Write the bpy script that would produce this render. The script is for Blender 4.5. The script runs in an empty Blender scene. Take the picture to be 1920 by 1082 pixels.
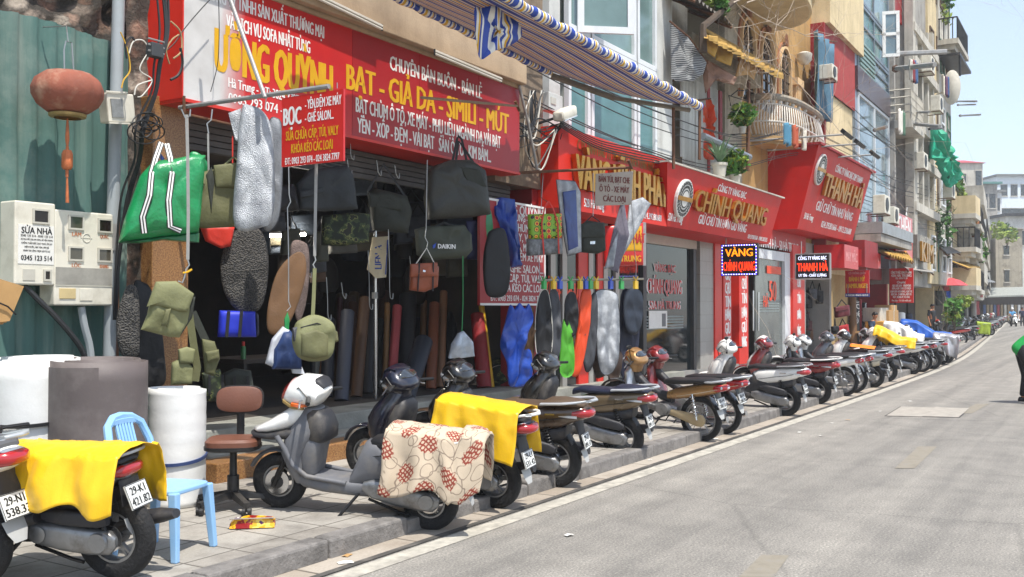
import bpy, math, random
from mathutils import Vector, Matrix, noise
RAD=math.radians
random.seed(7)
SC=bpy.context.scene
COL=SC.collection
# ---------------------------------------------------------------- camera, sky, sun, exposure
F_PX=1850.; YAW=RAD(31.87); CAM_H=1.66; PITCH=math.atan(36/F_PX)
_c,_s=math.cos(YAW),math.sin(YAW)
FWD=Vector((_c*math.cos(PITCH),_s*math.cos(PITCH),math.sin(PITCH))); RGT=Vector((_s,-_c,0)); UPV=RGT.cross(FWD)
EYE=Vector((0,0,CAM_H))
cd=bpy.data.cameras.new('camera'); cam=bpy.data.objects.new('camera',cd); COL.objects.link(cam)
cd.sensor_width=36; cd.lens=F_PX/1920*36; cd.clip_end=2000; cd.clip_start=.05
rm=Matrix((RGT,UPV,-FWD)).transposed().to_4x4(); cam.matrix_world=Matrix.Translation(EYE)@rm
SC.camera=cam
SUN_EL=RAD(66); SUN_AZ=(-.42,-.91)
w=bpy.data.worlds.new('World'); SC.world=w; w.use_nodes=True
nt=w.node_tree; bg=nt.nodes['Background']; sky=nt.nodes.new('ShaderNodeTexSky'); sky.sky_type='NISHITA'; sky.sun_disc=False
sky.sun_elevation=SUN_EL; sky.sun_rotation=math.atan2(SUN_AZ[0],SUN_AZ[1]); sky.air_density=1.0; sky.dust_density=1.2; sky.ozone_density=1.0; sky.altitude=0
hz=nt.nodes.new('ShaderNodeMix'); hz.data_type='RGBA'; hz.blend_type='ADD'; hz.inputs[0].default_value=1; hz.inputs[7].default_value=(2.45,2.7,3.1,1)
nt.links.new(sky.outputs[0],hz.inputs[6]); nt.links.new(hz.outputs[2],bg.inputs[0]); bg.inputs[1].default_value=.13
sd=bpy.data.lights.new('sun','SUN'); sd.energy=5.0; sd.angle=RAD(.55); sd.color=(1,.955,.88)
so=bpy.data.objects.new('sun',sd); COL.objects.link(so)
sv=Vector((SUN_AZ[0]*math.cos(SUN_EL),SUN_AZ[1]*math.cos(SUN_EL),math.sin(SUN_EL)))
so.rotation_euler=sv.to_track_quat('Z','Y').to_euler(); so.location=(0,-20,40)
SC.view_settings.view_transform='Standard'; SC.view_settings.look='None'; SC.view_settings.exposure=.28; SC.view_settings.gamma=1
# ---------------------------------------------------------------- projection helpers (where a thing seen at a pixel stands)
def ray(u,v): return FWD+RGT*((u-960)/F_PX)+UPV*((541-v)/F_PX)
def G(u,v,z=0.):
    r=ray(u,v); return EYE+r*((z-CAM_H)/r.z)
def W(u,v,Y):
    r=ray(u,v); return EYE+r*(Y/r.y)
def PL(u,v,p0,n):
    r=ray(u,v); return EYE+r*((p0-EYE).dot(n)/r.dot(n))
# ---------------------------------------------------------------- object helpers
def tag(o,label,cat,group=None,kind=None):
    if label: o['label']=label
    if cat: o['category']=cat
    if group: o['group']=group
    if kind: o['kind']=kind
    return o
def thing(name,label,cat,loc=(0,0,0),group=None):
    o=bpy.data.objects.new(name,None); COL.objects.link(o); o.location=loc; o.empty_display_size=.1
    return tag(o,label,cat,group)
def sgp(x,p): return math.copysign(abs(x)**p,x)
def sring(c,a,b,n=16,e=2.6,u=(0,1,0),v=(0,0,1)):
    c=Vector(c);u=Vector(u);v=Vector(v);R=[]
    for i in range(n):
        t=2*math.pi*(i+.5)/n
        R.append(c+u*(a*sgp(math.cos(t),2/e))+v*(b*sgp(math.sin(t),2/e)))
    return R
class MB:
    def __init__(s): s.v=[];s.f=[];s.m=[];s.cur=0;s.T=None
    def mat(s,i): s.cur=i; return s
    def av(s,p):
        p=Vector(p)
        if s.T is not None: p=s.T@p
        s.v.append(p); return len(s.v)-1
    def poly(s,pts):
        s.f.append([s.av(p) for p in pts]); s.m.append(s.cur); return s
    def face(s,idx): s.f.append(list(idx)); s.m.append(s.cur)
    def box(s,lo,hi):
        x0,y0,z0=[min(a,b) for a,b in zip(lo,hi)]; x1,y1,z1=[max(a,b) for a,b in zip(lo,hi)]
        k=[s.av(p) for p in ((x0,y0,z0),(x1,y0,z0),(x1,y1,z0),(x0,y1,z0),(x0,y0,z1),(x1,y0,z1),(x1,y1,z1),(x0,y1,z1))]
        for q in ((0,3,2,1),(4,5,6,7),(0,1,5,4),(1,2,6,5),(2,3,7,6),(3,0,4,7)): s.face([k[i] for i in q])
        return s
    def obox(s,c,ax,ay,az):
        c=Vector(c);ax=Vector(ax);ay=Vector(ay);az=Vector(az)
        if ax.cross(ay).dot(az)<0: ax=-ax
        k=[s.av(c+ax*i+ay*j+az*l) for l in (-1,1) for i,j in ((-1,-1),(1,-1),(1,1),(-1,1))]
        for q in ((0,3,2,1),(4,5,6,7),(0,1,5,4),(1,2,6,5),(2,3,7,6),(3,0,4,7)): s.face([k[i] for i in q])
        return s
    def loft(s,rings,caps=True,close=False,cyc=True):
        R=[[s.av(p) for p in r] for r in rings]; n=len(R[0])
        L=len(R)
        for a in range(L if close else L-1):
            A=R[a];B=R[(a+1)%L]
            for i in range(n if cyc else n-1):
                j=(i+1)%n; s.face((A[i],A[j],B[j],B[i]))
        if caps and not close and cyc: s.face(R[0][::-1]); s.face(R[-1])
        return s
    def tube(s,path,r,n=8,caps=True,close=False):
        P=[Vector(p) for p in path]; L=len(P); rings=[];up=None
        for i in range(L):
            if close: t=(P[(i+1)%L]-P[i-1])
            else: t=(P[min(i+1,L-1)]-P[max(i-1,0)])
            t=t.normalized() if t.length>1e-9 else Vector((0,0,1))
            if up is None: up=Vector((0,0,1)) if abs(t.z)<.9 else Vector((1,0,0))
            x=up-t*up.dot(t); x=x.normalized() if x.length>1e-6 else t.orthogonal().normalized(); up=x; y=t.cross(x)
            rr=r[i] if isinstance(r,(list,tuple)) else r
            rings.append([P[i]+(x*math.cos(2*math.pi*k/n)+y*math.sin(2*math.pi*k/n))*rr for k in range(n)])
        return s.loft(rings,caps,close)
    def lathe(s,prof,c=(0,0,0),ax='z',n=20,cap=True):
        c=Vector(c);rings=[]
        for r,h in prof:
            ring=[]
            for k in range(n):
                t=2*math.pi*k/n; a,b=r*math.cos(t),r*math.sin(t)
                ring.append(c+(Vector((a,b,h)) if ax=='z' else Vector((b,h,a)) if ax=='y' else Vector((h,a,b))))
            rings.append(ring)
        return s.loft(rings,cap)
    def prism(s,o2,lo,hi,fn):
        """outline o2 pushed from lo to hi; fn(a,b,d) maps to space"""
        return s.loft([[fn(a,b,lo) for a,b in o2],[fn(a,b,hi) for a,b in o2]])
    def grid(s,nu,nv,fn):
        K=[[s.av(fn(i/nu,j/nv)) for j in range(nv+1)] for i in range(nu+1)]
        for i in range(nu):
            for j in range(nv): s.face((K[i][j],K[i+1][j],K[i+1][j+1],K[i][j+1]))
        return s
    def text(s,body,c,right,up,h,w=None,bold=.0,ext=0.,lift=.003,center=True):
        """lettering h tall (capitals), squeezed to w wide, centred on c"""
        bold*=.62
        V,Fc,x0,x1=glyphs(body,ext/h if h else 0); right=Vector(right).normalized(); up=Vector(up).normalized(); nrm=right.cross(up)
        k=h/.70; sx=k if w is None else w/max(1e-6,(x1-x0)); c=Vector(c); mid=(x0+x1)/2 if center else x0
        offs=(0,) if not bold else (-bold*h,0,bold*h) if bold<.04 else (-bold*h,-bold*h*.5,0,bold*h*.5,bold*h)
        for q,o in enumerate(offs):
            b=len(s.v)
            for p in V: s.av(c+right*((p[0]-mid)*sx+o)+up*((p[1]-.35)*k)+nrm*(lift+q*.0004+p[2]*h))
            for fc in Fc: s.f.append([b+i for i in fc]); s.m.append(s.cur)
        return s
    def build(s,name,mats,parent=None,smooth=False,label=None,cat=None,group=None,kind=None,bevel=0,local=False,sub=0,ang=40):
        me=bpy.data.meshes.new(name)
        off=Vector((0,0,0))
        if parent is None and not local and s.v:
            lo=[min(p[i] for p in s.v) for i in range(3)]; hi=[max(p[i] for p in s.v) for i in range(3)]
            off=Vector(((lo[0]+hi[0])/2,(lo[1]+hi[1])/2,lo[2]))
        me.from_pydata([tuple(p-off) for p in s.v],[],s.f)
        if not isinstance(mats,(list,tuple)): mats=[mats]
        for m in mats: me.materials.append(m)
        if len(mats)>1: me.polygons.foreach_set('material_index',s.m)
        if smooth:
            me.polygons.foreach_set('use_smooth',[True]*len(me.polygons))
            if ang: me.set_sharp_from_angle(angle=RAD(ang))
        me.update()
        o=bpy.data.objects.new(name,me); COL.objects.link(o)
        if parent is not None:
            o.parent=parent
            if not local:
                if parent.parent is None: o.matrix_parent_inverse=Matrix.Translation(-parent.location)
        else: o.location=off
        if bevel:
            b=o.modifiers.new('bevel','BEVEL'); b.width=bevel; b.segments=2; b.limit_method='ANGLE'; b.angle_limit=RAD(40)
        if sub:
            b=o.modifiers.new('sub','SUBSURF'); b.levels=sub; b.render_levels=sub
        tag(o,label,cat,group,kind); return o
_gl={}
def glyphs(body,ext):
    body=body.replace('Đ','Ð')
    k=(body,round(ext,3))
    if k not in _gl:
        c=bpy.data.curves.new('t','FONT'); c.body=body; c.resolution_u=2; c.extrude=ext*.7
        o=bpy.data.objects.new('t',c); me=bpy.data.meshes.new_from_object(o)
        V=[tuple(v.co) for v in me.vertices]; Fc=[tuple(p.vertices) for p in me.polygons]
        bpy.data.objects.remove(o); bpy.data.curves.remove(c); bpy.data.meshes.remove(me)
        xs=[v[0] for v in V] or [0,1]; _gl[k]=(V,Fc,min(xs),max(xs))
    return _gl[k]
# ---------------------------------------------------------------- materials (all procedural)
def lin(h):
    if not isinstance(h,str): return h
    r=[int(h[i:i+2],16)/255 for i in (0,2,4)]
    return tuple(x/12.92 if x<=.04045 else ((x+.055)/1.055)**2.4 for x in r)
_M={}
def nn(t,typ,**k):
    n=t.nodes.new(typ)
    for a,b in k.items(): setattr(n,a,b)
    return n
def ramp(t,src,stops,interp='LINEAR'):
    r=nn(t,'ShaderNodeValToRGB'); r.color_ramp.interpolation=interp; e=r.color_ramp.elements
    while len(e)<len(stops): e.new(.5)
    for i,(p,c) in enumerate(stops):
        e[i].position=p; c=lin(c) if not isinstance(c,float) else (c,c,c); e[i].color=(*c[:3],1)
    t.links.new(src,r.inputs[0]); return r.outputs[0]
def mixc(t,fac,a,b,mode='MIX'):
    m=nn(t,'ShaderNodeMix',data_type='RGBA',blend_type=mode)
    for k,x in ((0,fac),(6,a),(7,b)):
        if hasattr(x,'links') or hasattr(x,'is_output'): t.links.new(x,m.inputs[k])
        elif k==0: m.inputs[0].default_value=x
        else: m.inputs[k].default_value=(*lin(x)[:3],1)
    return m.outputs[2]
def tnoise(t,vec,scale,detail=5,rough=.55,dim=0):
    n=nn(t,'ShaderNodeTexNoise'); n.inputs['Scale'].default_value=scale; n.inputs['Detail'].default_value=detail; n.inputs['Roughness'].default_value=rough
    if vec is not None: t.links.new(vec,n.inputs['Vector'])
    return n.outputs[dim]
def mapped(t,vec,sc=(1,1,1),rot=(0,0,0),loc=(0,0,0)):
    m=nn(t,'ShaderNodeMapping'); m.inputs['Scale'].default_value=sc; m.inputs['Rotation'].default_value=rot; m.inputs['Location'].default_value=loc
    t.links.new(vec,m.inputs[0]); return m.outputs[0]
def base(name):
    m=bpy.data.materials.new(name); m.use_nodes=True; t=m.node_tree; b=t.nodes['Principled BSDF']; co=nn(t,'ShaderNodeTexCoord').outputs['Object']
    return m,t,b,co
def bumpn(t,b,h,st=.3,dist=.01):
    n=nn(t,'ShaderNodeBump'); n.inputs['Strength'].default_value=st; n.inputs['Distance'].default_value=dist
    t.links.new(h,n.inputs['Height']); t.links.new(n.outputs[0],b.inputs['Normal'])
def M(name,col,rough=.5,metal=0.,var=.12,vs=5.,bump=0.,bs=60.,coat=0.,dirt=None,dirtamt=.0,ds=2.5,alpha=1.,emit=0.,spec=.5,trans=0.,sheen=0.):
    if name in _M: return _M[name]
    m,t,b,co=base(name); c=lin(col)
    n=tnoise(t,co,vs,6,.6)
    lo=tuple(max(0,x*(1-var)) for x in c); hi=tuple(min(1,x*(1+var)) for x in c)
    out=ramp(t,n,[(.3,lo),(.7,hi)])
    if dirt:
        d=ramp(t,tnoise(t,co,ds,8,.65),[(.5-.0,0.),(.72,1.)])
        mul=nn(t,'ShaderNodeMath',operation='MULTIPLY'); t.links.new(d,mul.inputs[0]); mul.inputs[1].default_value=dirtamt
        out=mixc(t,mul.outputs[0],out,dirt)
    t.links.new(out,b.inputs['Base Color'])
    b.inputs['Metallic'].default_value=metal
    rr=nn(t,'ShaderNodeMapRange'); rr.inputs[3].default_value=max(.02,rough-.09); rr.inputs[4].default_value=min(1,rough+.12); t.links.new(n,rr.inputs[0]); t.links.new(rr.outputs[0],b.inputs['Roughness'])
    b.inputs['Specular IOR Level'].default_value=spec
    if coat: b.inputs['Coat Weight'].default_value=coat; b.inputs['Coat Roughness'].default_value=.06
    if sheen: b.inputs['Sheen Weight'].default_value=sheen
    if alpha<1: b.inputs['Alpha'].default_value=alpha
    if trans: b.inputs['Transmission Weight'].default_value=trans
    if emit: b.inputs['Emission Color'].default_value=(*c,1); b.inputs['Emission Strength'].default_value=emit
    if bump: bumpn(t,b,tnoise(t,co,bs,5),bump,.02)
    _M[name]=m; return m
# ---------------------------------------------------------------- special materials
def m_asphalt():
    m,t,b,co=base('asphalt')
    fine=tnoise(t,co,60,4,.8); mid=tnoise(t,co,2.2,6,.6); st=tnoise(t,mapped(t,co,(.05,1.6,1)),1.,5,.6)
    c=ramp(t,fine,[(.3,'42403d'),(.42,'75726d'),(.56,'8a867f'),(.7,'b8b2a8')])
    c=mixc(t,.5,c,ramp(t,mid,[(.3,(.62,.62,.62)),(.7,(1.25,1.24,1.22))]),'MULTIPLY')
    c=mixc(t,.75,c,ramp(t,st,[(.35,(.7,.7,.7)),(.65,(1.3,1.29,1.26))]),'MULTIPLY')
    v=nn(t,'ShaderNodeTexVoronoi',feature='DISTANCE_TO_EDGE'); v.inputs['Scale'].default_value=.33
    t.links.new(mixc(t,.12,co,tnoise(t,co,1.5,6,.6,1)),v.inputs['Vector'])
    cr=ramp(t,v.outputs['Distance'],[(.002,1.),(.007,0.)]); k=nn(t,'ShaderNodeMath',operation='MULTIPLY'); t.links.new(cr,k.inputs[0]); k.inputs[1].default_value=.22
    c=mixc(t,k.outputs[0],c,'3a3937')
    t.links.new(c,b.inputs['Base Color']); b.inputs['Roughness'].default_value=.88
    bumpn(t,b,fine,.5,.006); return m
def m_tiles(name,c1,c2,mortar,sc,bw=.5,rh=.5,off=0.,msize=.012,bump=.4,rough=.8,stain='6b645a',co_map=None,samt=.55):
    m,t,b,co=base(name)
    if co_map: co=mapped(t,co,*co_map)
    k=nn(t,'ShaderNodeTexBrick'); k.offset=off; k.inputs['Scale'].default_value=sc; k.inputs['Mortar Size'].default_value=msize; k.inputs['Brick Width'].default_value=bw; k.inputs['Row Height'].default_value=rh
    for i,c in ((1,c1),(2,c2),(3,mortar)): k.inputs[i].default_value=(*lin(c),1)
    t.links.new(co,k.inputs[0])
    st=ramp(t,tnoise(t,co,1.7,8,.66),[(.46,0.),(.7,1.)]); q=nn(t,'ShaderNodeMath',operation='MULTIPLY'); t.links.new(st,q.inputs[0]); q.inputs[1].default_value=samt
    c=mixc(t,q.outputs[0],k.outputs[0],stain)
    c=mixc(t,.5,c,ramp(t,tnoise(t,co,60,4,.7),[(.3,(.7,.7,.7)),(.7,(1.2,1.2,1.2))]),'MULTIPLY')
    t.links.new(c,b.inputs['Base Color']); b.inputs['Roughness'].default_value=rough
    bumpn(t,b,k.outputs[1],-bump,.004); return m
def m_rubble():
    m,t,b,co=base('rubble_stone')
    v=nn(t,'ShaderNodeTexVoronoi'); v.inputs['Scale'].default_value=7; t.links.new(mixc(t,.25,co,tnoise(t,co,4,5,.6,1)),v.inputs['Vector'])
    c=ramp(t,v.outputs['Color'],[(.1,'6f6257'),(.35,'9a8b7c'),(.6,'8f6a55'),(.85,'b3a798')])
    c=mixc(t,ramp(t,v.outputs['Distance'],[(.25,0.),(.6,1.)]),c,'4a443d')
    c=mixc(t,.6,c,ramp(t,tnoise(t,co,25,6,.7),[(.3,(.5,.5,.5)),(.7,(1.3,1.3,1.3))]),'MULTIPLY')
    t.links.new(c,b.inputs['Base Color']); b.inputs['Roughness'].default_value=.95
    bumpn(t,b,tnoise(t,co,11,8,.7),1.,.06); return m
def m_granite(name,a,bb,c3):
    m,t,b,co=base(name)
    c=ramp(t,tnoise(t,co,70,4,.7),[(.3,a),(.48,bb),(.62,c3),(.75,a)])
    c=mixc(t,.5,c,ramp(t,tnoise(t,co,2,6,.6),[(.3,(.6,.6,.6)),(.7,(1.2,1.2,1.2))]),'MULTIPLY')
    t.links.new(c,b.inputs['Base Color']); b.inputs['Roughness'].default_value=.35; return m
def m_foil():
    m,t,b,co=base('bubble_foil')
    v=nn(t,'ShaderNodeTexVoronoi'); v.inputs['Scale'].default_value=130; t.links.new(co,v.inputs['Vector'])
    n=tnoise(t,co,9,6,.6); st=nn(t,'ShaderNodeTexWave',bands_direction='X'); st.inputs['Scale'].default_value=2.6; st.inputs['Distortion'].default_value=1.5; t.links.new(co,st.inputs['Vector'])
    c=ramp(t,n,[(.3,'8f9296'),(.7,'c4c7ca')]); c=mixc(t,.35,c,ramp(t,st.outputs[0],[(.2,'a9adb2'),(.7,'ffffff')]),'MULTIPLY')
    t.links.new(c,b.inputs['Base Color']); b.inputs['Metallic'].default_value=.6; b.inputs['Roughness'].default_value=.5
    bumpn(t,b,v.outputs['Distance'],.7,.008); return m
def m_mesh():
    m,t,b,co=base('black_spacer_mesh')
    v=nn(t,'ShaderNodeTexVoronoi'); v.inputs['Scale'].default_value=75; t.links.new(co,v.inputs['Vector'])
    c=ramp(t,v.outputs['Distance'],[(.3,'07070a'),(.5,'2e2d2c'),(.6,'4a4640')]); t.links.new(c,b.inputs['Base Color']); b.inputs['Roughness'].default_value=.6
    bumpn(t,b,v.outputs['Distance'],1.,.01); return m
def m_camo():
    m,t,b,co=base('camouflage')
    c=ramp(t,tnoise(t,co,11,3,.5),[(.38,'232a1e'),(.5,'3a4429'),(.58,'6d7040'),(.62,'2a2b22')],'CONSTANT'); t.links.new(c,b.inputs['Base Color']); b.inputs['Roughness'].default_value=.85; return m
def m_floral():
    """cream cloth printed with brick red medallions on a lattice and thin grey scrolls (UV free: object space)"""
    m,t,b,co=base('floral_cloth')
    uv=nn(t,'ShaderNodeUVMap').outputs[0]
    P=mapped(t,uv,(3.1,3.1,1)); 
    def med(loc):
        q=mapped(t,P,(1,1,1),(0,0,0),loc)
        fr=nn(t,'ShaderNodeVectorMath',operation='FRACTION'); t.links.new(q,fr.inputs[0])
        sb=nn(t,'ShaderNodeVectorMath',operation='SUBTRACT'); t.links.new(fr.outputs[0],sb.inputs[0]); sb.inputs[1].default_value=(.5,.5,0)
        le=nn(t,'ShaderNodeVectorMath',operation='LENGTH'); t.links.new(sb.outputs[0],le.inputs[0])
        ad=nn(t,'ShaderNodeMath',operation='MULTIPLY_ADD'); t.links.new(tnoise(t,mapped(t,uv,(60,60,1)),1.,2),ad.inputs[0]); ad.inputs[1].default_value=.14; t.links.new(le.outputs['Value'],ad.inputs[2])
        return ramp(t,ad.outputs[0],[(.265,1.),(.285,0.)])
    a=med((0,0,0)); c2=med((.5,.5,0))
    mx=nn(t,'ShaderNodeMath',operation='MAXIMUM'); t.links.new(a,mx.inputs[0]); t.links.new(c2,mx.inputs[1])
    v=nn(t,'ShaderNodeTexVoronoi'); v.inputs['Scale'].default_value=27; v.inputs['Randomness'].default_value=.15; t.links.new(uv,v.inputs['Vector'])
    pet=ramp(t,v.outputs['Distance'],[(.24,0.),(.3,1.),(.52,1.),(.58,.0)])
    mu=nn(t,'ShaderNodeMath',operation='MULTIPLY'); t.links.new(mx.outputs[0],mu.inputs[0]); t.links.new(pet,mu.inputs[1])
    # scrolls: thin iso-lines of a smooth field
    wv=nn(t,'ShaderNodeTexVoronoi',feature='F1'); wv.inputs['Scale'].default_value=8.5; wv.inputs['Randomness'].default_value=.75; t.links.new(mixc(t,.06,uv,tnoise(t,uv,6,2,.5,1)),wv.inputs['Vector'])
    sc=ramp(t,wv.outputs['Distance'],[(.34,0.),(.36,1.),(.385,1.),(.405,0.)])
    ve=nn(t,'ShaderNodeTexVoronoi',feature='DISTANCE_TO_EDGE'); ve.inputs['Scale'].default_value=5.2; t.links.new(mixc(t,.08,uv,tnoise(t,uv,9,2,.5,1)),ve.inputs['Vector'])
    s2=ramp(t,ve.outputs['Distance'],[(.012,1.),(.022,0.)])
    ms=nn(t,'ShaderNodeMath',operation='MAXIMUM'); t.links.new(sc,ms.inputs[0]); t.links.new(s2,ms.inputs[1])
    inv=nn(t,'ShaderNodeMath',operation='MULTIPLY'); t.links.new(ms.outputs[0],inv.inputs[0]); inv.inputs[1].default_value=.75
    c=mixc(t,inv.outputs[0],'bfae97','6b5b50'); c=mixc(t,mx.outputs[0],c,'c2ab93'); c=mixc(t,mu.outputs[0],c,'86382a')
    t.links.new(c,b.inputs['Base Color']); b.inputs['Roughness'].default_value=.85
    bumpn(t,b,tnoise(t,uv,30,5),.15,.01); return m
def m_stripes(name,axis,scale,stops):
    m,t,b,co=base(name)
    sx=nn(t,'ShaderNodeSeparateXYZ'); t.links.new(co,sx.inputs[0])
    mu=nn(t,'ShaderNodeMath',operation='MULTIPLY'); t.links.new(sx.outputs[axis],mu.inputs[0]); mu.inputs[1].default_value=scale
    fr=nn(t,'ShaderNodeMath',operation='FRACT'); t.links.new(mu.outputs[0],fr.inputs[0])
    c=ramp(t,fr.outputs[0],stops,'CONSTANT'); c=mixc(t,.35,c,ramp(t,tnoise(t,co,6,6,.6),[(.3,(.7,.68,.64)),(.7,(1.1,1.1,1.1))]),'MULTIPLY')
    t.links.new(c,b.inputs['Base Color']); b.inputs['Roughness'].default_value=.55; return m
def m_glass(name,col,rough=.06):
    m,t,b,co=base(name); c=lin(col); t.links.new(ramp(t,tnoise(t,co,1.2,4),[(.3,tuple(x*.75 for x in c)),(.7,tuple(x*1.2 for x in c))]),b.inputs['Base Color'])
    b.inputs['Roughness'].default_value=rough; b.inputs['Specular IOR Level'].default_value=.6; b.inputs['Coat Weight'].default_value=.12; b.inputs['Coat Roughness'].default_value=.03; return m
def m_wall(name,col,stain,amt=.5,streak=.4,bump=.25):
    """rendered wall with rain streaks and blotches"""
    m,t,b,co=base(name); c=lin(col)
    o=ramp(t,tnoise(t,co,1.1,8,.62),[(.3,tuple(x*.82 for x in c)),(.7,tuple(min(1,x*1.1) for x in c))])
    s=ramp(t,tnoise(t,mapped(t,co,(2.6,2.6,.22)),1.,7,.65),[(.5,0.),(.75,1.)])
    q=nn(t,'ShaderNodeMath',operation='MULTIPLY'); t.links.new(s,q.inputs[0]); q.inputs[1].default_value=streak; o=mixc(t,q.outputs[0],o,stain)
    d=ramp(t,tnoise(t,co,.8,9,.7),[(.5,0.),(.68,1.)]); q=nn(t,'ShaderNodeMath',operation='MULTIPLY'); t.links.new(d,q.inputs[0]); q.inputs[1].default_value=amt; o=mixc(t,q.outputs[0],o,stain)
    t.links.new(o,b.inputs['Base Color']); b.inputs['Roughness'].default_value=.9; bumpn(t,b,tnoise(t,co,18,7,.7),bump,.02); return m
def m_pale_end():
    m,t,b,co=base('sign_red_pale_end')
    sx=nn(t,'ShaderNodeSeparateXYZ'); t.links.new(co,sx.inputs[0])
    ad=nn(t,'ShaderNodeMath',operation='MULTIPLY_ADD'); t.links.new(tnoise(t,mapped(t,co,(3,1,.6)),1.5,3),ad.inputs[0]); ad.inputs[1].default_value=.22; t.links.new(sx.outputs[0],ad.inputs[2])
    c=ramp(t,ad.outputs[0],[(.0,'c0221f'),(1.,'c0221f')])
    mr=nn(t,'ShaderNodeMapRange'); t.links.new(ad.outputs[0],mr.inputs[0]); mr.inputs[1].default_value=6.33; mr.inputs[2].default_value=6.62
    c=mixc(t,mr.outputs[0],ramp(t,tnoise(t,co,3,4),[(.3,'b9b6b2'),(.7,'d4d2cf')]),ramp(t,tnoise(t,co,2,5),[(.3,'b91c1f'),(.7,'c92623')]))  # pale grey at the left end, turning to red along the panel
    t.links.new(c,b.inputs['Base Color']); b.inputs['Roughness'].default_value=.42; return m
ASPH=m_asphalt()
PAVE=m_tiles('pavement_tiles','a39e95','928c83','5f5a52',1.0,.4,.4,0,.008,.4,.8,'57514a',None,.75)
GUTTER=m_tiles('gutter_slabs','a89f92','9b9082','5d564c',1.0,1.0,.42,.4,.012,.4,.9,'7a6c5c')
KERB=M('kerb_stone','77736f',.8,0,.3,9,.5,40,dirt='4a4744',dirtamt=.8,ds=3)
RUBBLE=m_rubble(); GRANITE=m_granite('brown_granite','5a3c22','8e6239','a98252')
FOIL=m_foil(); SMESH=m_mesh(); CAMO=m_camo(); FLORAL=m_floral()
PALEND=m_pale_end()
SRED=M('sign_red','bd1c20',.4,0,.08,2,coat=.15,dirt='8c1a1a',dirtamt=.25); SRED2=M('sign_red_glossy','c4201c',.3,0,.06,1.5,coat=.3); REDP=M('red_painted_panel','cf2a1a',.4,0,.1,2,dirt='8f2015',dirtamt=.3)
DRED=M('dark_red_wall','8f1518',.6,0,.15,3,dirt='5a0e10',dirtamt=.5)
WHT=M('white_vinyl','e8e6e2',.45,0,.05); YEL=M('yellow_vinyl','d9a514',.45,0,.08); GOLD=M('gold_letter','b8862e',.28,.85,.2,6)
BLKT=M('black_print','141414',.6,0,.05); REDT=M('red_print','b51c18',.5,0,.06); ORGT=M('orange_print','e0481e',.5,0,.06)
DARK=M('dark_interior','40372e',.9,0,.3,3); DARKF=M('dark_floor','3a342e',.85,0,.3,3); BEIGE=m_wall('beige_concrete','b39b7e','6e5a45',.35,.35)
STEEL=M('galvanised_steel','9a9a98',.5,.25,.2,8,dirt='6a4c35',dirtamt=.35,ds=4); WIRE=M('bent_wire','a9aaa8',.4,.8,.1); RUST=M('rusty_steel','6b4a35',.75,.3,.3,8)
BLKC=M('black_cable','151516',.55,0,.2); WHTC=M('white_cable','c9c5ba',.5,0,.1); YELC=M('yellow_cable','c79a2a',.5,0,.1)
CREAM=M('cream_plastic','d2cdbd',.5,0,.07,4,dirt='8a8069',dirtamt=.4,ds=5); PVC=M('grey_conduit','9aa0a2',.5,0,.1,3,dirt='6b675e',dirtamt=.5,ds=3)
CONC=m_wall('grey_concrete','8f8a80','4a453d',.6,.5); CONCD=m_wall('dark_concrete','5e564d','2d2822',.6,.6)
STEPM=M('worn_step','8f8f86',.85,0,.25,3,.4,30,dirt='59574f',dirtamt=.7,ds=1.6)
LAMP=M('lit_tube','fff6e8',.4,emit=160.)
# ---------------------------------------------------------------- the ground
def bend(X): return .078*4.*math.log(1+math.exp(min(40,(X-31)/4.)))
XS=[-30,-10,0,3,6,9,12,15,18,21,24,27,30,33,36,40,45,50,56,63,71,80,92,107,125,150]
def strip(y0,y1,z,xs=XS):
    b=MB(); b.loft([[(x,y0+bend(x),z),(x,y1+bend(x),z)] for x in xs],cyc=False); b.f=[f[::-1] for f in b.f] if y1>y0 else b.f; return b
b=MB(); b.poly([(-300,-300,-.02),(900,-300,-.02),(900,500,-.02),(-300,500,-.02)]); b.build('ground',M('ground_concrete','8d877d',.9,0,.2,.5),kind='structure')
b=MB(); b.grid(60,26,lambda u,v:(-40+240*u,-14+30*v,0)); b.build('road',ASPH,kind='structure',local=True)
strip(4.27,4.62,.006).build('gutter_strip',GUTTER,kind='structure',local=True)
strip(4.60,15.,.13).build('pavement',PAVE,kind='structure',local=True)
b=MB(); x=-6.
while x<90:
    L=random.uniform(.8,1.05); j=random.uniform(-.008,.008); bx=bend(x+L/2)
    dz=-.03 if 5.45<x<7.0 or 11.5<x<12.2 else 0
    b.box((x,4.47+bx+j,-.01),(x+L-.012,4.64+bx+j,.136+dz+j*.5)); x+=L
b.build('kerb',KERB,kind='structure',bevel=.018,local=True)
strip(4.215,4.275,.008).build('tar_seam',M('tar_seam','4a4743',.9,0,.3,6,dirt='77726a',dirtamt=.7,ds=5),kind='structure',local=True)
strip(4.03,4.19,.004).build('edge_line',M('line_paint','aaa599',.85,0,.25,9,dirt='807c74',dirtamt=.9,ds=6),kind='structure',local=True)
DASH=M('worn_dash_paint','857e70',.85,0,.2,9,dirt='7d7973',dirtamt=1.,ds=9)
b=MB()
for pts in ([(1385,1082),(1428,1040),(1480,1041),(1450,1082)],[(1678,878),(1722,837),(1757,837),(1715,878)],[(1795,775),(1830,757),(1855,757),(1822,775)]):
    b.poly([G(u,v,.004) for u,v in pts][::-1])
b.build('lane_dashes',DASH,kind='structure')
c0=[G(u,v) for u,v in ((1662,780),(1797,783),(1817,766),(1690,763))]
u_=thing('utility_cover','pair of pale concrete utility covers set flush in the road','manhole',sum(c0,Vector())/4)
mid=[(c0[0]+c0[1])/2,(c0[3]+c0[2])/2]; CV=M('cover_concrete','9d978d',.85,0,.15,8,.3)
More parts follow.
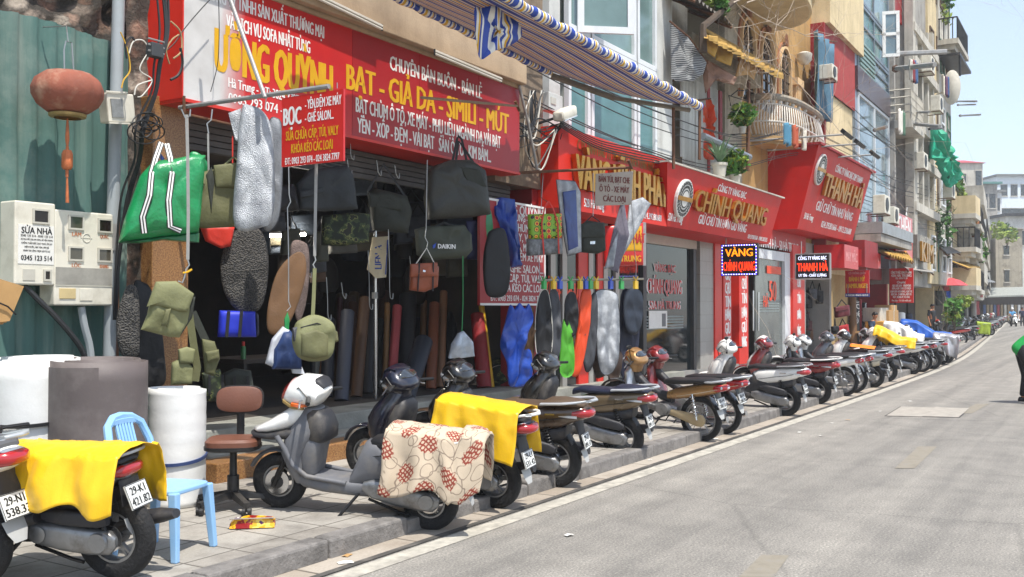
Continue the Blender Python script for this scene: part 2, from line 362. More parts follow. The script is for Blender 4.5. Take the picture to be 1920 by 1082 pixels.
for q in ([c0[0],mid[0]-Vector((.03,0,0)),mid[1]-Vector((.03,0,0)),c0[3]],[mid[0]+Vector((.03,0,0)),c0[1],c0[2],mid[1]+Vector((.03,0,0))]):
    b=MB(); b.loft([[p+Vector((0,0,-.01)) for p in q],[p+Vector((0,0,.008)) for p in q]]); b.build('cover_slab',CV,u_)
b=MB(); ce=sum(c0,Vector())/4
b.poly([ce+(p-ce)*1.05+Vector((0,0,.004)) for p in c0]); b.build('frame',M('cover_frame','4e4b47',.8,.2),u_)
# ---------------------------------------------------------------- upholstery shop building
shop=thing('shop_building','open fronted upholstery shop under the long red sign, with granite pillar and dark interior','building',(9,8,.13))
YF=7.62
b=MB(); b.box((5.72,7.3,.13),(6.12,7.9,3.55)); b.build('pillar',GRANITE,shop,bevel=.01)
b=MB(); b.box((12.38,7.35,.13),(12.7,7.9,4.6)); b.build('pillar',DRED,shop,bevel=.01)
b=MB(); b.box((6.12,7.35,.12),(12.38,7.9,.50)); b.box((6.12,7.02,.12),(12.38,7.35,.33)); b.build('step',STEPM,shop,bevel=.015)
b=MB(); b.box((5.95,6.72,.12),(8.4,7.02,.30)); b.build('plinth',GRANITE,shop,bevel=.01)
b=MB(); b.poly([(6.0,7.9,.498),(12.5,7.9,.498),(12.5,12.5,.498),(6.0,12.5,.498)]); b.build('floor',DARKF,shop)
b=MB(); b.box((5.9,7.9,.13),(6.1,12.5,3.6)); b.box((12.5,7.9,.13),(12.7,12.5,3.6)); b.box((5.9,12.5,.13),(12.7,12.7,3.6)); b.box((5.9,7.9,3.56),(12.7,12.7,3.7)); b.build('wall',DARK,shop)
b=MB()
for i in range(6): b.box((6.15,7.5-.006*i,3.16+.062*i),(12.0,7.56,3.215+.062*i))
b.build('shutter_box',M('shutter_grey','4c4945',.6,.2,.25),shop,bevel=.004)
b=MB(); b.box((5.8,6.88,4.69),(11.45,7.9,5.42)); b.box((5.8,6.97,4.64),(11.45,7.9,4.69)); b.build('balcony_slab',BEIGE,shop,bevel=.012)
b=MB(); b.box((5.8,7.56,3.55),(12.1,7.9,4.7)); b.box((5.7,7.72,5.42),(12.4,8.1,9.0)); b.box((11.46,7.5,4.6),(12.45,7.9,5.4)); b.build('upper_wall',M('upper_wall_beige','a3917b',.9,0,.2,2,.3,20,dirt='6b5d4d',dirtamt=.6),shop)
b=MB()
for i in range(17): b.tube([(9.9+.12*i,7.62,5.45),(9.9+.12*i,7.62,6.6)],.012,6)
for z in (5.55,6.0,6.45): b.box((9.85,7.6,z),(11.95,7.64,z+.03))
b.build('window_grille',M('grille_grey','8b8d8c',.5,.5),shop)
b=MB(); b.box((9.8,7.68,5.45),(11.95,7.715,6.7)); b.build('window',m_glass('dark_glass','1e2426'),shop)
# tube lamps under the slab and inside
def tube_lamp(p0,p1,label,lit):
    p0=Vector(p0);p1=Vector(p1); t=thing('tube_lamp',label,'lamp',(p0+p1)/2,'tube lamps of the upholstery shop')
    up=Vector((0,0,.035)); MB().tube([p0+up,p1+up],.02,6).build('fitting',M('lamp_fitting','cfcabf',.5,0,.1,dirt='8d8068',dirtamt=.5),t)
    MB().tube([p0,p1],.014,8).build('tube',LAMP if lit else M('unlit_tube','d8d4c8',.3),t)
    for p in (p0,p1): MB().tube([p+up*1.6,p-up*.5],.012,6).build('end_cap',BLKC,t)
tube_lamp(W(815,101,6.86),W(940,153,6.86),'unlit tube lamp along the right half of the beige slab above the sign',0)
tube_lamp(W(560,-20,6.86),W(716,55,6.86),'unlit tube lamp along the left half of the beige slab above the sign',0)
tube_lamp(W(500,443,8.6),W(572,440,8.6),'glowing tube lamp deep inside the dark shop by the seat covers',1)
# the long red sign
sg=thing('shop_sign','long red sign with yellow and white lettering, its left end bleached white','sign',(8.6,7.2,3.5))
SZ0,SZ1=3.50,4.645
b=MB(); b.box((5.8,7.0,SZ0),(8.02,7.56,SZ1)); b.build('panel',PALEND,sg)
SDK=M('sign_red_deep','a31a20',.42,0,.07,1.5)
for x0,x1 in ((8.026,9.2),(9.206,10.45),(10.456,11.45)):
    b=MB(); b.box((x0,7.0,SZ0),(x1,7.56,SZ1)); b.build('panel',SDK,sg)
b=MB(); b.box((5.79,6.99,SZ0-.03),(11.46,7.56,SZ0)); b.box((5.785,7.0,SZ0),(5.8,7.66,SZ1)); b.build('frame',REDP,sg)
R_=(1,0,0);U_=(0,0,1)
def ST(mb,s,u0,u1,v,h,Y=7.0,**k):
    a=W(u0,v,Y);c=W(u1,v,Y); z=k.pop('z'); return mb.text(s,((a.x+c.x)/2,Y,z),R_,U_,h,c.x-a.x,**k)
b=MB()
ST(b,'CÔNG TY TNHH SẢN XUẤT THƯƠNG MẠI',385,607,60,.125,z=4.50,bold=.05)
ST(b,'VÀ DỊCH VỤ SOFA NHẬT TÙNG',424,581,60,.125,z=4.30,bold=.05)
ST(b,'Hà Trung - ĐT: 3824 7797',428,560,170,.09,z=3.74,bold=.05); ST(b,'0903 293 074 -',428,530,190,.09,z=3.60,bold=.05)
ST(b,'CHUYÊN BÁN BUÔN - BÁN LẺ',731,903,140,.16,z=4.42,bold=.06)
ST(b,'BẠT CHÙM Ô TÔ, XE MÁY - PHỤ LIỆU NGÀNH DA VẢI BẠT',667,938,220,.16,z=3.845,bold=.05)
ST(b,'YÊN - XỐP - ĐỆM - VẢI BẠT   SÀN Ô TÔ - KIM BẤM...',670,920,250,.16,z=3.63,bold=.05)
b.mat(1); ST(b,'ƯỜNG QUỲNH',404,622,120,.37,z=4.005,bold=.075); ST(b,'BẠT - GIẢ DA - SIMILI - MÚT',650,953,180,.27,z=4.12,bold=.075)
b.build('lettering',[WHT,YEL],sg)
# ---------------------------------------------------------------- motorbikes (x forward, y left, origin under the rear wheel)
def m_paint(name,c,flake=0.): return M(name,c,.28,flake,.05,3,coat=.7,dirt='6f6557',dirtamt=.28,ds=4)
PT=dict(white=m_paint('bike_white','e9e8e3'),cream=m_paint('bike_cream','cfc2a6'),red=m_paint('bike_red','7d1a1c',.2),bred=m_paint('bike_bright_red','b3201a'),navy=m_paint('bike_navy','11162a',.2),black=m_paint('bike_black','131314',.1),
 brown=m_paint('bike_brown','4e3e30',.35),bronze=m_paint('bike_bronze','6d5d45',.35),gold=m_paint('bike_gold','a57c49',.4),silver=m_paint('bike_silver','b4b6b8',.6),grey=m_paint('bike_grey','62646a',.4),green=m_paint('bike_green','3c6a30'))
PLAS=M('bike_black_plastic','26262a',.55,0,.15,6,dirt='7a7266',dirtamt=.45,ds=4); PLASG=M('bike_grey_plastic','626367',.6,0,.15,6,dirt='8a8378',dirtamt=.5,ds=5)
SEATB=M('seat_black_vinyl','1c1c1f',.5,0,.1,6,.1,90,dirt='5b574f',dirtamt=.3); SEATN=M('seat_brown_vinyl','51402f',.6,0,.1,6,.1,90); SEATV=M('seat_navy_vinyl','171d33',.5,0,.1,6,.1,90); SEATG=M('seat_grey_vinyl','55565a',.5,0,.1,6,.1,90)
TYRE=M('tyre_rubber','19191a',.8,0,.2,10,.6,55,dirt='6b6358',dirtamt=.55,ds=5); ALU=M('engine_alloy','8e8f90',.38,.7,.2,6,dirt='4d453b',dirtamt=.7,ds=7); ALUD=M('dark_alloy','4a4a4c',.45,.6,.2,6,dirt='5a5248',dirtamt=.6); CHROME=M('chrome','c8c9cb',.15,.95,.08); BLK=M('bike_black_metal','1b1b1c',.45,.3,.1,dirt='5d564b',dirtamt=.4)
LENS=M('clear_lens','c9ced2',.12,.25,.15,9,coat=1.); REDL=M('red_lens','a3141a',.2,0,.15,5,coat=1.); ORGL=M('orange_lens','d2601c',.2,0,.1,coat=1.); RAILW=M('rail_pale','b9bdc0',.35,.4,.06); FLAP=M('mud_flap_pale','a9a9a6',.6,0,.1,4); PLATE=M('plate_white','d9dad6',.5,0,.05,6,dirt='8f8a80',dirtamt=.3)
CREAMC=M('cream_case','b7a37e',.5,.1,.15,5,dirt='5f5138',dirtamt=.6)
def LX(spec,n=20,e=3.,y=0.): return [sring((x,y,(a+b)/2),w,(b-a)/2,n,e) for x,a,b,w in spec]
def LZ(spec,n=20,e=2.6,y=0.): return [sring((x,y,z),hx,hw,n,e,(1,0,0),(0,1,0)) for z,x,hx,hw in spec]
def wheel_parts(P,x,R,tr,ta,kind,rear):
    ty=MB(); n=44
    ty.loft([sring((x+(R-tr)*math.cos(t),0,R+(R-tr)*math.sin(t)),tr,ta,12,2.4,(math.cos(t),0,math.sin(t)),(0,1,0)) for t in [2*math.pi*i/n for i in range(n)]],close=True)
    rr=R-tr*1.85; rim=MB()
    rim.loft([sring((x+rr*math.cos(t),0,R+rr*math.sin(t)),.017,ta*.72,8,3,(math.cos(t),0,math.sin(t)),(0,1,0)) for t in [2*math.pi*i/32 for i in range(32)]],close=True)
    if kind=='wire':
        for i in range(18):
            t=2*math.pi*i/18; s=1 if i%2 else -1; t2=t+.5*s
            rim.tube([(x+.05*math.cos(t2),.03*s,R+.05*math.sin(t2)),(x+rr*math.cos(t),0,R+rr*math.sin(t))],.0035,4)
    else:
        for i in range(5):
            t=2*math.pi*i/5+.3
            for dt in (-.11,.11):
                rim.tube([(x+.035*math.cos(t),0,R+.035*math.sin(t)),(x+rr*math.cos(t+dt),0,R+rr*math.sin(t+dt))],[.016,.011],6)
    hub=MB(); hub.lathe([(.0,-.06),(.05,-.06),(.055,-.02),(.055,.02),(.05,.06),(.0,.06)],(x,0,R),'y',16)
    disc=MB(); rd=.095 if not rear else .075
    disc.lathe([(.05,.052),(rd,.052),(rd,.058),(.05,.058)],(x,0,R),'y',24,False)
    P.append(('wheel',None,hub,'hub')); k=len(P)-1
    P.append(('tyre',k,ty,'tyre')); P.append(('rim',k,rim,'rim')); P.append(('brake_disc',k,disc,'chrome'))
def coil(p0,p1,r,turns,tr=.007):
    p0=Vector(p0);p1=Vector(p1);d=(p1-p0);t=d.normalized();a=t.orthogonal().normalized();b_=t.cross(a); N=turns*9
    return MB().tube([p0+d*(i/N)+(a*math.cos(2*math.pi*i/9)+b_*math.sin(2*math.pi*i/9))*r for i in range(N+1)],tr,5)
def bike_spec(st):
    P=[]; und=st=='underbone'; sp=st=='classic'; big=st=='large'; low=st=='low'
    R=.285 if und else .245 if low else .215 if sp else .262 if big else .24; L=1.22 if und else 1.19 if sp else 1.3 if big else 1.25
    tr=.04 if und else .055; ta=.038 if und else .052
    kind='wire' if und else 'cast'
    wheel_parts(P,0,R,tr,ta,kind,True); wheel_parts(P,L,R,tr*.95,ta*.9,kind,False)
    A=lambda n,mb,k,par=None:(P.append((n,par,mb,k)),len(P)-1)[1]
    dz=.02 if big else .0; dx=L-1.25
    if und:
        bo=A('side_panel',MB().loft(LX([(-.46,.80,.83,.02),(-.40,.76,.86,.07),(-.28,.70,.87,.10),(-.1,.645,.84,.115),(.12,.58,.77,.115),(.32,.52,.70,.10),(.46,.49,.62,.06)])),'body')
        A('stripe',MB().loft(LX([(-.34,.775,.79,.106),(-.1,.70,.725,.1205),(.12,.635,.65,.1205),(.3,.575,.585,.1095)],12)),'stripe',bo)
        A('seat',MB().loft(LX([(-.40,.855,.885,.05),(-.34,.85,.915,.10),(-.15,.83,.915,.12),(.08,.80,.885,.125),(.25,.76,.85,.12),(.42,.73,.83,.10),(.52,.71,.79,.06)])),'seat')
        A('frame',MB().loft(LX([(.40,.42,.60,.05),(.6,.48,.60,.055),(.8,.58,.70,.055),(.98,.68,.88,.05)],12)).tube([(.95,0,.86),(1.03,0,.62)],.04),'plastic')
        A('leg_shield',MB().loft([sring((x,s*y,z),.02,h,10,3,(.8,0,-.6),(.3*0,1,0)) for s in (1,) for x,y,z,h in []] or [sring((1.0,0,.93),.05,.07,14,2.6,(1,0,0),(0,1,0)),sring((1.03,0,.82),.06,.14,14,2.6,(1,0,0),(0,1,0)),sring((.99,0,.66),.05,.19,14,2.6,(1,0,0),(0,1,0)),sring((.92,0,.52),.03,.20,14,2.6,(1,0,0),(0,1,0)),sring((.86,0,.40),.015,.17,14,2.6,(1,0,0),(0,1,0))]),'shield')
        A('engine',MB().loft(LX([(.30,.28,.42,.09),(.42,.24,.46,.12),(.56,.25,.44,.12),(.64,.28,.40,.08),(.86,.32,.44,.06),(.9,.34,.42,.05)],14)).lathe([(.0,.115),(.09,.115),(.085,.145),(.0,.15)],(.48,0,.35),'y',18),'engine')
        A('chain_case',MB().loft([sring((x,.085,z),.022,h,12,3,(0,1,0),(0,0,1)) for x,z,h in ((-.1,.285,.03),(-.07,.285,.075),(0,.285,.085),(.08,.29,.075),(.3,.32,.05),(.44,.34,.05),(.47,.345,.02))]),'case')
        for s in (1,-1): A('shock_absorber',coil((.0,.13*s,.34),(.07,.12*s,.62),.026,9).tube([(-.01,.13*s,.29),(.08,.12*s,.66)],.011,6),'chrome')
        A('foot_peg',MB().tube([(.46,.26,.26),(.46,-.26,.26)],.014,6).tube([(.36,.15,.30),(.40,.17,.22),(.56,.17,.22),(.62,.15,.26)],.009,5),'metal')
        A('rear_fender',MB().loft([sring(((R+.035)*math.cos(t),0,R+(R+.035)*math.sin(t)),.012,.055,8,3,(math.cos(t),0,math.sin(t)),(0,1,0)) for t in [RAD(70+i*13) for i in range(7)]]).loft(LZ([(.74,-.26,.05,.055),(.60,-.31,.02,.065),(.50,-.34,.012,.07)],10)),'fender')
        tail=[(-.475,.79,.83,.04),(-.44,.765,.85,.075),(-.36,.735,.86,.10),(-.27,.72,.85,.106)]
        tl=A('tail_light',MB().loft(LX(tail,14)),'red'); A('indicator',MB().loft(LX([(-.485,.80,.82,.02),(-.45,.785,.835,.055),(-.40,.775,.84,.10)],12)),'lens',tl)
        A('grab_rail',MB().tube([(-.08,.10,.86),(-.25,.13,.88),(-.42,.10,.92),(-.50,.03,.93),(-.50,-.03,.93),(-.42,-.10,.92),(-.25,-.13,.88),(-.08,-.10,.86)],.016,8),'rail')
        A('side_stand',MB().tube([(.5,.1,.26),(.55,.22,.12),(.58,.30,.0)],.011,6).tube([(.56,.27,.0),(.60,.33,.0)],.014,6),'metal')
        A('exhaust',MB().tube([(.62,-.1,.26),(.4,-.13,.19),(.1,-.15,.22),(-.02,-.155,.25),(-.28,-.16,.30)],[.018,.018,.02,.038,.042],10),'chrome')
        hz=1.0; hx=.96
    else:
        q=.03 if big else 0
        bo=A('side_panel',MB().loft(LX([(-.46,.80+dz,.84+dz,.03),(-.41,.755+dz,.875+dz,.08),(-.28,.70+dz,.885+dz,.125),(-.1,.62+dz,.87+dz,.15),(.1,.55+q,.84+dz,.16),(.28,.50+q,.80+dz,.155),(.42,.47+q,.755+q,.14),(.50,.47+q,.70+q,.10)] if not sp else [(-.44,.70,.74,.04),(-.38,.63,.76,.09),(-.2,.54,.76,.14),(0,.49,.73,.16),(.2,.45,.68,.16),(.36,.43,.60,.13),(.48,.42,.52,.07)])),'body')
        A('lower_panel',MB().loft(LX([(-.16,.52,.68,.10),(.05,.45,.62,.135),(.25,.38,.56,.145),(.42,.30,.72,.14),(.52,.26,.68,.135),(.60,.25,.40,.13)])),'body2')
        A('seat',MB().loft(LX([(-.36,.865+dz,.90+dz,.08),(-.28,.86+dz,.935+dz,.125),(-.05,.845+dz,.935+dz,.14),(.08,.83+dz,.915+dz,.14),(.16,.79+dz,.86+dz,.14),(.35,.765+dz,.845+dz,.13),(.5,.75+dz*.8,.835+dz,.11),(.60,.70,.79+dz,.07)] if not sp else [(-.36,.74,.78,.08),(-.28,.74,.82,.13),(0,.70,.81,.15),(.2,.66,.78,.15),(.36,.62,.76,.135),(.46,.60,.73,.10),(.50,.62,.68,.05)],20,2.8)),'seat')
        A('floorboard',MB().loft(LX([(.46,.20,.34,.12),(.6,.20,.335,.15),(.8,.20,.33,.16),(.95,.22,.34,.165),(1.02,.27,.38,.16)])),'floor')
        if sp:
            A('leg_shield',MB().loft(LZ([(.26,.98,.05,.16),(.38,1.03,.075,.19),(.5,1.06,.10,.20),(.62,1.03,.12,.19),(.74,.98,.13,.165),(.84,.965,.10,.13),(.92,.965,.07,.10)])).tube([(.62,.15,.31),(.92,.17,.33),(1.03,.19,.42),(1.10,.195,.56),(1.17,.19,.66)],.022,8).tube([(.62,-.15,.31),(.92,-.17,.33),(1.03,-.19,.42),(1.10,-.195,.56)],.022,8),'shield')
            A('knee_panel',MB().loft(LZ([(.34,.93,.06,.14),(.5,.935,.075,.155),(.62,.925,.08,.155),(.66,.92,.07,.14)],20,4)),'floor')
            A('glove_box',MB().loft(LZ([(.63,.895,.08,.14),(.66,.885,.105,.16),(.76,.89,.11,.162),(.86,.915,.095,.14),(.91,.93,.07,.10)])),'plastic')
            A('front_fairing',MB().loft(LX([(.99,.80,1.0,.09),(1.06,.73,.97,.135),(1.16,.68,.87,.165),(1.27,.645,.77,.155),(1.36,.63,.70,.11),(1.41,.635,.67,.05)],22,2.4)),'nose')
            A('nose_trim',MB().loft(LX([(1.04,.62,.75,.15),(1.16,.60,.71,.175),(1.28,.585,.665,.165),(1.385,.585,.64,.12),(1.43,.60,.635,.05)],20,2.6)),'plastic')
        else:
            A('leg_shield',MB().loft(LZ([(.28,1.0+dx,.06,.15),(.4,1.045+dx,.085,.195),(.52,1.07+dx,.115,.215),(.64,1.06+dx,.13,.215),(.76,1.03+dx,.13,.195),(.86,.99+dx,.11,.16),(.94,.965+dx,.085,.12),(1.0,.95+dx,.06,.08)])),'shield')
            A('knee_panel',MB().loft(LZ([(.30,.94+dx,.04,.14),(.45,.955+dx,.07,.175),(.60,.945+dx,.08,.185),(.74,.915+dx,.085,.17),(.84,.895+dx,.075,.135),(.90,.90+dx,.05,.09)])),'plastic')
            A('front_fairing',MB().loft(LZ([(.44,1.15+dx,.04,.06),(.54,1.17+dx,.07,.12),(.66,1.15+dx,.085,.14),(.78,1.10+dx,.08,.125),(.88,1.04+dx,.07,.10),(.95,1.0+dx,.05,.07)],18,2.2)),'nose')
        A('engine',MB().loft(LX([(-.02,.20,.34,.07),(.2,.19,.38,.10),(.42,.20,.38,.10),(.52,.24,.34,.08)],14)),'dark')
        A('belt_case',MB().loft(LX([(-.09,.225,.28,.015),(-.05,.18,.32,.034),(.08,.175,.335,.042),(.26,.19,.365,.046),(.42,.22,.37,.046),(.49,.26,.34,.03)],16,2.8,.125)).lathe([(.0,.165),(.045,.165),(.055,.176),(.02,.182),(.0,.182)],(.38,0,.29),'y',16).lathe([(.0,.160),(.06,.160),(.055,.174),(.0,.176)],(.0,0,.255),'y',16),'engine')
        A('air_filter_box',MB().loft(LX([(-.05,.37,.43,.02),(.0,.355,.47,.04),(.18,.36,.50,.05),(.28,.38,.50,.048),(.36,.40,.46,.025)],16,4.5,.135)),'plastic')
        A('shock_absorber',coil((-.01,.125,.36),(.07,.12,.64),.03,9,.008).tube([(-.03,.125,.29),(.08,.12,.68)],.013,6),'metal')
        A('exhaust',MB().tube([(.4,-.12,.2),(.2,-.15,.24),(.08,-.16,.28),(-.18,-.165,.34),(-.28,-.165,.36)],[.02,.03,.06,.06,.04],12),'plastic')
        A('rear_fender',MB().loft(LZ([(.76+dz,-.24,.08,.10),(.66+dz,-.285,.04,.085),(.55,-.33,.018,.09),(.44,-.375,.012,.09)],12,3)).loft([sring(((R+.03)*math.cos(t),0,R+(R+.03)*math.sin(t)),.012,.06,8,3,(math.cos(t),0,math.sin(t)),(0,1,0)) for t in [RAD(60+i*14) for i in range(7)]]),'plastic')
        z0=(dz if not sp else -.105)
        tl=A('tail_light',MB().loft(LX([(-.475,.785+z0,.83+z0,.04),(-.44,.765+z0,.86+z0,.09),(-.36,.75+z0,.868+z0,.122),(-.24,.765+z0,.835+z0,.142)],16)),'red')
        A('indicator',MB().loft(LX([(-.30,.735+z0,.80+z0,.13),(-.2,.74+z0,.79+z0,.15),(-.08,.755+z0,.765+z0,.158)],12)),'lens',tl)
        zr=dz if not sp else -.12
        A('panel_seam',MB().tube([(-.36,.105,.80+dz),(-.22,.139,.765+dz),(-.05,.157,.72+q),(.15,.163,.67+q),(.35,.151,.60+q),(.46,.127,.57+q)],.0045,4),'dark',bo)
        A('badge',MB().obox((.02,.1575,.76+q),(.05,0,-.006),(0,.003,0),(.001,0,.009)),'chrome',bo)
        A('grab_rail',MB().loft([sring(p,.03,.014,10,3,n_,(0,0,1)) for p,n_ in (((.12,.15,.865+zr),(0,1,0)),((-.1,.165,.90+zr),(0,1,0)),((-.3,.15,.935+zr),(.3,1,0)),((-.43,.10,.955+zr),(1,.8,0)),((-.48,0,.96+zr),(1,0,0)),((-.43,-.10,.955+zr),(1,-.8,0)),((-.3,-.15,.935+zr),(.3,-1,0)),((-.1,-.165,.90+zr),(0,-1,0)),((.12,-.15,.865+zr),(0,-1,0)))]),'rail')
        A('side_stand',MB().tube([(.52,.12,.24),(.6,.2,.12),(.68,.27,.0)],.013,6).tube([(.66,.25,.0),(.70,.30,.0)],.016,6).tube([(.45,.10,.2),(.2,.12,.14),(.12,.13,.13)],.012,6),'metal')
        hz=1.04 if not sp else 1.03; hx=.95+dx if not sp else .985
    # front end, common
    A('front_fender',MB().loft([sring((L+(R+.028)*math.cos(t),0,R+(R+.028)*math.sin(t)),.014,.066*wd,10,3,(math.cos(t),0,math.sin(t)),(0,1,0)) for t,wd in [(RAD(20+i*16),[.5,.8,1,1.05,1.05,1,.95,.9][i]) for i in range(8)]]),'fender')
    A('fork',MB().tube([(L+.02,.085,R-.03),(L-.02,.08,R+.1),(L-.17,.06,.68)],.02,8).tube([(L+.02,-.085,R-.03),(L-.02,-.08,R+.1),(L-.17,-.06,.68)],.02,8),'metal')
    if sp:
        hs=A('headset',MB().loft([sring((hx-.13,0,hz+.03),.06,.04,20,2.2,(0,1,0),(-.3,0,1)),sring((hx-.09,0,hz),.17,.095,20,2.2,(0,1,0),(-.3,0,1)),sring((hx,0,hz+.02),.19,.155,20,2.2,(0,1,0),(-.3,0,1)),sring((hx+.10,0,hz+.02),.165,.155,20,2.2,(0,1,0),(-.2,0,1)),sring((hx+.17,0,hz-.0),.125,.12,20,2.2,(0,1,0),(-.2,0,1)),sring((hx+.20,0,hz-.02),.07,.07,20,2.2,(0,1,0),(-.2,0,1))]),'headset')
        A('headlight',MB().loft([sring((hx+.165,0,hz+.01),.128,.118,18,2.4,(0,1,0),(-.2,0,1)),sring((hx+.205,0,hz-.01),.085,.08,18,2.4,(0,1,0),(-.2,0,1)),sring((hx+.222,0,hz-.015),.03,.03,18,2.4,(0,1,0),(-.2,0,1))]),'red',hs)
        A('trim_band',MB().loft(LX([(hx+.02,hz-.135,hz-.085,.155),(hx+.10,hz-.135,hz-.075,.165),(hx+.185,hz-.10,hz-.04,.125)],14)),'gold',hs)
        A('indicator',MB().loft(LX([(hx-.005,hz-.10,hz-.065,.172),(hx+.04,hz-.115,hz-.05,.187),(hx+.10,hz-.115,hz-.05,.176)],14)),'orange',hs)
        A('instrument_hood',MB().loft([sring((hx-.115,0,hz+.075),.10,.03,14,2.5,(0,1,0),(-.7,0,.7)),sring((hx-.06,0,hz+.12),.12,.055,14,2.5,(0,1,0),(-.7,0,.7)),sring((hx-.03,0,hz+.14),.10,.045,14,2.5,(0,1,0),(-.7,0,.7))]),'plastic',hs)
    else:
        k=.85 if und else 1.
        hs=A('headset',MB().loft(LX([(hx-.13,hz-.03,hz+.03,.07*k),(hx-.10,hz-.06,hz+.075,.15*k),(hx-.03,hz-.09,hz+.15,.175*k),(hx+.04,hz-.10,hz+.185,.165*k),(hx+.10,hz-.09,hz+.155,.135*k),(hx+.15,hz-.07,hz+.08,.09*k),(hx+.175,hz-.04,hz+.03,.04)],22,2.15)).loft(LZ([(hz-.17,hx+.0,.06,.08),(hz-.05,hx+.0,.08,.12)],12)),'headset')
        A('headlight',MB().loft(LX([(hx+.05,hz-.085,hz+.07,.150*k),(hx+.12,hz-.075,hz+.06,.125*k),(hx+.168,hz-.045,hz+.03,.08),(hx+.19,hz-.02,hz+.01,.03)],18,2.5)),'lens',hs)
        A('instrument_panel',MB().loft([sring((hx-.062-.022*q_,0,hz+.105+.03*q_),.125*k*(1-.25*q_),.052*(1-.25*q_),16,2.2,(0,1,0),(.70,0,.72)) for q_ in (-.4,0,.35)]),'dial',hs)
        A('visor',MB().loft(LX([(hx-.01,hz+.13,hz+.165,.12*k),(hx+.05,hz+.12,hz+.195,.125*k),(hx+.11,hz+.08,hz+.155,.11*k),(hx+.16,hz+.03,hz+.08,.06)],14,2.2)),'nose',hs)
    A('control_cable',MB().tube([(hx-.04,.20,hz+.0),(hx+.05,.17,hz+.08),(hx+.13,.12,hz-.02),(hx+.10,.08,hz-.2)],.006,5).tube([(hx+.10,.08,hz-.2),(hx+.14,.09,hz-.3),(L-.04,.10,R+.15),(L,.09,R+.02)],.006,5),'grip')
    hb=A('handlebar',MB().tube([(hx-.10,.36,hz-.005),(hx-.05,.22,hz+.005),(hx-.02,.13,hz),(hx-.02,-.13,hz),(hx-.05,-.22,hz+.005),(hx-.10,-.36,hz-.005)],[.018,.018,.015,.015,.018,.018],8),'grip')
    A('brake_lever',MB().tube([(hx-.0,.16,hz-.02),(hx+.02,.2,hz-.03),(hx-.03,.34,hz-.06)],.007,5).tube([(hx-.0,-.16,hz-.02),(hx+.02,-.2,hz-.03),(hx-.03,-.34,hz-.06)],.007,5),'chrome',hb)
    P.append(('mirror',hb,MB().tube([(hx-.03,.18,hz+.03),(hx-.04,.24,hz+.14),(hx-.05,.27,hz+.21)],.006,5).loft([sring((hx-.055+d,.29,hz+.25),w*.055,w*.035,12,2.2,(.1,1,.1),(0,0,1)) for d,w in ((-.012,.8),(0,1),(.02,.7),(.026,.2))]),'mirror'))
    pz=.57 if und else .50+(.02 if big else 0)-(.03 if sp else 0); pxx=-.345 if und else -.375
    pp=pxx*(.36 if low else .74)
    P.append(('licence_plate',None,(Vector((pp-.02,0,.3+(pz-.3)*(.95 if low else .84))),Vector((-.93,0,.36)).normalized()),'plate'))
    A('mud_flap',MB().loft(LZ([(pz-.10,pxx+.01,.006,.075),(pz-.17,pxx-.03,.005,.07),(pz-.23,pxx-.06,.004,.04)],10,3)),'flap')
    return P,L
_spec={};_mesh={}
WHL=('wheel','tyre','rim','brake_disc','front_fender')
SHORT=('panel_seam','badge','side_panel','seat','lower_panel','tail_light','indicator','grab_rail','rear_fender','mud_flap','stripe')
_plates=['29-K1|421.82','29-N1|538.33','29-L1|531.42','29-Z1|091.17','30-F4|286.50','29-H2|774.05','29-K1|291.62','29-D1|650.38']
DEFAULT=dict(dial=M('dial_glass','30353b',.06,.1,.2,30,coat=1.),hub=ALUD,tyre=TYRE,rim=ALU,chrome=CHROME,metal=BLK,grip=BLK,plastic=PLAS,engine=ALU,dark=BLK,floor=PLAS,red=REDL,lens=LENS,orange=ORGL,rail=RAILW,flap=FLAP,seat=SEATB,case=ALU,mirror=BLK,gold=M('tan_band','a58a55',.4,.3),stripe=PT['cream'])
BIKEG='motorbikes parked nose-in along the kerb'
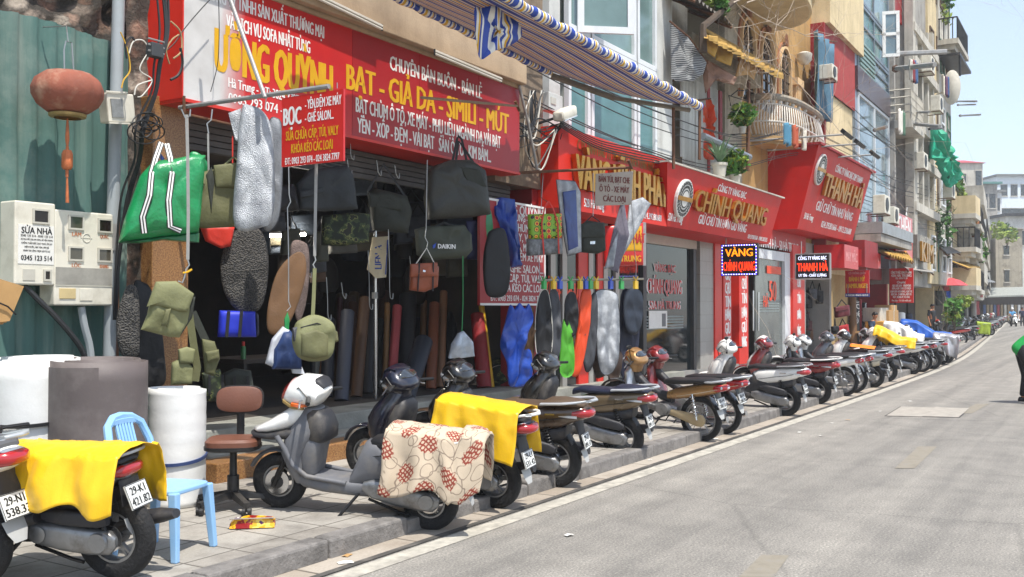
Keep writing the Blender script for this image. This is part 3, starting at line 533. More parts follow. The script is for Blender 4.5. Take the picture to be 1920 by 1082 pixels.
def bike(st,u,v,hd,label,col,plate=0,mirror=False,pitch=None,lean=-5,loc=None,group=BIKEG,z=0.,cat='motorbike',skip=()):
    if st not in _spec: _spec[st]=bike_spec(st)
    P,L=_spec[st]; mats=dict(DEFAULT)
    b=PT.get(col.get('body'),PT['white']); mats.update(body=b,body2=PLAS,shield=b,nose=b,headset=b,fender=b)
    for k,x in col.items(): mats[k]=PT[x] if isinstance(x,str) else x
    g=loc or G(u,v,z); r=thing('motorbike' if st=='underbone' else 'motor_scooter',label,cat,g,group)
    pt=math.asin(.13/L) if pitch is None else RAD(pitch)
    r.rotation_euler=(RAD(lean),-pt,RAD(hd)); r['']=0; del r['']
    made=[]
    for i,(n,par,mb,mk) in enumerate(P):
        if (n=='mirror' and not mirror) or n in skip: made.append(None); continue
        key=(st,i) if mk!='plate' else (st,i,plate)
        if key not in _mesh:
            if mk=='plate':
                c,nr=mb; rt=Vector((0,-1,0)); up=nr.cross(rt); pb=MB()
                pb.obox(c,rt*.095,up*.07,nr*.004); pb.mat(1); a,d=_plates[plate%len(_plates)].split('|')
                pb.text(a,c+up*.031,rt,up,.045,.13,bold=.05,lift=.006); pb.text(d,c-up*.031,rt,up,.045,.16,bold=.05,lift=.006)
                for q in (-1,1): pb.obox(c+up*.067*q+nr*.0045,rt*.094,up*.002,nr*.0008); pb.obox(c+rt*.092*q+nr*.0045,rt*.002,up*.065,nr*.0008)
                o=pb.build(n,[PLATE,BLKT],None,local=True)
            else:
                if n not in WHL:
                    z0_=.55 if n=='rear_fender' else .3; f_=.6 if n=='rear_fender' else .66 if st=='low' else .84
                    for p in mb.v:
                        if p.z>z0_: p.z=z0_+(p.z-z0_)*f_
                if n in SHORT:
                    for p in mb.v:
                        if p.x<0: p.x*=.3 if st=='low' else .74
                o=mb.build(n,[PLAS],None,True,local=True,ang=55)
            _mesh[key]=o.data
        else: o=bpy.data.objects.new(n,_mesh[key]); COL.objects.link(o)
        o.parent=made[par] if par is not None else r
        if mk!='plate': o.material_slots[0].link='OBJECT'; o.material_slots[0].material=mats[mk]
        made.append(o)
    bpy.context.view_layer.update
    r['L']=L; del r['L']
    r_mat=Matrix.Translation(g)@r.rotation_euler.to_matrix().to_4x4()
    return r,r_mat
def uvmesh(name,P,nu,nv,UV,mat,label,cat,group=None,thick=.004,parent=None):
    V=[Vector(p) for p in P]; off=sum(V,Vector())/len(V); off.z=min(p.z for p in V)
    F=[];U=[]
    for i in range(nu):
        for j in range(nv):
            q=[i*(nv+1)+j,(i+1)*(nv+1)+j,(i+1)*(nv+1)+j+1,i*(nv+1)+j+1]; F.append(q); U+= [UV[k] for k in q]
    me=bpy.data.meshes.new(name); me.from_pydata([tuple(p-off) for p in V],[],F); me.materials.append(mat)
    l=me.uv_layers.new(name='UVMap'); l.data.foreach_set('uv',[x for p in U for x in p])
    me.polygons.foreach_set('use_smooth',[True]*len(F)); o=bpy.data.objects.new(name,me); COL.objects.link(o); o.location=off
    s=o.modifiers.new('thick','SOLIDIFY'); s.thickness=thick
    tag(o,label,cat,group); return o
def drape(mt,x0,x1,top,hw,dl,dr,mat,name,label,cat='cloth',wr=.012,nu=30,nv=40,group=None,seed=0.,flare=.03,rear=0.,edge=.02):
    """cloth over a bike: runs from x0 to x1, over the seat at height top(x), hanging dl on the left and dr on the right; rear = extra drop behind x0"""
    P=[];UV=[]
    for i in range(nu+1):
        s=i/nu; x=x0+(x1-x0)*s; zt=top(x); h=hw(x); a=dl(s); c=dr(s); tot=a+2*h+c
        for j in range(nv+1):
            d=tot*j/nv
            if d<a: k=(a-d); y=h+flare*(k/max(a,1e-3))**1.; z=zt-k
            elif d<a+2*h: y=h-(d-a); z=zt+.04*(1-abs(y/h)**2.5)-.02; k=0
            else: k=d-a-2*h; y=-h-flare*(k/max(c,1e-3)); z=zt-k
            e=min(1,k/.03)
            n=noise.noise(Vector((x*7+seed,d*2.2,seed)))*wr*(.35+1.2*min(1,k/.2)); n2=(.5-abs(noise.noise(Vector((x*13+d*4+seed,d*6-x*5,seed+5)))))*wr*.7
            sg_=1 if y>0 else -1
            y+=sg_*(n*2.2+n2)*e; z+=(n+n2)*(1-e)*.8
            xx=x+noise.noise(Vector((d*4,x*3,seed+9)))*edge
            P.append(mt@Vector((xx,y,z))); UV.append((x,d))
    return uvmesh(name,P,nu,nv,UV,mat,label,cat,group)
YCL=M('yellow_tarpaulin','e3b408',.42,0,.06,3,.12,30,sheen=.1)
def col(body,**k): d=dict(body=body); d.update(k); return d
bA,mA=bike('scooter',-40,1096,103,'white and red scooter cut off by the left edge of the photo',col('white',nose='bred',seat=SEATG),1,pitch=0,z=.13)
bB,mB=bike('low',222,1084,108,'dark scooter under the yellow cloth beside the blue plastic chair',col('black',flap=FLAP),0,pitch=0,z=.13)
bC,mC=bike('classic',803,993,113,'old white and grey scooter draped with a floral cloth',col('white',shield=PLASG,plastic=PLAS,floor=PLASG,body2=PLASG,rail='white',fender=PLASG,seat=SEATB),6)
bD,mD=bike('scooter',925,952,96,'navy scooter with a yellow cloth over its tail',col('navy',rail='white',engine=ALU,seat=SEATB),2)
bE,mE=bike('large',1036,913,101,'dark brown scooter with a brown seat and pale grab rail',col('brown',headset='black',nose='black',shield='black',seat=SEATN,rail=RAILW),3)
bF,mF=bike('scooter',1165,860,97,'bronze scooter with a navy seat, behind the brown-seated scooter',col('bronze',headset='black',nose='black',shield='black',seat=SEATV),3)
bike('underbone',1350,814,86,'red underbone motorbike half hidden behind the gold one',col('bred',headset='red',nose='red',shield='red',fender='black'),4)
bike('underbone',1312,827,83,'gold underbone motorbike with wire wheels and a muddy cream chain case',col('gold',case=CREAMC,fender='black',engine=ALU,shield='silver'),4,mirror=True)
bI,_=bike('scooter',1470,780,91,'white scooter with black seat in front of the gold shop doors',col('white',fender='white',rail='silver'),5,mirror=True)
bike('scooter',1530,758,93,'dark red and white scooter next to the plain white one',col('red',nose='white',rail='white',headset='red',shield='red'),6)
bike('underbone',1578,743,93,'white underbone motorbike with a red tail light right of the dark red scooter',col('white',headset='white',shield='black',seat=SEATB),7,mirror=True)
bike('underbone',1596,737,96,'silver underbone motorbike between the white one and the silver and cream scooter',col('silver',headset='white',shield='silver'),4)
bM,mM=bike('scooter',1634,727,96,'silver and cream scooter with an orange cloth on its seat',col('silver',body2='cream',headset='grey',shield='grey',nose='grey'),5,mirror=True)
bike('scooter',1660,716,96,'white scooter with silver rail just past the orange cloth',col('white',rail='silver',headset='black'),6)
bike('underbone',1692,699,98,'silver underbone motorbike with large wire wheels and a full chain case',col('silver',headset='black',shield='black'),7)
bike('underbone',1724,698,96,'dark grey underbone motorbike beside the yellow tarpaulin',col('grey',headset='navy',shield='navy'),0)
bQ,mQ=bike('scooter',1746,692,96,'silver scooter in front of the blue tarpaulin',col('silver',headset='black'),1)
bR,mR=bike('scooter',1762,684,97,'grey scooter beneath the silver cover',col('grey',headset='white'),2)
bike('underbone',1800,648,104,'black motorbike with a bright red tail past the silver cover',col('bred',headset='black',shield='black',fender='black'),3)
bike('scooter',1818,643,106,'black scooter beside the bright red tail',col('black',headset='grey',rail='silver'),4)
bU,mU=bike('scooter',1838,634,108,'scooter under the lime green cloth',col('silver'),5)
bike('underbone',1848,631,110,'silver motorbike just past the lime green cloth',col('silver'),6)
bike('scooter',1857,629,112,'black scooter second past the lime green cloth',col('black'),7)
for i,(u,v,c) in enumerate(((1865,617,'silver'),(1871,612.5,'white'),(1876,609,'bred'),(1880.5,606.2,'black'),(1884,604,'silver'),(1890,602,'grey'),(1872,615,'grey'),(1868,614,'black'),(1879,607,'white'))):
    bike('scooter' if i%2 else 'underbone',u,v,112,'tiny parked motorbike in the far row where the street bends',col(c),i,group='far row of parked motorbikes')
# cloths and covers on the bikes
top=lambda x:.90+.0*x
fl=drape(mC,-.40,.34,lambda x:.76+(.03 if x<-.2 else 0)-.6*max(0,-.33-x),lambda x:.175,lambda s:.43+.05*math.sin(s*9)-.10*(1-min(1,s*6)),lambda s:.40,FLORAL,'floral_cloth','cream cloth printed with brick red flowers over the white scooter seat','cloth',.02,36,56,flare=.10)
drape(mD,-.27,.50,lambda x:.875,lambda x:.17,lambda s:.28+.14*(1-s),lambda s:.42,YCL,'yellow_cloth','yellow plastic cloth folded over the tail of the navy scooter','cloth',.02,30,60,flare=.09,seed=3)
drape(mB,-.17,.68,lambda x:.745-.02*max(0,x),lambda x:.175,lambda s:.30+.03*math.sin(s*14)-.05*s,lambda s:.36,YCL,'yellow_cloth','long yellow plastic cloth laid over the scooter by the blue chair','cloth',.026,50,60,flare=.09,seed=8)
drape(mM,.0,.5,lambda x:.845,lambda x:.12,lambda s:.02,lambda s:.02,M('orange_cloth','e07a10',.6,0,.1),'orange_cloth','small orange cloth on the silver scooter seat','cloth',.006,14,14,seed=2)
drape(mU,-.42,.3,lambda x:.87,lambda x:.17,lambda s:.62,lambda s:.6,M('lime_cloth','8fa32c',.7,0,.15),'green_cloth','lime green cloth hanging over a scooter tail','cloth',.02,16,30,seed=4)
SILC=M('silver_cover','a9a9ac',.35,.4,.2,7,.2,14)
drape(mR,-.45,.25,lambda x:.9,lambda x:.2,lambda s:.66-.3*s,lambda s:.6,SILC,'silver_cover','crumpled silver cover over a scooter tail','cover',.05,22,36,seed=6,flare=.1)
drape(mQ,.25,1.3,lambda x:.88+.26*max(0,min(1,(x-.4)/.55)),lambda x:.2,lambda s:.28,lambda s:.4,M('white_tarpaulin','d8d6d0',.5,0,.08,4,.2,12),'white_tarpaulin','white tarpaulin over the front of a parked scooter','tarpaulin',.05,24,36,seed=1,flare=.08)
bx1,mx1=bike('scooter',1772,681,97,'scooter wrapped under the blue tarpaulin',col('black'),3)
drape(mx1,-.1,1.35,lambda x:.9+.26*max(0,min(1,(x-.4)/.5)),lambda x:.22,lambda s:.3,lambda s:.4,M('blue_tarpaulin','1f57b0',.4,0,.2,4,.2,12),'blue_tarpaulin','blue tarpaulin over a scooter behind the white one','tarpaulin',.05,24,36,seed=11,flare=.08)
bx2,mx2=bike('scooter',1708,702,97,'scooter under the yellow tarpaulin in the covered row',col('white'),3)
drape(mx2,-.05,.95,lambda x:.88+.22*max(0,min(1,(x-.3)/.5)),lambda x:.2,lambda s:.2,lambda s:.4,YCL,'yellow_tarpaulin','crumpled yellow tarpaulin over a scooter in the covered row','tarpaulin',.05,24,36,seed=13,flare=.08)
# ---------------------------------------------------------------- green corrugated fence, ruined wall, pole, meters, lantern
GREENM=m_wall('green_sheet_metal','4d6d66','949c90',.5,.7,.15)
fen=thing('corrugated_fence','tall green corrugated metal fence with dents, behind the lantern and meter boxes','fence',(3,7.4,.13))
b=MB(); ny=10
def corr(u,v):
    x=.5+5.05*u; ph=(x/.165)%1; y=7.42-(.028 if ph<.38 else -.0 if ph>.5 and ph<.88 else .028*(1-(ph-.38)/.12) if ph<=.5 else .028*(ph-.88)/.12)
    z=.13+3.83*v+(.03*math.sin(x*3) if v==1 else 0)
    y+=.012*noise.noise(Vector((x*3,z*3,0)))+(.02*noise.noise(Vector((x*9,z*9,4)))if noise.noise(Vector((x*1.7,z*1.7,9)))>.25 else 0)
    return (x,y,z)
b.grid(300,26,corr); b.build('sheet',GREENM,fen,True,ang=0)
b=MB(); b.box((5.36,7.33,.13),(5.41,7.40,3.9)); b.build('edge_angle',RUST,fen)
b=MB(); b.grid(70,60,lambda u,v:(.3+5.65*u,7.62+.22*noise.noise(Vector((u*26,v*26,1)))+.12*noise.noise(Vector((u*70,v*70,3))),.13+5.8*v)); 
b.build('ruined_wall',RUBBLE,None,True,ang=0,label='broken rubble and brick wall rising behind the green metal fence',cat='wall')
pl=thing('utility_pole','light grey metal pole between the green fence and the granite pillar','pole',(5.5,7.2,.13))
b=MB(); b.tube([W(205,665,7.22)-Vector((0,0,1.6)),W(205,665,7.22),W(224,-60,7.22)],.052,14); b.build('shaft',PVC,pl,True)
b=MB(); b.tube([W(207,470,7.22),W(208,420,7.22)],.058,14); b.build('clamp',STEEL,pl,True)
for i,(x,y,w,g) in enumerate(((5.62,7.5,.14,0),)):
    b=MB(); b.grid(6,50,lambda u,v:(5.55+.25*u,7.46+.05*noise.noise(Vector((u*3,v*30,2))),.13+5.5*v)); b.build('broken_brick_edge',RUBBLE,None,True,ang=0,label='strip of broken brick between the grey pole and the red sign',cat='wall')
# lantern
ln=thing('lantern','faded round red cloth lantern with gold tassel hanging before the green fence','lantern',W(128,215,7.0))
c=W(127,174,7.0); b=MB(); n=36
prof=[(.10,-.165),(.155,-.15),(.22,-.10),(.258,-.03),(.262,.03),(.235,.10),(.17,.15),(.10,.165)]
b.loft([[c+Vector((r*math.cos(t)*(1+.016*math.cos(12*t)),r*math.sin(t)*(1+.016*math.cos(12*t)),h)) for t in [2*math.pi*k/72 for k in range(72)]] for r,h in prof],False)
b.build('shade',M('lantern_cloth','8a4f3d',.85,0,.2,5,.2,50,dirt='b89a80',dirtamt=.8,ds=4),ln,True,ang=60)
b=MB(); b.lathe([(.10,-.20),(.135,-.19),(.14,-.17),(.10,-.155)],c,'z',28,False); b.build('rim',M('lantern_gold','9a8250',.5,.4,.3,20),ln,True)
b=MB(); b.lathe([(.008,-.42),(.016,-.36),(.012,-.28),(.006,-.2)],c,'z',10); b.lathe([(.03,-.60),(.042,-.58),(.042,-.48),(.03,-.45)],c,'z',8); b.tube([c+Vector((0,0,-.42)),c+Vector((0,0,-.62)),c+Vector((0,0,-.66))],.012,8); b.tube([c+Vector((0,0,-.62)),c+Vector((.005,0,-.86))],[.006,.014],8); b.build('tassel',M('tassel','b5653a',.6,0,.3,20),ln,True)
b=MB(); top=W(125,62,7.0)
b.tube([c+Vector((-.03,0,.165)),c+Vector((-.035,0,.33)),c+Vector((-.02,0,.40)),c+Vector((.03,0,.40)),c+Vector((.05,0,.17))],.006,6); b.tube([c+Vector((0,0,.40)),c+Vector((-.01,0,.47)),c+Vector((.05,.1,.55)),c+Vector((.03,.38,.58))],.005,6); b.build('hanger',WIRE,ln,True)
# meter boxes
def on(u,v,Y): return W(u,v,Y)
def mbox(u0,v0,u1,v1,Yf,dep,label):
    a=W(u0,v0,Yf);d=W(u1,v1,Yf); t=thing('meter_box',label,'meter box',((a.x+d.x)/2,Yf,d.z),'electricity meter boxes on the green fence')
    b=MB(); b.box((a.x,Yf,d.z),(d.x,Yf+dep,a.z)); b.build('housing',CREAM,t,bevel=.012); return t,a.x,d.x,d.z,a.z
ym=7.14; MW=M('meter_window','4a463c',.15,0,.3,8,coat=.6); MWD=M('meter_window_dark','231c18',.2,0,.2); FR=M('meter_frame','b9b5a8',.5); PAPER=M('paper_notice','d8d6cf',.8,0,.06,5)
def win(t,x0,x1,z0,z1,m,inset=.0):
    b=MB(); f=.014
    for p,q in (((x0,z1-f),(x1,z1)),((x0,z0),(x1,z0+f)),((x0,z0+f),(x0+f,z1-f)),((x1-f,z0+f),(x1,z1-f))): b.box((p[0],ym-.012,p[1]),(q[0],ym+.002,q[1]))
    w_=b.build('window_frame',FR,t); b=MB(); b.box((x0+f,ym-.004,z0+f),(x1-f,ym+.001,z1-f)); b.build('pane',m,w_)
t,x0,x1,z0,z1=mbox(28,375,103,535,ym,.2,'narrow cream meter box with a pasted phone-number notice')
w_,h_=x1-x0,z1-z0
win(t,x0+w_*.42,x0+w_*.84,z1-h_*.26,z1-h_*.08,MWD)
b=MB(); b.box((x0+w_*.08,ym-.004,z0+h_*.25),(x1-w_*.04,ym+.001,z1-h_*.28)); b.mat(1); cx=(x0+x1)/2+.01
for s_,zf,hf,wf in (('SỬA NHÀ',.655,.075,.75),('0345 123 514 - 0345 123 514',.59,.026,.78),('DÙ NHÀ MỚI, DÙA AM CÔNG, HỖ TIỀN PHÒNG',.545,.018,.78),('CHỐNG THẤM DỘT, ĐỤC THÁO, ỐP LÁT',.50,.02,.76),('ĐIỆN NƯỚC, MÁI TÔN, SƠN BẢ',.455,.02,.6),('NHÀN THI CÔNG TRỌN GÓI TỪ A-Z',.41,.02,.66),('0345 123 514',.325,.06,.76)):
    b.text(s_,(cx,ym-.004,z0+h_*zf),R_,U_,h_*hf,w_*wf,bold=.05,lift=.002)
b.build('notice',[PAPER,BLKT],t)
b=MB(); b.box((x0+w_*.2,ym-.005,z0+h_*.05),(x0+w_*.5,ym,z0+h_*.19)); b.build('hatch',FR,t,bevel=.003); win(t,x0+w_*.7,x0+w_*.9,z0+h_*.05,z0+h_*.19,MWD)
t,x0,x1,z0,z1=mbox(103,392,211,573,ym,.2,'wide cream meter box with four small meter windows')
w_,h_=x1-x0,z1-z0
for fx,fz,m in ((.22,.80,MW),(.72,.79,MWD),(.22,.47,MW),(.72,.47,MW)): win(t,x0+w_*(fx-.0),x0+w_*(fx+.26),z0+h_*fz,z0+h_*(fz+.155),m)
b=MB()
for s_,fx,fz in (('LÂM',.36,.755),('QUẢC',.84,.75),('LỘC',.36,.425),('KHANG',.84,.425)): b.text(s_,(x0+w_*fx,ym,z0+h_*fz),R_,U_,.03,w_*.15,bold=.06)
b.build('lettering',M('faded_orange_print','b06a44',.6),t)
b=MB(); b.tube([(x0+w_*.53+.035*math.cos(a),ym-.002,z0+h_*.72+.035*math.sin(a)) for a in [2*math.pi*i/16 for i in range(16)]],.003,4,close=True); b.box((x0+w_*.43,ym-.003,z0+h_*.717),(x0+w_*.63,ym,z0+h_*.723)); b.build('maker_mark',FR,t)
b=MB(); b.box((x0+w_*.02,ym-.003,z0+h_*.22),(x1-.01,ym+.001,z0+h_*.40)); b.build('grey_label',M('dirty_label','8e8b82',.6,0,.2,9),t)
b=MB(); b.box((x0+.01,ym-.005,z0+h_*.205),(x1-.005,ym,z0+h_*.212)); b.build('seam',FR,t)
b=MB(); b.box((x0+w_*.08,ym-.008,z0+h_*.07),(x0+w_*.35,ym,z0+h_*.18)); b.build('socket',M('yellowed_socket','c2ae7e',.5),t,bevel=.003); b=MB(); b.box((x0+w_*.42,ym-.006,z0+h_*.05),(x0+w_*.64,ym,z0+h_*.18)); b.build('hatch',CREAM,t,bevel=.003)
t,x0,x1,z0,z1=mbox(205,170,256,235,7.0,.12,'small tilted grey junction box on the pole beside the red sign')
b=MB(); b.box((x0+.03,6.99,z0+.04),(x0+.14,7.0,z1-.05)); b.build('label_plate',M('worn_grey_label','7b7d7c',.6,0,.3,20),t)
b=MB(); b.box((x0-.01,6.985,z0-.012),(x0+.19,7.0,z0)); b.box((x0-.01,6.985,z1),(x0+.19,7.0,z1+.012)); b.build('lid',CREAM,t)
t.rotation_euler=(0,RAD(-7),0)
def cable(name,pts,r,m,label,cat='cable',group='cables and wires on the left corner',n=5):
    P=[Vector(p) for p in pts]; Q=[]
    for i in range(len(P)-1):
        p0=P[max(i-1,0)];p1=P[i];p2=P[i+1];p3=P[min(i+2,len(P)-1)]
        for k in range(8):
            t=k/8; Q.append(.5*((2*p1)+(p2-p0)*t+(2*p0-5*p1+4*p2-p3)*t*t+(3*p1-p0-3*p2+p3)*t**3))
    Q.append(P[-1]); return MB().tube(Q,r,n).build(name,m,None,True,label=label,cat=cat,group=group)
rnd=random.Random(5)
for i in range(6):
    o=rnd.uniform(-9,9); cable('black_cable',[W(300+o*1.3+i,-30,6.9),W(308+o,60,6.86),W(296+o*.8,120,6.84),W(290+o*.6,170,6.86),W(272+o,215,6.9),W(262+o,250,6.9),W(258+o*.7,300,6.98),W(236+o,370,7.05),W(222+o*.4,480,7.08),W(216+o*.3,600,7.12)],.008+.004*rnd.random(),BLKC,'black cable in the bundle running down past the junction box',n=5)
for i in range(7):
    cx,cy,r=rnd.uniform(262,288),rnd.uniform(225,250),rnd.uniform(14,32)
    cable('cable_loop',[W(cx+r*math.cos(a)*1.1,cy+r*math.sin(a)*.8,6.88+.03*math.sin(a*2+i)) for a in [2*math.pi*k/9+i for k in range(10)]],.006,BLKC,'black cable coiled in the tangle right of the junction box')
for pts,m,r in (([(242,100),(250,78),(268,76),(280,95),(276,112)],WHTC,.006),([(280,95),(262,130),(285,150),(268,178),(258,182)],WHTC,.005),([(252,178),(258,160),(285,150)],WHTC,.006),([(226,60),(238,90),(244,130),(232,150),(228,165)],YELC,.006),([(312,95),(328,80),(345,55),(370,25),(402,-10)],BLKC,.005),([(410,0),(411,60),(408,120),(395,172)],BLKC,.004),([(325,110),(340,95),(338,60),(320,40)],M('dried_tape','9c8460',.8,0,.3,20),.008),([(318,120),(312,95),(322,75),(335,65)],M('dried_tape','9c8460',.8),.007),([(320,150),(335,140),(342,118),(338,90)],BLKC,.012),([(238,110),(236,84),(246,70),(252,76)],BLKC,.009)):
    cable('loose_wire',[W(u,v,6.85) for u,v in pts],r,m,'loose wire dangling across the red end of the shop sign')
jb=thing('cable_clamp','dark grey cable clamp among the wires on the red sign end','clamp',W(294,110,6.82)); a=W(282,78,6.8);d=W(304,110,6.8)
b=MB(); b.box((a.x,6.78,d.z),(d.x,6.86,a.z)); b.build('body',M('clamp_grey','3b3e40',.6),jb,bevel=.006)
b=MB()
for q in range(3): b.tube([(a.x-.02,6.8,d.z+.04+.05*q),(d.x+.02,6.8,d.z+.04+.05*q)],.008,5)
b.build('bolt',STEEL,jb)
cable('conduit',[W(45,535,7.2),W(75,565,7.15),(W(110,600,7.1)),W(150,650,7.05),W(165,690,7.05)],.022,M('black_conduit','1d1e1f',.5,0,.1),'thick black conduit curving down from the narrow meter box','conduit',None,8)
cable('conduit',[W(152,575,7.2),W(158,610,7.2),W(168,650,7.2),W(172,690,7.2)],.03,PVC,'grey conduit running down from the wide meter box','conduit',None,8)
# ---------------------------------------------------------------- foam rolls and chairs at the left
def spiral_roll(name,cx,cy,r,h,m,label,turns=3,gap=.012,st=2.4,lean=0,rib=0,group=None,band=None):
    t=thing(name,label,'roll',(cx,cy,.13),group); b=MB(); N=turns*40
    rings=[]
    out=[]
    for i in range(N+1):
        a=2*math.pi*i/40; rr=r-(r*.75)*(1-i/N)*.55; out.append((cx+rr*math.cos(a+st),cy+rr*math.sin(a+st)))
    nz=24 if rib else 8
    def zz(k,i): return .135+h*k/nz+(.012*math.sin(i*.11) if k==nz else 0)
    b.grid(N,nz,lambda u,v:(lambda i,k:(out[i][0]+(out[i][0]-cx)*(rib*math.sin(k*1.9) if rib else .006*noise.noise(Vector((out[i][0]*5,out[i][1]*5,k*.6)))),out[i][1]+(out[i][1]-cy)*(rib*math.sin(k*1.9)if rib else .006*noise.noise(Vector((out[i][0]*5,out[i][1]*5,k*.6)))),zz(k,i)))(round(u*N),round(v*nz)))
    o=b.build('sheet',m,t,True,ang=60); s=o.modifiers.new('thick','SOLIDIFY'); s.thickness=gap; s.offset=-1
    b=MB(); b.lathe([(r*.90,.136),(r*.90,.13+h*.97)],(cx,cy,0),'z',32); b.build('core',m,t,True)
    if band:
        b=MB(); n=40; b.loft([[(cx+(r+.006+dr)*math.cos(a),cy+(r+.006+dr)*math.sin(a),.13+band*h+.04*math.sin(a+1)+dz) for dr,dz in ((0,-.012),(0,.012),(-.02,.012),(-.02,-.012))] for a in [2*math.pi*i/n for i in range(n)]],close=True); b.build('strap',M('blue_band','2a3c68',.5) if rib else BLKC,t)
    return t
FOAMW=M('white_foam','dcdcd9',.45,0,.04,4,.1,25,coat=.1,dirt='b9b5ac',dirtamt=.3); FOAMG=M('grey_rubber_sheet','5f5654',.6,0,.1,3,.1,20,dirt='8c8580',dirtamt=.5,ds=2)
def roll_at(uc,u0,u1,vtop,Y,h=None):
    c=W(uc,600,Y); d=(Vector((c.x,c.y,1.66))-EYE).dot(FWD); r=(u1-u0)/2/F_PX*d; z=W(uc,vtop,Y).z; return c.x,c.y,r,z-.13
x,y,r,h=roll_at(62,-25,146,672,6.75); spiral_roll('foam_roll',x,y,r,h,FOAMW,'wide white foam roll standing at the left edge under the meter boxes',3,.02,group='foam and rubber rolls on the pavement',band=.64,st=1.0)
x,y,r,h=roll_at(183,88,280,676,6.35); spiral_roll('rubber_roll',x,y,r,h,FOAMG,'large brownish grey rubber roll standing between two white foam rolls',3,.014,group='foam and rubber rolls on the pavement')
x,y,r,h=roll_at(332,277,387,730,6.30); spiral_roll('foam_roll',x,y,r,h,FOAMW,'slim ribbed white foam roll behind the blue chair',4,.012,rib=.006,group='foam and rubber rolls on the pavement',band=.42,st=1.0)
# cardboard sheets at the left edge
CARD=M('cardboard','b08a58',.8,0,.12,4,dirt='8a6a40',dirtamt=.3)
def panelq(name,pts,n,m,label,cat,t=.02,p0=None,group=None,parent=None):
    b=MB(); nn_=Vector(n).normalized(); b.loft([[Vector(p)+nn_*d for p in pts] for d in (0,t)]); return b.build(name,m,parent,label=label,cat=cat,group=group)
cb=thing('cardboard_pack','tied cardboard sheets sticking in at the left edge below the meter box','cardboard',W(10,600,6.6))
for k in range(3):
    b=MB(); Y=6.6+.05*k; b.loft([[W(u-6*k,v+3*k,Y+dd) for u,v in ((-30,510),(0,523),(45,537),(18,602),(-30,608))] for dd in (0,.03)]); b.build('sheet',CARD,cb)
b=MB(); b.tube([W(-20,560,6.58),W(15,575,6.58),W(30,590,6.58)],.006,5); b.build('string',BLKC,cb)
# blue plastic chair
BLUEP=M('blue_plastic','8ab6de',.35,0,.06,3,dirt='a9c3dc',dirtamt=.3,coat=.1)
def chair():
    g=G(308,1036,.13); t=thing('plastic_chair','light blue plastic garden chair on the pavement beside the yellow-covered scooter','chair',g)
    fx=Vector((math.cos(RAD(-72)),math.sin(RAD(-72)),0)); lf=Vector((-fx.y,fx.x,0)); up=Vector((0,0,1))
    T=Matrix.Translation(g)@Matrix((fx,lf,up)).transposed().to_4x4()
    def mb(): m=MB(); m.T=T; return m
    b=mb(); b.loft([[(.21*sgp(math.cos(a),.35)+.0,.21*sgp(math.sin(a),.35),z) for a in [2*math.pi*(k+.5)/32 for k in range(32)]] for z in (.395,.425)]); b.build('seat',BLUEP,t,bevel=.008)
    for sx in (1,-1):
        for sy in (1,-1):
            b=mb(); b.loft([[(sx*(.185+.03*k)+dx*(1-.25*k),sy*(.185+.03*k)+dy*(1-.25*k),.41-.41*k) for dx,dy in ((.028,.028),(-.028,.028),(-.028,-.028),(.028,-.028))] for k in (0,.5,1)]); b.build('leg',BLUEP,t,bevel=.008)
    b=mb(); sec=lambda p,tn,w,d:[Vector(p)+Vector((0,0,0))+tn[0]*a*w+tn[1]*c*d for a,c in ((-1,-1),(1,-1),(1,1),(-1,1))]
    pts=[(-.19,.19,.41),(-.215,.205,.55),(-.25,.205,.68),(-.29,.17,.79),(-.315,.09,.835),(-.32,0,.845),(-.315,-.09,.835),(-.29,-.17,.79),(-.25,-.205,.68),(-.215,-.205,.55),(-.19,-.19,.41)]
    b.tube(pts,[.026]*11,8); b.build('back_frame',BLUEP,t,True)
    b=mb()
    for i in range(6):
        y_=-.075+.03*i; b.tube([(-.225,y_*.8,.56),(-.26,y_,.66),(-.30,y_,.80)],.0125,6)
    b.tube([(-.222,.20,.555),(-.232,.1,.56),(-.236,0,.56),(-.232,-.1,.56),(-.222,-.20,.555)],.018,6); b.tube([(-.31,.12,.81),(-.315,0,.815),(-.31,-.12,.81)],.028,6); b.build('back_slats',BLUEP,t,True)
chair()
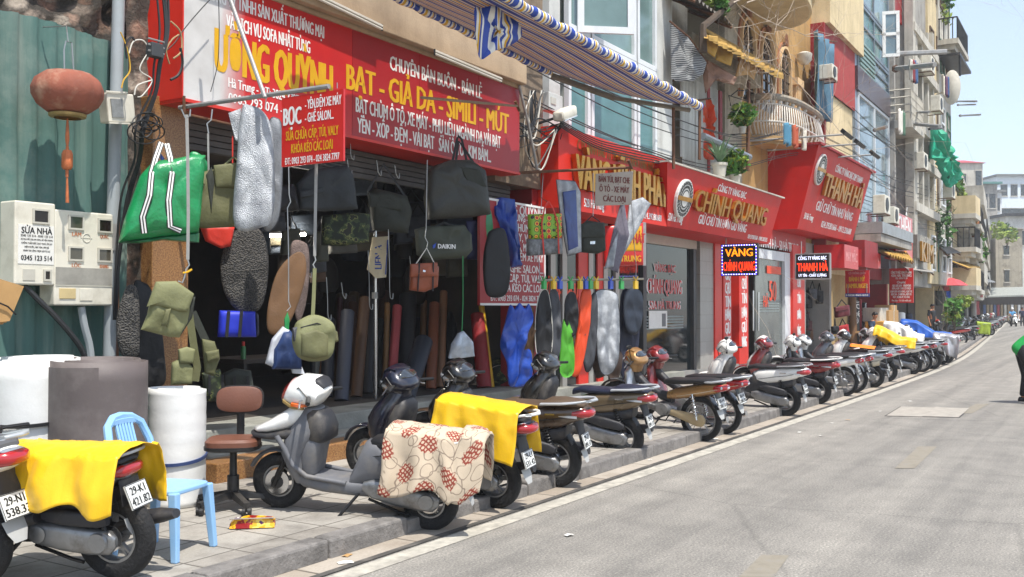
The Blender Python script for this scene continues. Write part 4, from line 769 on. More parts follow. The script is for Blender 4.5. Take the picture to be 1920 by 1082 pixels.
# brown office chair
OLE=M('brown_leatherette','6b4231',.5,0,.15,5,.1,60,dirt='4f2c20',dirtamt=.4); CHB=M('chair_black','1c1b1b',.5,0,.1,dirt='6d655a',dirtamt=.3)
def office():
    g=G(437,955,.13); t=thing('office_chair','worn brown swivel chair without arms in front of the shop step','chair',g)
    a=RAD(28); fx=Vector((-math.cos(RAD(38)),-math.sin(RAD(38)),0)); lf=Vector((-fx.y,fx.x,0)); T=Matrix.Translation(g)@Matrix((fx,lf,Vector((0,0,1)))).transposed().to_4x4()
    def mb(): m=MB(); m.T=T; return m
    b=mb(); b.loft([sring((0,0,z),.205*k,.20*k,24,3.4,(1,0,0),(0,1,0)) for z,k in ((.475,.92),(.49,1),(.525,1),(.545,.9))]); b.build('seat',OLE,t,True)
    b=mb(); b.loft([sring((0,0,z),.21*k,.205*k,24,3.4,(1,0,0),(0,1,0)) for z,k in ((.455,.9),(.465,1.0),(.49,1.01))]); b.build('seat_shell',CHB,t,True)
    b=mb(); b.loft([sring((x,0,.81),.175*k,.10*k,26,3.2,(0,1,0),(-.1,0,1)) for x,k in ((-.25,.93),(-.255,1),(-.285,1),(-.295,.9))]); bk=b.build('backrest',OLE,t,True)
    b=mb(); b.loft([sring((x,0,.81),.183*k,.108*k,26,3.2,(0,1,0),(-.1,0,1)) for x,k in ((-.282,1),(-.31,1.0),(-.318,.92))]); b.build('rim',CHB,bk,True)
    b=mb(); b.tube([(-.05,0,.45),(-.25,0,.45),(-.315,0,.50),(-.33,0,.6),(-.32,0,.8)],.03,8); b.build('back_post',CHB,t,True)
    b=mb(); b.tube([(0,0,.10),(0,0,.46)],[.032,.026],12); b.tube([(0,0,.08),(0,0,.26)],.045,12); b.build('column',CHB,t,True)
    for i in range(5):
        a=2*math.pi*i/5+.5; b=mb(); c_,s_=math.cos(a),math.sin(a); b.loft([[(c_*r-s_*w,s_*r+c_*w,z) for w,z in ((-.028,z0),(.028,z0),(.022,z1),(-.022,z1))] for r,z0,z1 in ((.02,.09,.15),(.30,.065,.095))]); lg=b.build('base_leg',CHB,t)
        b=mb()
        for q in (-1,1): b.lathe([(0,-.012),(.03,-.012),(.03,.012),(0,.012)],(c_*.295-s_*.022*q,s_*.295+c_*.022*q,.031),'y',12)
        b.tube([(c_*.295,s_*.295,.03),(c_*.295,s_*.295,.08)],.012,6); b.build('castor',CHB,lg,True)
office()
pk=thing('wrapper','crumpled yellow and red food packet lying by the swivel chair','packet',G(470,978,.13))
p=G(432,988,.135); q=G(516,985,.135); d=(q-p); up=Vector((0,0,1)); sd_=d.cross(up).normalized()
def wrapm():
    m,t,b,co=base('packet_print'); n=tnoise(t,co,9,3,.5); t.links.new(ramp(t,n,[(.36,'8a1712'),(.46,'d9a21b'),(.54,'e8c95a'),(.6,'5a2a5a'),(.68,'e6e1d5')],'CONSTANT'),b.inputs['Base Color']); b.inputs['Roughness'].default_value=.3; return m
b=MB(); b.loft([[p+d*s-sd_*w*.05+up*(.0+.004),p+d*s+sd_*.0-sd_*.01+up*h,p+d*s+sd_*w*.05+up*h*.9,p+d*s+sd_*w*.07+up*.003] for s,w,h in ((0,1,.03),(.1,1.1,.06),(.4,1.2,.075),(.7,1.1,.07),(.95,1.15,.06),(1,1.1,.05))]); b.build('packet',wrapm(),pk)
b=MB(); b.loft([[p+d*s+sd_*(w)+up*h for w,h in ((.04,.06),(.085,.075),(.083,.07),(.04,.055))] for s in (0,.3,.7,1)]); b.build('flap',WHT,pk)
# ---------------------------------------------------------------- goods hung in front of and inside the upholstery shop
NV=Vector((-.55,-.835,0)).normalized()
def smooth_loop(P,k=5):
    Q=[];n=len(P)
    for i in range(n):
        p0,p1,p2,p3=P[i-1],P[i],P[(i+1)%n],P[(i+2)%n]
        for j in range(k):
            t=j/k; Q.append(.5*((2*p1)+(p2-p0)*t+(2*p0-5*p1+4*p2-p3)*t*t+(3*p1-p0-3*p2+p3)*t**3))
    return Q
def dense(P,k=5):
    n=len(P); return [P[i].lerp(P[(i+1)%n],j/k) for i in range(n) for j in range(k)]
def pillow(mb,pts,p0,n,th,sm=True,wr=.012,seed=0.,bulge=1.,back=True):
    P=[PL(u,v,p0,n) for u,v in pts]; P=smooth_loop(P) if sm else dense(P); c=sum(P,Vector())/len(P); n=Vector(n).normalized()
    def ring(k,o):
        r=[]
        for p in P:
            q=c+(p-c)*k; w_=noise.noise(q*7+Vector((seed,seed,0)))*wr*(1-abs(k-.5)) if k<1 else 0
            w2=(.35-abs(noise.noise(Vector((q.x*9+q.z*2,q.y*9,q.z*3.5+seed)))))*wr*1.5*min(1,(1-k)*6) if k<1 else 0
            r.append(q+n*(o+w_*2+w2))
        return r
    rings=([ring(.2,-th*.5),ring(.7,-th*.48)] if back else [])+[ring(.95,-th*.40),ring(1.0,-th*.1),ring(1.0,th*.1),ring(.95,th*.36*bulge),ring(.82,th*.46*bulge),ring(.6,th*.5*bulge),ring(.35,th*.52*bulge),ring(.12,th*.52*bulge)]
    mb.loft(rings[::-1]); return c
class Goods:
    def __init__(s,name,label,cat,uv,Y,n=NV,group=None):
        s.n=Vector(n).normalized(); s.p0=W(uv[0],uv[1],Y); s.t=thing(name,label,cat,s.p0,group); s.Y=Y
    def pt(s,u,v,o=0): return PL(u,v,s.p0,s.n)+s.n*o
    def pil(s,name,pts,m,th=.12,sm=True,o=0,wr=.012,seed=None,bulge=1.,par=None):
        b=MB(); pillow(b,pts,s.p0+s.n*o,s.n,th,sm,wr,seed if seed is not None else pts[0][0]*.37,bulge); return b.build(name,m,par or s.t,True,ang=60)
    def strap(s,name,path,w,m,o=.0,par=None,th=.004):
        P=[s.pt(u,v,o) if len(q)==0 else s.pt(u,v,q[0]) for u,v,*q in path]; b=MB(); rings=[]
        for i in range(len(P)):
            t=(P[min(i+1,len(P)-1)]-P[max(0,i-1)]).normalized(); sdv=t.cross(s.n).normalized()*w/2
            rings.append([P[i]-sdv-s.n*th,P[i]+sdv-s.n*th,P[i]+sdv+s.n*th,P[i]-sdv+s.n*th])
        b.loft(rings); return b.build(name,m,par or s.t)
    def cord(s,name,path,r,m,o=0.,par=None): b=MB(); b.tube([s.pt(u,v,o) for u,v in path],r,6); return b.build(name,m,par or s.t,True)
    def text(s,name,body,u,v,h,w,m,o=.0,up=(0,0,1),bold=.06,rt=None):
        b=MB(); right=Vector((0,0,1)).cross(s.n) if rt is None else Vector(rt); b.text(body,s.pt(u,v,o),right,up,h,w,bold=bold,lift=.004); return b.build(name,m,s.t)
OLV=M('olive_canvas','5d5d3b',.7,0,.12,6,.2,40,dirt='7c7650',dirtamt=.35); OLVD=M('dark_olive_canvas','2d3028',.75,0,.15,6,.2,40); OLVL=M('khaki_canvas','777852',.72,0,.12,6,.2,40); BLKN=M('black_nylon','141416',.6,0,.2,6,.15,50)
GRNW=M('green_woven_plastic','13854a',.3,0,.15,6,.3,35,coat=.3); GRYW=M('grey_webbing','8d8c88',.7,0,.1,30); REDN=M('red_nylon','c22a16',.5,0,.15,5,.2,20); BLUN=M('blue_tarp_sheet','123f9c',.35,0,.2,5,.3,16,coat=.2); NAVN=M('navy_cover','161a30',.55,0,.2,5,.2,30); BRNC=M('brown_cover','6e4f31',.7,0,.15,4,.2,60); ORGC=M('orange_cover','d6481b',.55,0,.1,5); LIM=M('lime_fabric','4c9c26',.6,0,.1,5); GRYC=M('charcoal_cover','3b3d42',.6,0,.2,8,.3,70); LEA=M('tan_leather','8a4426',.45,0,.18,7,.15,60); CLR=M('clear_plastic_bag','a9b2bb',.15,0,.2,10,.4,18,coat=.6)
HG='bags and covers hung up for sale'
# projecting pole with its stay
hp=thing('hanging_pole','steel pole projecting over the pavement above the green bag, held by a diagonal stay','pole',(5.8,6.2,3.35))
b=MB(); b.tube([(5.8,7.05,3.42),(5.8,5.30,3.40)],.02,8); b.build('bar',STEEL,hp,True)
b=MB(); b.tube([W(497,183,5.95),W(432,0,6.4),W(405,-80,6.6)],.018,8); b.build('stay',STEEL,hp,True)
b=MB(); b.tube([(5.8,6.95,3.35),(7.4,6.95,3.32)],.012,6); b.tube([W(345,180,6.95),W(345,212,6.95)],.014,6); b.build('rail',RUST,hp,True)
# BOC sign
q=thing('hanging_sign','small red sign with white and yellow lettering hung under the projecting pole','sign',(5.8,5.47,2.8))
b=MB(); ya,yb=5.80,5.14; zb,zt=2.80,3.36
b.box((5.79,yb,zb),(5.81,ya,zt)); b.build('board',SRED2,q)
R2=Vector((0,-1,0)); at=lambda fu,fz:(5.79,ya-(ya-yb)*fu,zb+(zt-zb)*fz)
b=MB(); b.text('BỌC',at(.18,.72),R2,U_,.14,.19,bold=.08,lift=.002)
b.text('- YÊN ĐỆM XE MÁY',at(.68,.86),R2,U_,.075,.38,bold=.05,lift=.002); b.text('- GHẾ SALON...',at(.62,.67),R2,U_,.075,.30,bold=.05,lift=.002); b.text('ĐT: 0903 293 074 - 024 3824 7797',at(.5,.075),R2,U_,.055,.58,bold=.05,lift=.002)
b.mat(1); b.text('SỬA CHỮA CẶP, TÚI, VALY',at(.5,.44),R2,U_,.075,.56,bold=.05,lift=.002); b.text('KHÓA KÉO CÁC LOẠI',at(.5,.25),R2,U_,.075,.44,bold=.05,lift=.002); b.build('lettering',[WHT,YEL],q)
b=MB()
for f in (.1,.9): b.tube([at(f,1.02),at(f,1.1)],.004,5)
b.build('hook',WIRE,q)
# --- green woven bag
g=Goods('shopping_bag','big green woven plastic bag with black and white webbing handles','bag',(300,380),6.75,group=HG)
g.pil('body',[(222,455),(232,415),(262,330),(287,303),(330,298),(365,290),(385,292),(378,380),(372,436),(330,442)],GRNW,.30,False,wr=.03)
g.pil('side_flap',[(355,290),(370,286),(388,305),(385,330),(366,330)],GRNW,.08,True,o=-.05)
g.pil('bottom',[(225,456),(330,441),(374,437),(373,455),(300,450),(262,456)],M('green_dark_side','0e6a3c',.35,coat=.2),.14,False,o=-.02)
ZEB=m_stripes('black_white_webbing',2,0.0,[(0,'e4e2dc'),(1,'e4e2dc')])
for path in ([(302,268,.02),(290,300,.10),(281,330,.15),(277,370,.175),(264,410,.17),(268,440,.16)],[(312,270,.02),(317,300,.10),(319,330,.15),(312,380,.175),(315,428,.17),(335,436,.16)]):
    st_=g.strap('handle',path,.052,BLKT); g.strap('white_stripe',[(u,v,o_+.006) for u,v,o_ in path],.034,WHT,par=st_); g.strap('black_stripe',[(u,v,o_+.012) for u,v,o_ in path],.008,BLKT,par=st_)
g.strap('handle',[(302,268),(296,285),(306,300)],.03,BLUN,o=.0)
g=Goods('shopping_bag','small red bag peeping out below the olive canvas bag','bag',(410,440),7.05,group=HG); g.pil('body',[(375,425),(440,425),(432,462),(415,466),(385,452)],REDN,.1,False); g.strap('handle',[(436,255),(436,300),(436,425)],.012,REDN)
g=Goods('shoulder_bag','olive canvas bag with two flap pockets hung between the green bag and silver covers','bag',(398,370),6.55,group=HG)
g.pil('body',[(352,335),(380,322),(400,318),(442,310),(447,425),(385,428),(358,426)],OLV,.16,False,wr=.02); g.pil('pocket_flap',[(346,346),(381,328),(384,345),(355,358)],OLVL,.05,False,o=.09); g.pil('pocket_flap',[(400,310),(446,305),(446,352),(404,352)],OLV,.05,False,o=.09); g.pil('gusset',[(386,328),(397,312),(402,340),(396,400)],OLVD,.03,False,o=.085)
g.strap('handle',[(390,250),(391,320)],.016,GRYW); g.cord('hook',[(398,205),(396,225),(388,232),(391,250)],.006,WIRE); g.cord('cord',[(446,305),(436,296),(420,310)],.008,OLVL,o=.05)
def cover(label,pts,Y,m,th=.02,n=NV,sm=True,seam=None,name='seat_cover',hook=None,wr=.01,edge=None):
    g=Goods(name,label,'cover',(sum(p[0] for p in pts)/len(pts),sum(p[1] for p in pts)/len(pts)),Y,n,HG)
    bd=g.pil('body',pts,m,th,sm,wr=wr)
    if edge:
        b=MB(); P=smooth_loop([g.pt(u,v) for u,v in pts]) if sm else dense([g.pt(u,v) for u,v in pts]); b.tube(P,.007,5,close=True); b.build('piping',edge,g.t,True)
    if seam: g.cord('seam',seam,.003,M('seam_thread','8a8a88',.7),o=th*.5+.004)
    if hook: g.cord('hook',hook,.004,WIRE)
    return g
NS=Vector((-.75,-.66,0))
cover('grey foil cover behind the tall silver one',[(505,230),(518,222),(528,240),(529,330),(524,400),(512,428),(497,432),(490,400),(500,300)],6.35,M('grey_foil','7d8084',.5,.4,.15,40,.4,90),.05,NS,edge=GRYC)
cover('tall silver foil seat cover with a rounded top, brightest of the hanging covers',[(453,205),(470,198),(492,208),(508,235),(514,290),(515,360),(511,405),(497,424),(440,425),(444,300)],6.1,FOIL,.06,NS,wr=.02,seam=[(446,308),(480,311),(513,308)],hook=[(497,205),(499,185),(505,178),(505,165)])
cover('narrow foil strip folded beside the tall silver cover',[(428,212),(452,203),(450,270),(441,262)],6.3,FOIL,.02,NS,False,name='foil_cover')
cover('large oval black mesh seat cover below the olive bag',[(432,440),(462,428),(490,434),(503,480),(500,540),(488,578),(462,586),(438,576),(418,540),(414,490)],6.95,SMESH,.05,wr=.015)
cover('black mesh seat cover standing against the granite pillar',[(228,560),(240,535),(256,540),(262,580),(262,640),(258,668),(230,668),(220,640),(218,600)],6.95,SMESH,.06)
cover('plain black seat cover behind the mesh one at the granite pillar',[(250,535),(270,530),(284,545),(300,600),(308,660),(308,720),(262,722),(250,650)],7.08,BLKN,.05)
g=Goods('satchel','khaki canvas satchel with a buckled flap hanging from a grey strap','bag',(316,580),6.25,group=HG)
g.pil('body',[(276,590),(285,545),(345,552),(358,575),(352,605),(336,633),(318,632),(264,618)],OLVL,.14,False,wr=.02); g.pil('flap',[(275,575),(292,528),(330,527),(364,551),(352,585),(335,584),(280,570)],OLVL,.07,False,o=.07); g.pil('buckle_tab',[(310,580),(321,578),(313,613),(302,610)],OLV,.03,False,o=.10); g.pil('side',[(352,560),(366,556),(360,596),(338,630)],OLVD,.06,False,o=.02)
g.strap('strap',[(350,215),(352,300),(353,400),(352,487)],.024,GRYW); g.cord('hook',[(352,487),(355,497),(349,505),(346,520),(342,530),(334,527)],.006,WIRE); g.cord('hook',[(340,205),(348,222),(356,218),(357,205)],.006,WIRE); g.cord('ribbon',[(343,512),(352,510),(360,505)],.008,YEL)
g=Goods('vest','olive pocket vest bundle of straps below the khaki satchel','vest',(375,660),6.6,group=HG)
g.strap('strap',[(355,590),(362,640),(370,690),(366,715)],.06,OLV); g.strap('strap',[(362,585),(378,620),(392,650),(402,690)],.06,OLVD,o=-.03)
g.pil('pocket',[(322,680),(345,668),(362,690),(360,720),(320,722)],OLVL,.10,False); g.pil('pocket',[(334,655),(350,650),(366,655),(362,682),(335,682)],OLVL,.08,False,o=.03); g.pil('pouch',[(378,635),(402,640),(412,672),(400,705),(384,700)],OLV,.1,False,o=.0); g.pil('pocket_flap',[(384,660),(410,655),(412,672),(388,680)],OLV,.04,False,o=.06)
for lab,pts,Y,m in (('camouflage pouch hanging under the olive vest',[(378,700),(412,692),(420,720),(416,752),(385,752)],6.8,CAMO),('dark green buckled backpack standing in the shade behind the swivel chair',[(418,700),(440,690),(470,695),(476,730),(470,768),(420,772)],7.3,OLVD)):
    g=Goods('backpack',lab,'bag',(400,720),Y,group=HG); g.pil('body',pts,m,.14,False)
    c=(sum(p[0] for p in pts)/len(pts),sum(p[1] for p in pts)/len(pts)); g.strap('strap',[(c[0]-12,c[1]-22),(c[0]-12,c[1]+15)],.02,BLKN,o=.09); g.strap('strap',[(c[0]+12,c[1]-22),(c[0]+12,c[1]+15)],.02,BLKN,o=.09)
g=Goods('cooler_bag','bright blue box bag with black straps, low inside the dark shop','bag',(445,608),7.0,group=HG); g.pil('body',[(411,582),(478,584),(480,632),(408,632)],M('bright_blue_fabric','1c2fb8',.5,0,.1),.16,False,wr=.006)
for u in (422,446): g.strap('strap',[(u+4,583,.09),(u,632,.09)],.03,BLKN)
g.pil('side',[(478,585),(484,590),(485,628),(480,632)],NAVN,.08,False)
g=Goods('sling_bag','small olive sling bag with side pockets hanging on a long grey strap','bag',(590,635),5.55,group=HG)
g.pil('body',[(553,612),(562,600),(590,590),(622,604),(628,630),(620,668),(590,678),(560,670),(548,640)],OLVL,.14,True,wr=.03); g.pil('pocket',[(562,625),(590,618),(616,625),(614,668),(590,674),(565,668)],OLV,.06,False,o=.07); g.cord('zip',[(560,614),(590,606),(618,614)],.005,BLKN,o=.075); g.pil('side_pocket',[(548,615),(558,612),(560,645),(550,640)],GRYC,.06,False,o=.03); g.pil('side_pocket',[(620,612),(632,622),(634,640),(622,645)],OLV,.05,False)
g.strap('strap',[(594,175),(593,300),(590,480)],.024,GRYW); g.cord('hook',[(590,480),(592,488),(587,496),(590,503)],.006,WIRE); g.strap('strap',[(590,503),(588,560),(586,598)],.03,OLVL)
cover('brown oval seat cover hanging behind the plastic bag of blue cloth',[(552,475),(570,478),(574,510),(562,560),(540,610),(515,628),(501,615),(503,570),(520,510)],6.4,BRNC,.04)
cover('silver speckled cover half behind the brown oval one',[(545,460),(572,455),(580,480),(578,540),(568,590),(556,600),(550,560)],6.6,M('speckled_foil','6f5f58',.5,.4,.35,60,.5,100),.03)
g=Goods('plastic_bag','plastic bag of folded dark blue cloth hanging from a wire','bag',(540,660),5.9,group=HG); g.pil('cloth',[(512,655),(530,622),(545,620),(562,660),(565,692),(510,692)],M('folded_blue_cloth','1d3563',.6,0,.2,5,.3,14),.12,False,wr=.03); g.pil('wrapping',[(498,682),(510,635),(530,612),(542,618),(520,650),(514,690)],M('cloudy_plastic','c9ccd2',.25,0,.1,8,.4,16,coat=.5),.09,False,o=-.02,wr=.03); g.pil('wrapping',[(545,690),(566,688),(572,702),(548,700)],M('cloudy_plastic','c9ccd2',.25),.06,False,o=-.02); g.pil('knot',[(533,598),(539,585),(543,600),(541,622),(534,620)],M('green_knot','2c8a4a',.4),.03,False)
g.cord('wire',[(541,300),(542,365),(545,378),(539,390),(541,470),(541,565),(545,575),(538,583)],.0045,WIRE)
# --- shaded goods over the opening
def dbag(label,pts,Y,m=OLVD,flap=None,handle=None,n=NV,hm=BLKN,th=.18):
    g=Goods('duffel_bag',label,'bag',(sum(p[0] for p in pts)/len(pts),sum(p[1] for p in pts)/len(pts)),Y,n,HG); g.pil('body',pts,m,th,False,wr=.03)
    if flap: g.pil('flap',flap,m,.05,False,o=th*.5)
    if handle:
        for h in handle: g.strap('handle',h,.028,hm,o=.03)
    return g
dbag('charcoal duffel bag in the row behind the small red sign',[(556,345),(580,318),(650,310),(662,330),(670,392),(610,396),(560,394)],7.3,M('charcoal_canvas','34383a',.8,0,.2,6,.2,40),[(560,360),(605,350),(608,362),(562,372)],[[(575,330),(600,305),(640,315)]])
dbag('black bag at the left end of the row behind the small red sign',[(520,350),(550,345),(560,395),(518,398)],7.4,BLKN)
g=dbag('camouflage tool bag hanging under the charcoal duffel',[(604,405),(664,398),(694,402),(690,455),(640,462),(602,460)],7.3,CAMO)
dbag('dark green satchel with two buckled straps in the shade left of the largest bag',[(690,362),(700,352),(762,368),(770,400),(764,438),(700,432)],7.3,OLVD,[(690,362),(752,372),(752,395),(692,388)],[[(688,360),(718,308),(760,372)]])
g=dbag('largest dark olive bag hanging on long black handles over the shop opening',[(802,322),(815,310),(845,300),(880,300),(908,320),(918,402),(880,408),(802,412),(797,370)],6.85,M('dark_olive_plastic','2f302a',.5,0,.15,5,.2,30),None,[[(845,312),(855,262),(858,256),(864,262),(875,310)],[(852,312),(858,265),(864,272),(886,306)]],th=.26); g.pil('fold',[(860,312),(900,318),(912,350),(880,352)],OLVD,.05,False,o=.12)
g=dbag('dark olive holdall with white lettering on its side below the largest bag',[(778,430),(800,424),(870,422),(882,440),(884,470),(872,484),(800,488),(782,478)],6.95,M('holdall_olive','3c4034',.7,0,.15,6,.2,40),None,[[(800,432),(830,418),(868,430)]])
g.text('lettering','DAIKIN',831,463,.055,.22,WHT,o=.115); g.pil('emblem',[(811,460),(818,455),(816,464),(812,466)],BLUN,.01,False,o=.11)
g=Goods('leather_satchel','small tan leather satchel with dark straps and a round clasp','bag',(795,520),6.6,group=HG); g.pil('body',[(770,502),(800,494),(822,500),(820,538),(795,548),(768,544)],LEA,.1,False); g.pil('flap',[(769,495),(820,492),(821,520),(768,520)],LEA,.04,False,o=.05); g.strap('band',[(782,493,.08),(780,546,.06)],.014,BLKN); g.strap('band',[(808,492,.08),(808,546,.06)],.014,BLKN); g.pil('clasp',[(793,504),(798,505),(797,511),(792,510)],CHROME,.03,True,o=.07); g.strap('handle',[(780,495),(800,465),(815,495)],.012,WHTC); g.cord('wire',[(801,300),(799,430),(797,445),(802,455),(800,466)],.004,WIRE)
g=Goods('hanging_sign','white plastic panel with vertical blue lettering inside the shop','sign',(710,482),8.0,NV); g.pil('board',[(698,445),(728,443),(724,520),(705,522),(688,505)],M('ivory_plastic','cfc3a4',.5),.03,False); ru=g.pt(706,500)-g.pt(704,460); g.text('lettering','LIEN A',708,482,.09,.30,BLUN,o=.02,up=Vector((0,0,1)).cross(g.n)*-1,rt=(0,0,1)); g.strap('stripe',[(726,450,.02),(722,515,.02)],.012,BLUN)
cover('smooth black seat cover hanging in front of the blue tarpaulins',[(920,432),(945,430),(954,470),(956,520),(948,552),(925,558),(910,545),(906,490),(912,450)],6.8,BLKN,.08)
cover('bright blue tarpaulin hanging left of the red wall board',[(918,375),(940,370),(965,374),(972,440),(977,500),(958,502),(948,450),(935,420),(920,400)],7.15,BLUN,.06,sm=False,name='tarpaulin',wr=.09)
cover('navy tarpaulin hanging beside the dark olive holdall',[(874,415),(912,408),(918,470),(905,488),(876,486)],7.3,M('deep_navy','151b4a',.5,0,.2),.06,sm=False,name='tarpaulin',wr=.03)
cover('small green plastic bag glimpsed between the tarpaulins',[(908,400),(920,395),(924,440),(914,452),(908,430)],7.2,GRNW,.04,name='plastic_bag')
g=Goods('plastic_bag','twisted silver plastic bag hanging on a green string in front of the rolls','bag',(864,650),6.6,group=HG); g.pil('body',[(858,625),(868,620),(884,640),(890,668),(862,672),(842,672),(846,645)],CLR,.09,False,wr=.04); g.cord('string',[(868,480),(868,570),(866,622)],.005,M('green_string','2a8a4c',.6))
# --- vertical red board at the side wall
q=thing('wall_board','tall red board with white border and lettering at the right end of the shop','sign',(12.0,7.32,1.6)); a=W(900,368,7.2);d=W(1022,573,7.2)
b=MB(); b.box((a.x,7.2,d.z),(d.x,7.24,a.z)); b.build('board',SDK,q); b=MB()
for lo,hi in (((a.x,a.z-.03),(d.x,a.z)),((a.x,d.z),(d.x,d.z+.03)),((d.x-.035,d.z+.03),(d.x,a.z-.03))): b.box((lo[0],7.19,lo[1]),(hi[0],7.2,hi[1]))
b.build('border',WHT,q); b=MB()
for i,(s_,h,f,wd) in enumerate((('ƯỜNG QUỲNH',.14,.93,1.25),('TRUNG - HÀ NỘI',.10,.855,.9),('BẠT CHÙM Ô TÔ',.11,.76,1.1),('XE MÁY, VẢI BẠT',.11,.665,1.1),('SỬA CHỮA, MAY Ô TÔ',.11,.57,1.2),('BỌC YÊN ĐỆM XE MÁY',.11,.475,1.3),('- GHẾ SALON...',.11,.36,1.0),('SỬA CẶP, TÚI, VALY',.11,.265,1.25),('KHÓA KÉO CÁC LOẠI',.11,.17,1.25),('ĐT: 0903 293 074 - 024 3824 7797',.08,.07,1.4))): b.text(s_,(d.x-.06-wd/2,7.2,d.z+(a.z-d.z)*f),R_,U_,h,wd,bold=.05)
b.build('lettering',WHT,q)
# --- second projecting pole and what hangs from it
hp=thing('hanging_pole','dark pole projecting at the right end of the shop above the patterned lunch bag','pole',W(1080,320,6.6)); b=MB(); b.tube([W(950,325,7.2),W(1185,314,6.0)],.02,8); b.build('bar',RUST,hp,True)
b=MB(); b.tube([W(1007,318,6.95),W(990,230,6.95),W(973,160,6.95)],.02,8); b.build('stay',STEEL,hp,True); b=MB(); b.tube([W(1185,316,6.0),W(1178,300,6.0)],.02,6); b.build('end_cap',RUST,hp)
hp=thing('hanging_rail','thin bamboo pole sticking out over the last words of the long sign','pole',W(880,190,6.6)); b=MB(); b.tube([W(790,183,6.5),W(970,199,6.8)],.016,8); b.build('bar',M('bamboo','8d7a62',.6,0,.2,20),hp,True); b=MB(); b.tube([W(966,190,6.8),W(974,208,6.8)],.02,6); b.build('knot',RUST,hp)
g=Goods('lunch_bag','green and red patterned lunch bag with red straps in front of the wall board','bag',(1020,438),6.5,group=HG)
def chk():
    m,t,b,co=base('chequered_print'); k=nn(t,'ShaderNodeTexVoronoi'); k.inputs['Scale'].default_value=12; k.inputs['Randomness'].default_value=.2; t.links.new(co,k.inputs['Vector']); t.links.new(ramp(t,k.outputs['Distance'],[(.0,'c22018'),(.3,'e0b52a'),(.42,'1f1f1c'),(.5,'7fae2a')],'CONSTANT'),b.inputs['Base Color']); b.inputs['Roughness'].default_value=.4; return m
g.pil('body',[(990,402),(1052,400),(1052,448),(992,450)],chk(),.12,False,wr=.006); g.pil('lower_print',[(988,448),(1052,446),(1054,476),(988,480)],M('grey_photo_print','6d6f70',.5,0,.7,16),.12,False,wr=.006); g.strap('strap',[(1014,478,.09),(1010,420,.09),(1018,390,.05),(1026,378,.03)],.02,REDN); g.strap('strap',[(1042,476,.09),(1040,420,.09),(1034,392,.05),(1027,378,.03)],.02,REDN); g.cord('wire',[(1018,325),(1014,370),(1026,378)],.006,RUST)
g=cover('silver-edged cover in clear plastic with a blue sheet inside, right of the lunch bag',[(1043,337),(1078,340),(1088,360),(1090,472),(1064,480),(1050,400)],6.35,FOIL,.05,sm=False,edge=GRYC); g.pil('blue_insert',[(1055,360),(1080,356),(1084,462),(1066,470),(1058,400)],M('blue_sheet','2a3f7a',.3,0,.2,coat=.4),.03,False,o=.03)
g=Goods('satchel','dark green satchel with a clasp below the hand-lettered board','bag',(1110,443),6.35,group=HG); g.pil('body',[(1088,422),(1100,414),(1132,418),(1134,470),(1120,476),(1088,473)],OLVD,.12,False); g.pil('flap',[(1088,420),(1132,417),(1134,446),(1088,446)],OLVD,.05,False,o=.06); g.pil('clasp',[(1106,452),(1116,452),(1116,458),(1106,458)],CHROME,.02,False,o=.07); g.strap('handle',[(1098,416),(1110,405),(1125,416)],.014,BLKN); g.cord('wire',[(1112,325),(1112,405)],.006,WIRE)
q=Goods('hand_lettered_sign','pale board with brown hand lettering hung below the gold letters','sign',(1150,352),6.1); q.pil('board',[(1117,326),(1187,321),(1184,384),(1115,386)],M('pale_board','a59a8e',.7,0,.1,4),.02,False,wr=0)
for s_,v_,w_ in (('BÁN TÚI, BẠT CHE',337,.50),('Ô TÔ - XE MÁY',355,.48),('CÁC LOẠI',373,.36)): q.text('lettering',s_,1151,v_,.085,w_,M('brown_paint','6a2a22',.6),o=.012,bold=.05)
g=Goods('folding_cover','silver foil windscreen shade folded in a V, right of the dark green satchel','cover',(1178,440),6.15,group=HG); g.pil('panel',[(1168,365),(1180,440),(1158,512),(1135,500),(1150,430)],M('grey_quilt','6b6570',.6,0,.2,30),.03,False); g.pil('panel',[(1180,378),(1205,370),(1220,382),(1196,430),(1168,480),(1174,430)],FOIL,.04,False,o=-.04); g.pil('panel',[(1133,505),(1142,470),(1160,432),(1150,500)],FOIL,.03,False,o=.03); g.cord('wire',[(1168,318),(1168,368)],.005,WIRE)
# --- lower rail of covers
hp=thing('hanging_rail','grey rail carrying a row of clipped seat covers in front of the gold shop','rail',W(1100,526,6.3)); b=MB(); b.tube([W(1008,526,6.3),W(1206,523,6.0)],.016,8); b.build('bar',M('pale_rail','a19a86',.5,.3,.2),hp,True)
b=MB()
for u in (1192,): b.tube([W(u,523,6.03),W(u+1,500,6.03),W(u-2,470,6.03),W(u-12,318,6.03)],.005,5)
b.build('wire',WIRE,hp,True); b=MB(); b.tube([W(1012,526,6.3),W(1010,470,6.5),W(1018,330,6.6)],.005,5); b.build('wire',WIRE,hp,True)
CL=[M('clip_'+n,c,.4) for n,c in (('green','2f9a4a'),('yellow','d9b02a'),('blue','2f4fb0'))]
def clip(u,v,Y,i): 
    t=thing('clip','plastic clothes peg holding a cover on the rail','clothes peg',W(u,v,Y),'clothes pegs on the rail'); b=MB(); a=W(u-3,v+9,Y-.03);d=W(u+3,v-6,Y-.03); b.box((a.x,Y-.05,a.z),(d.x,Y-.01,d.z)); b.build('jaw',CL[i%3],t,bevel=.004); b=MB(); b.tube([W(u,v-6,Y-.03),W(u-4,v-14,Y-.03)],.01,5); b.tube([W(u,v-6,Y-.03),W(u+4,v-14,Y-.03)],.01,5); b.build('grip',CL[i%3],t)
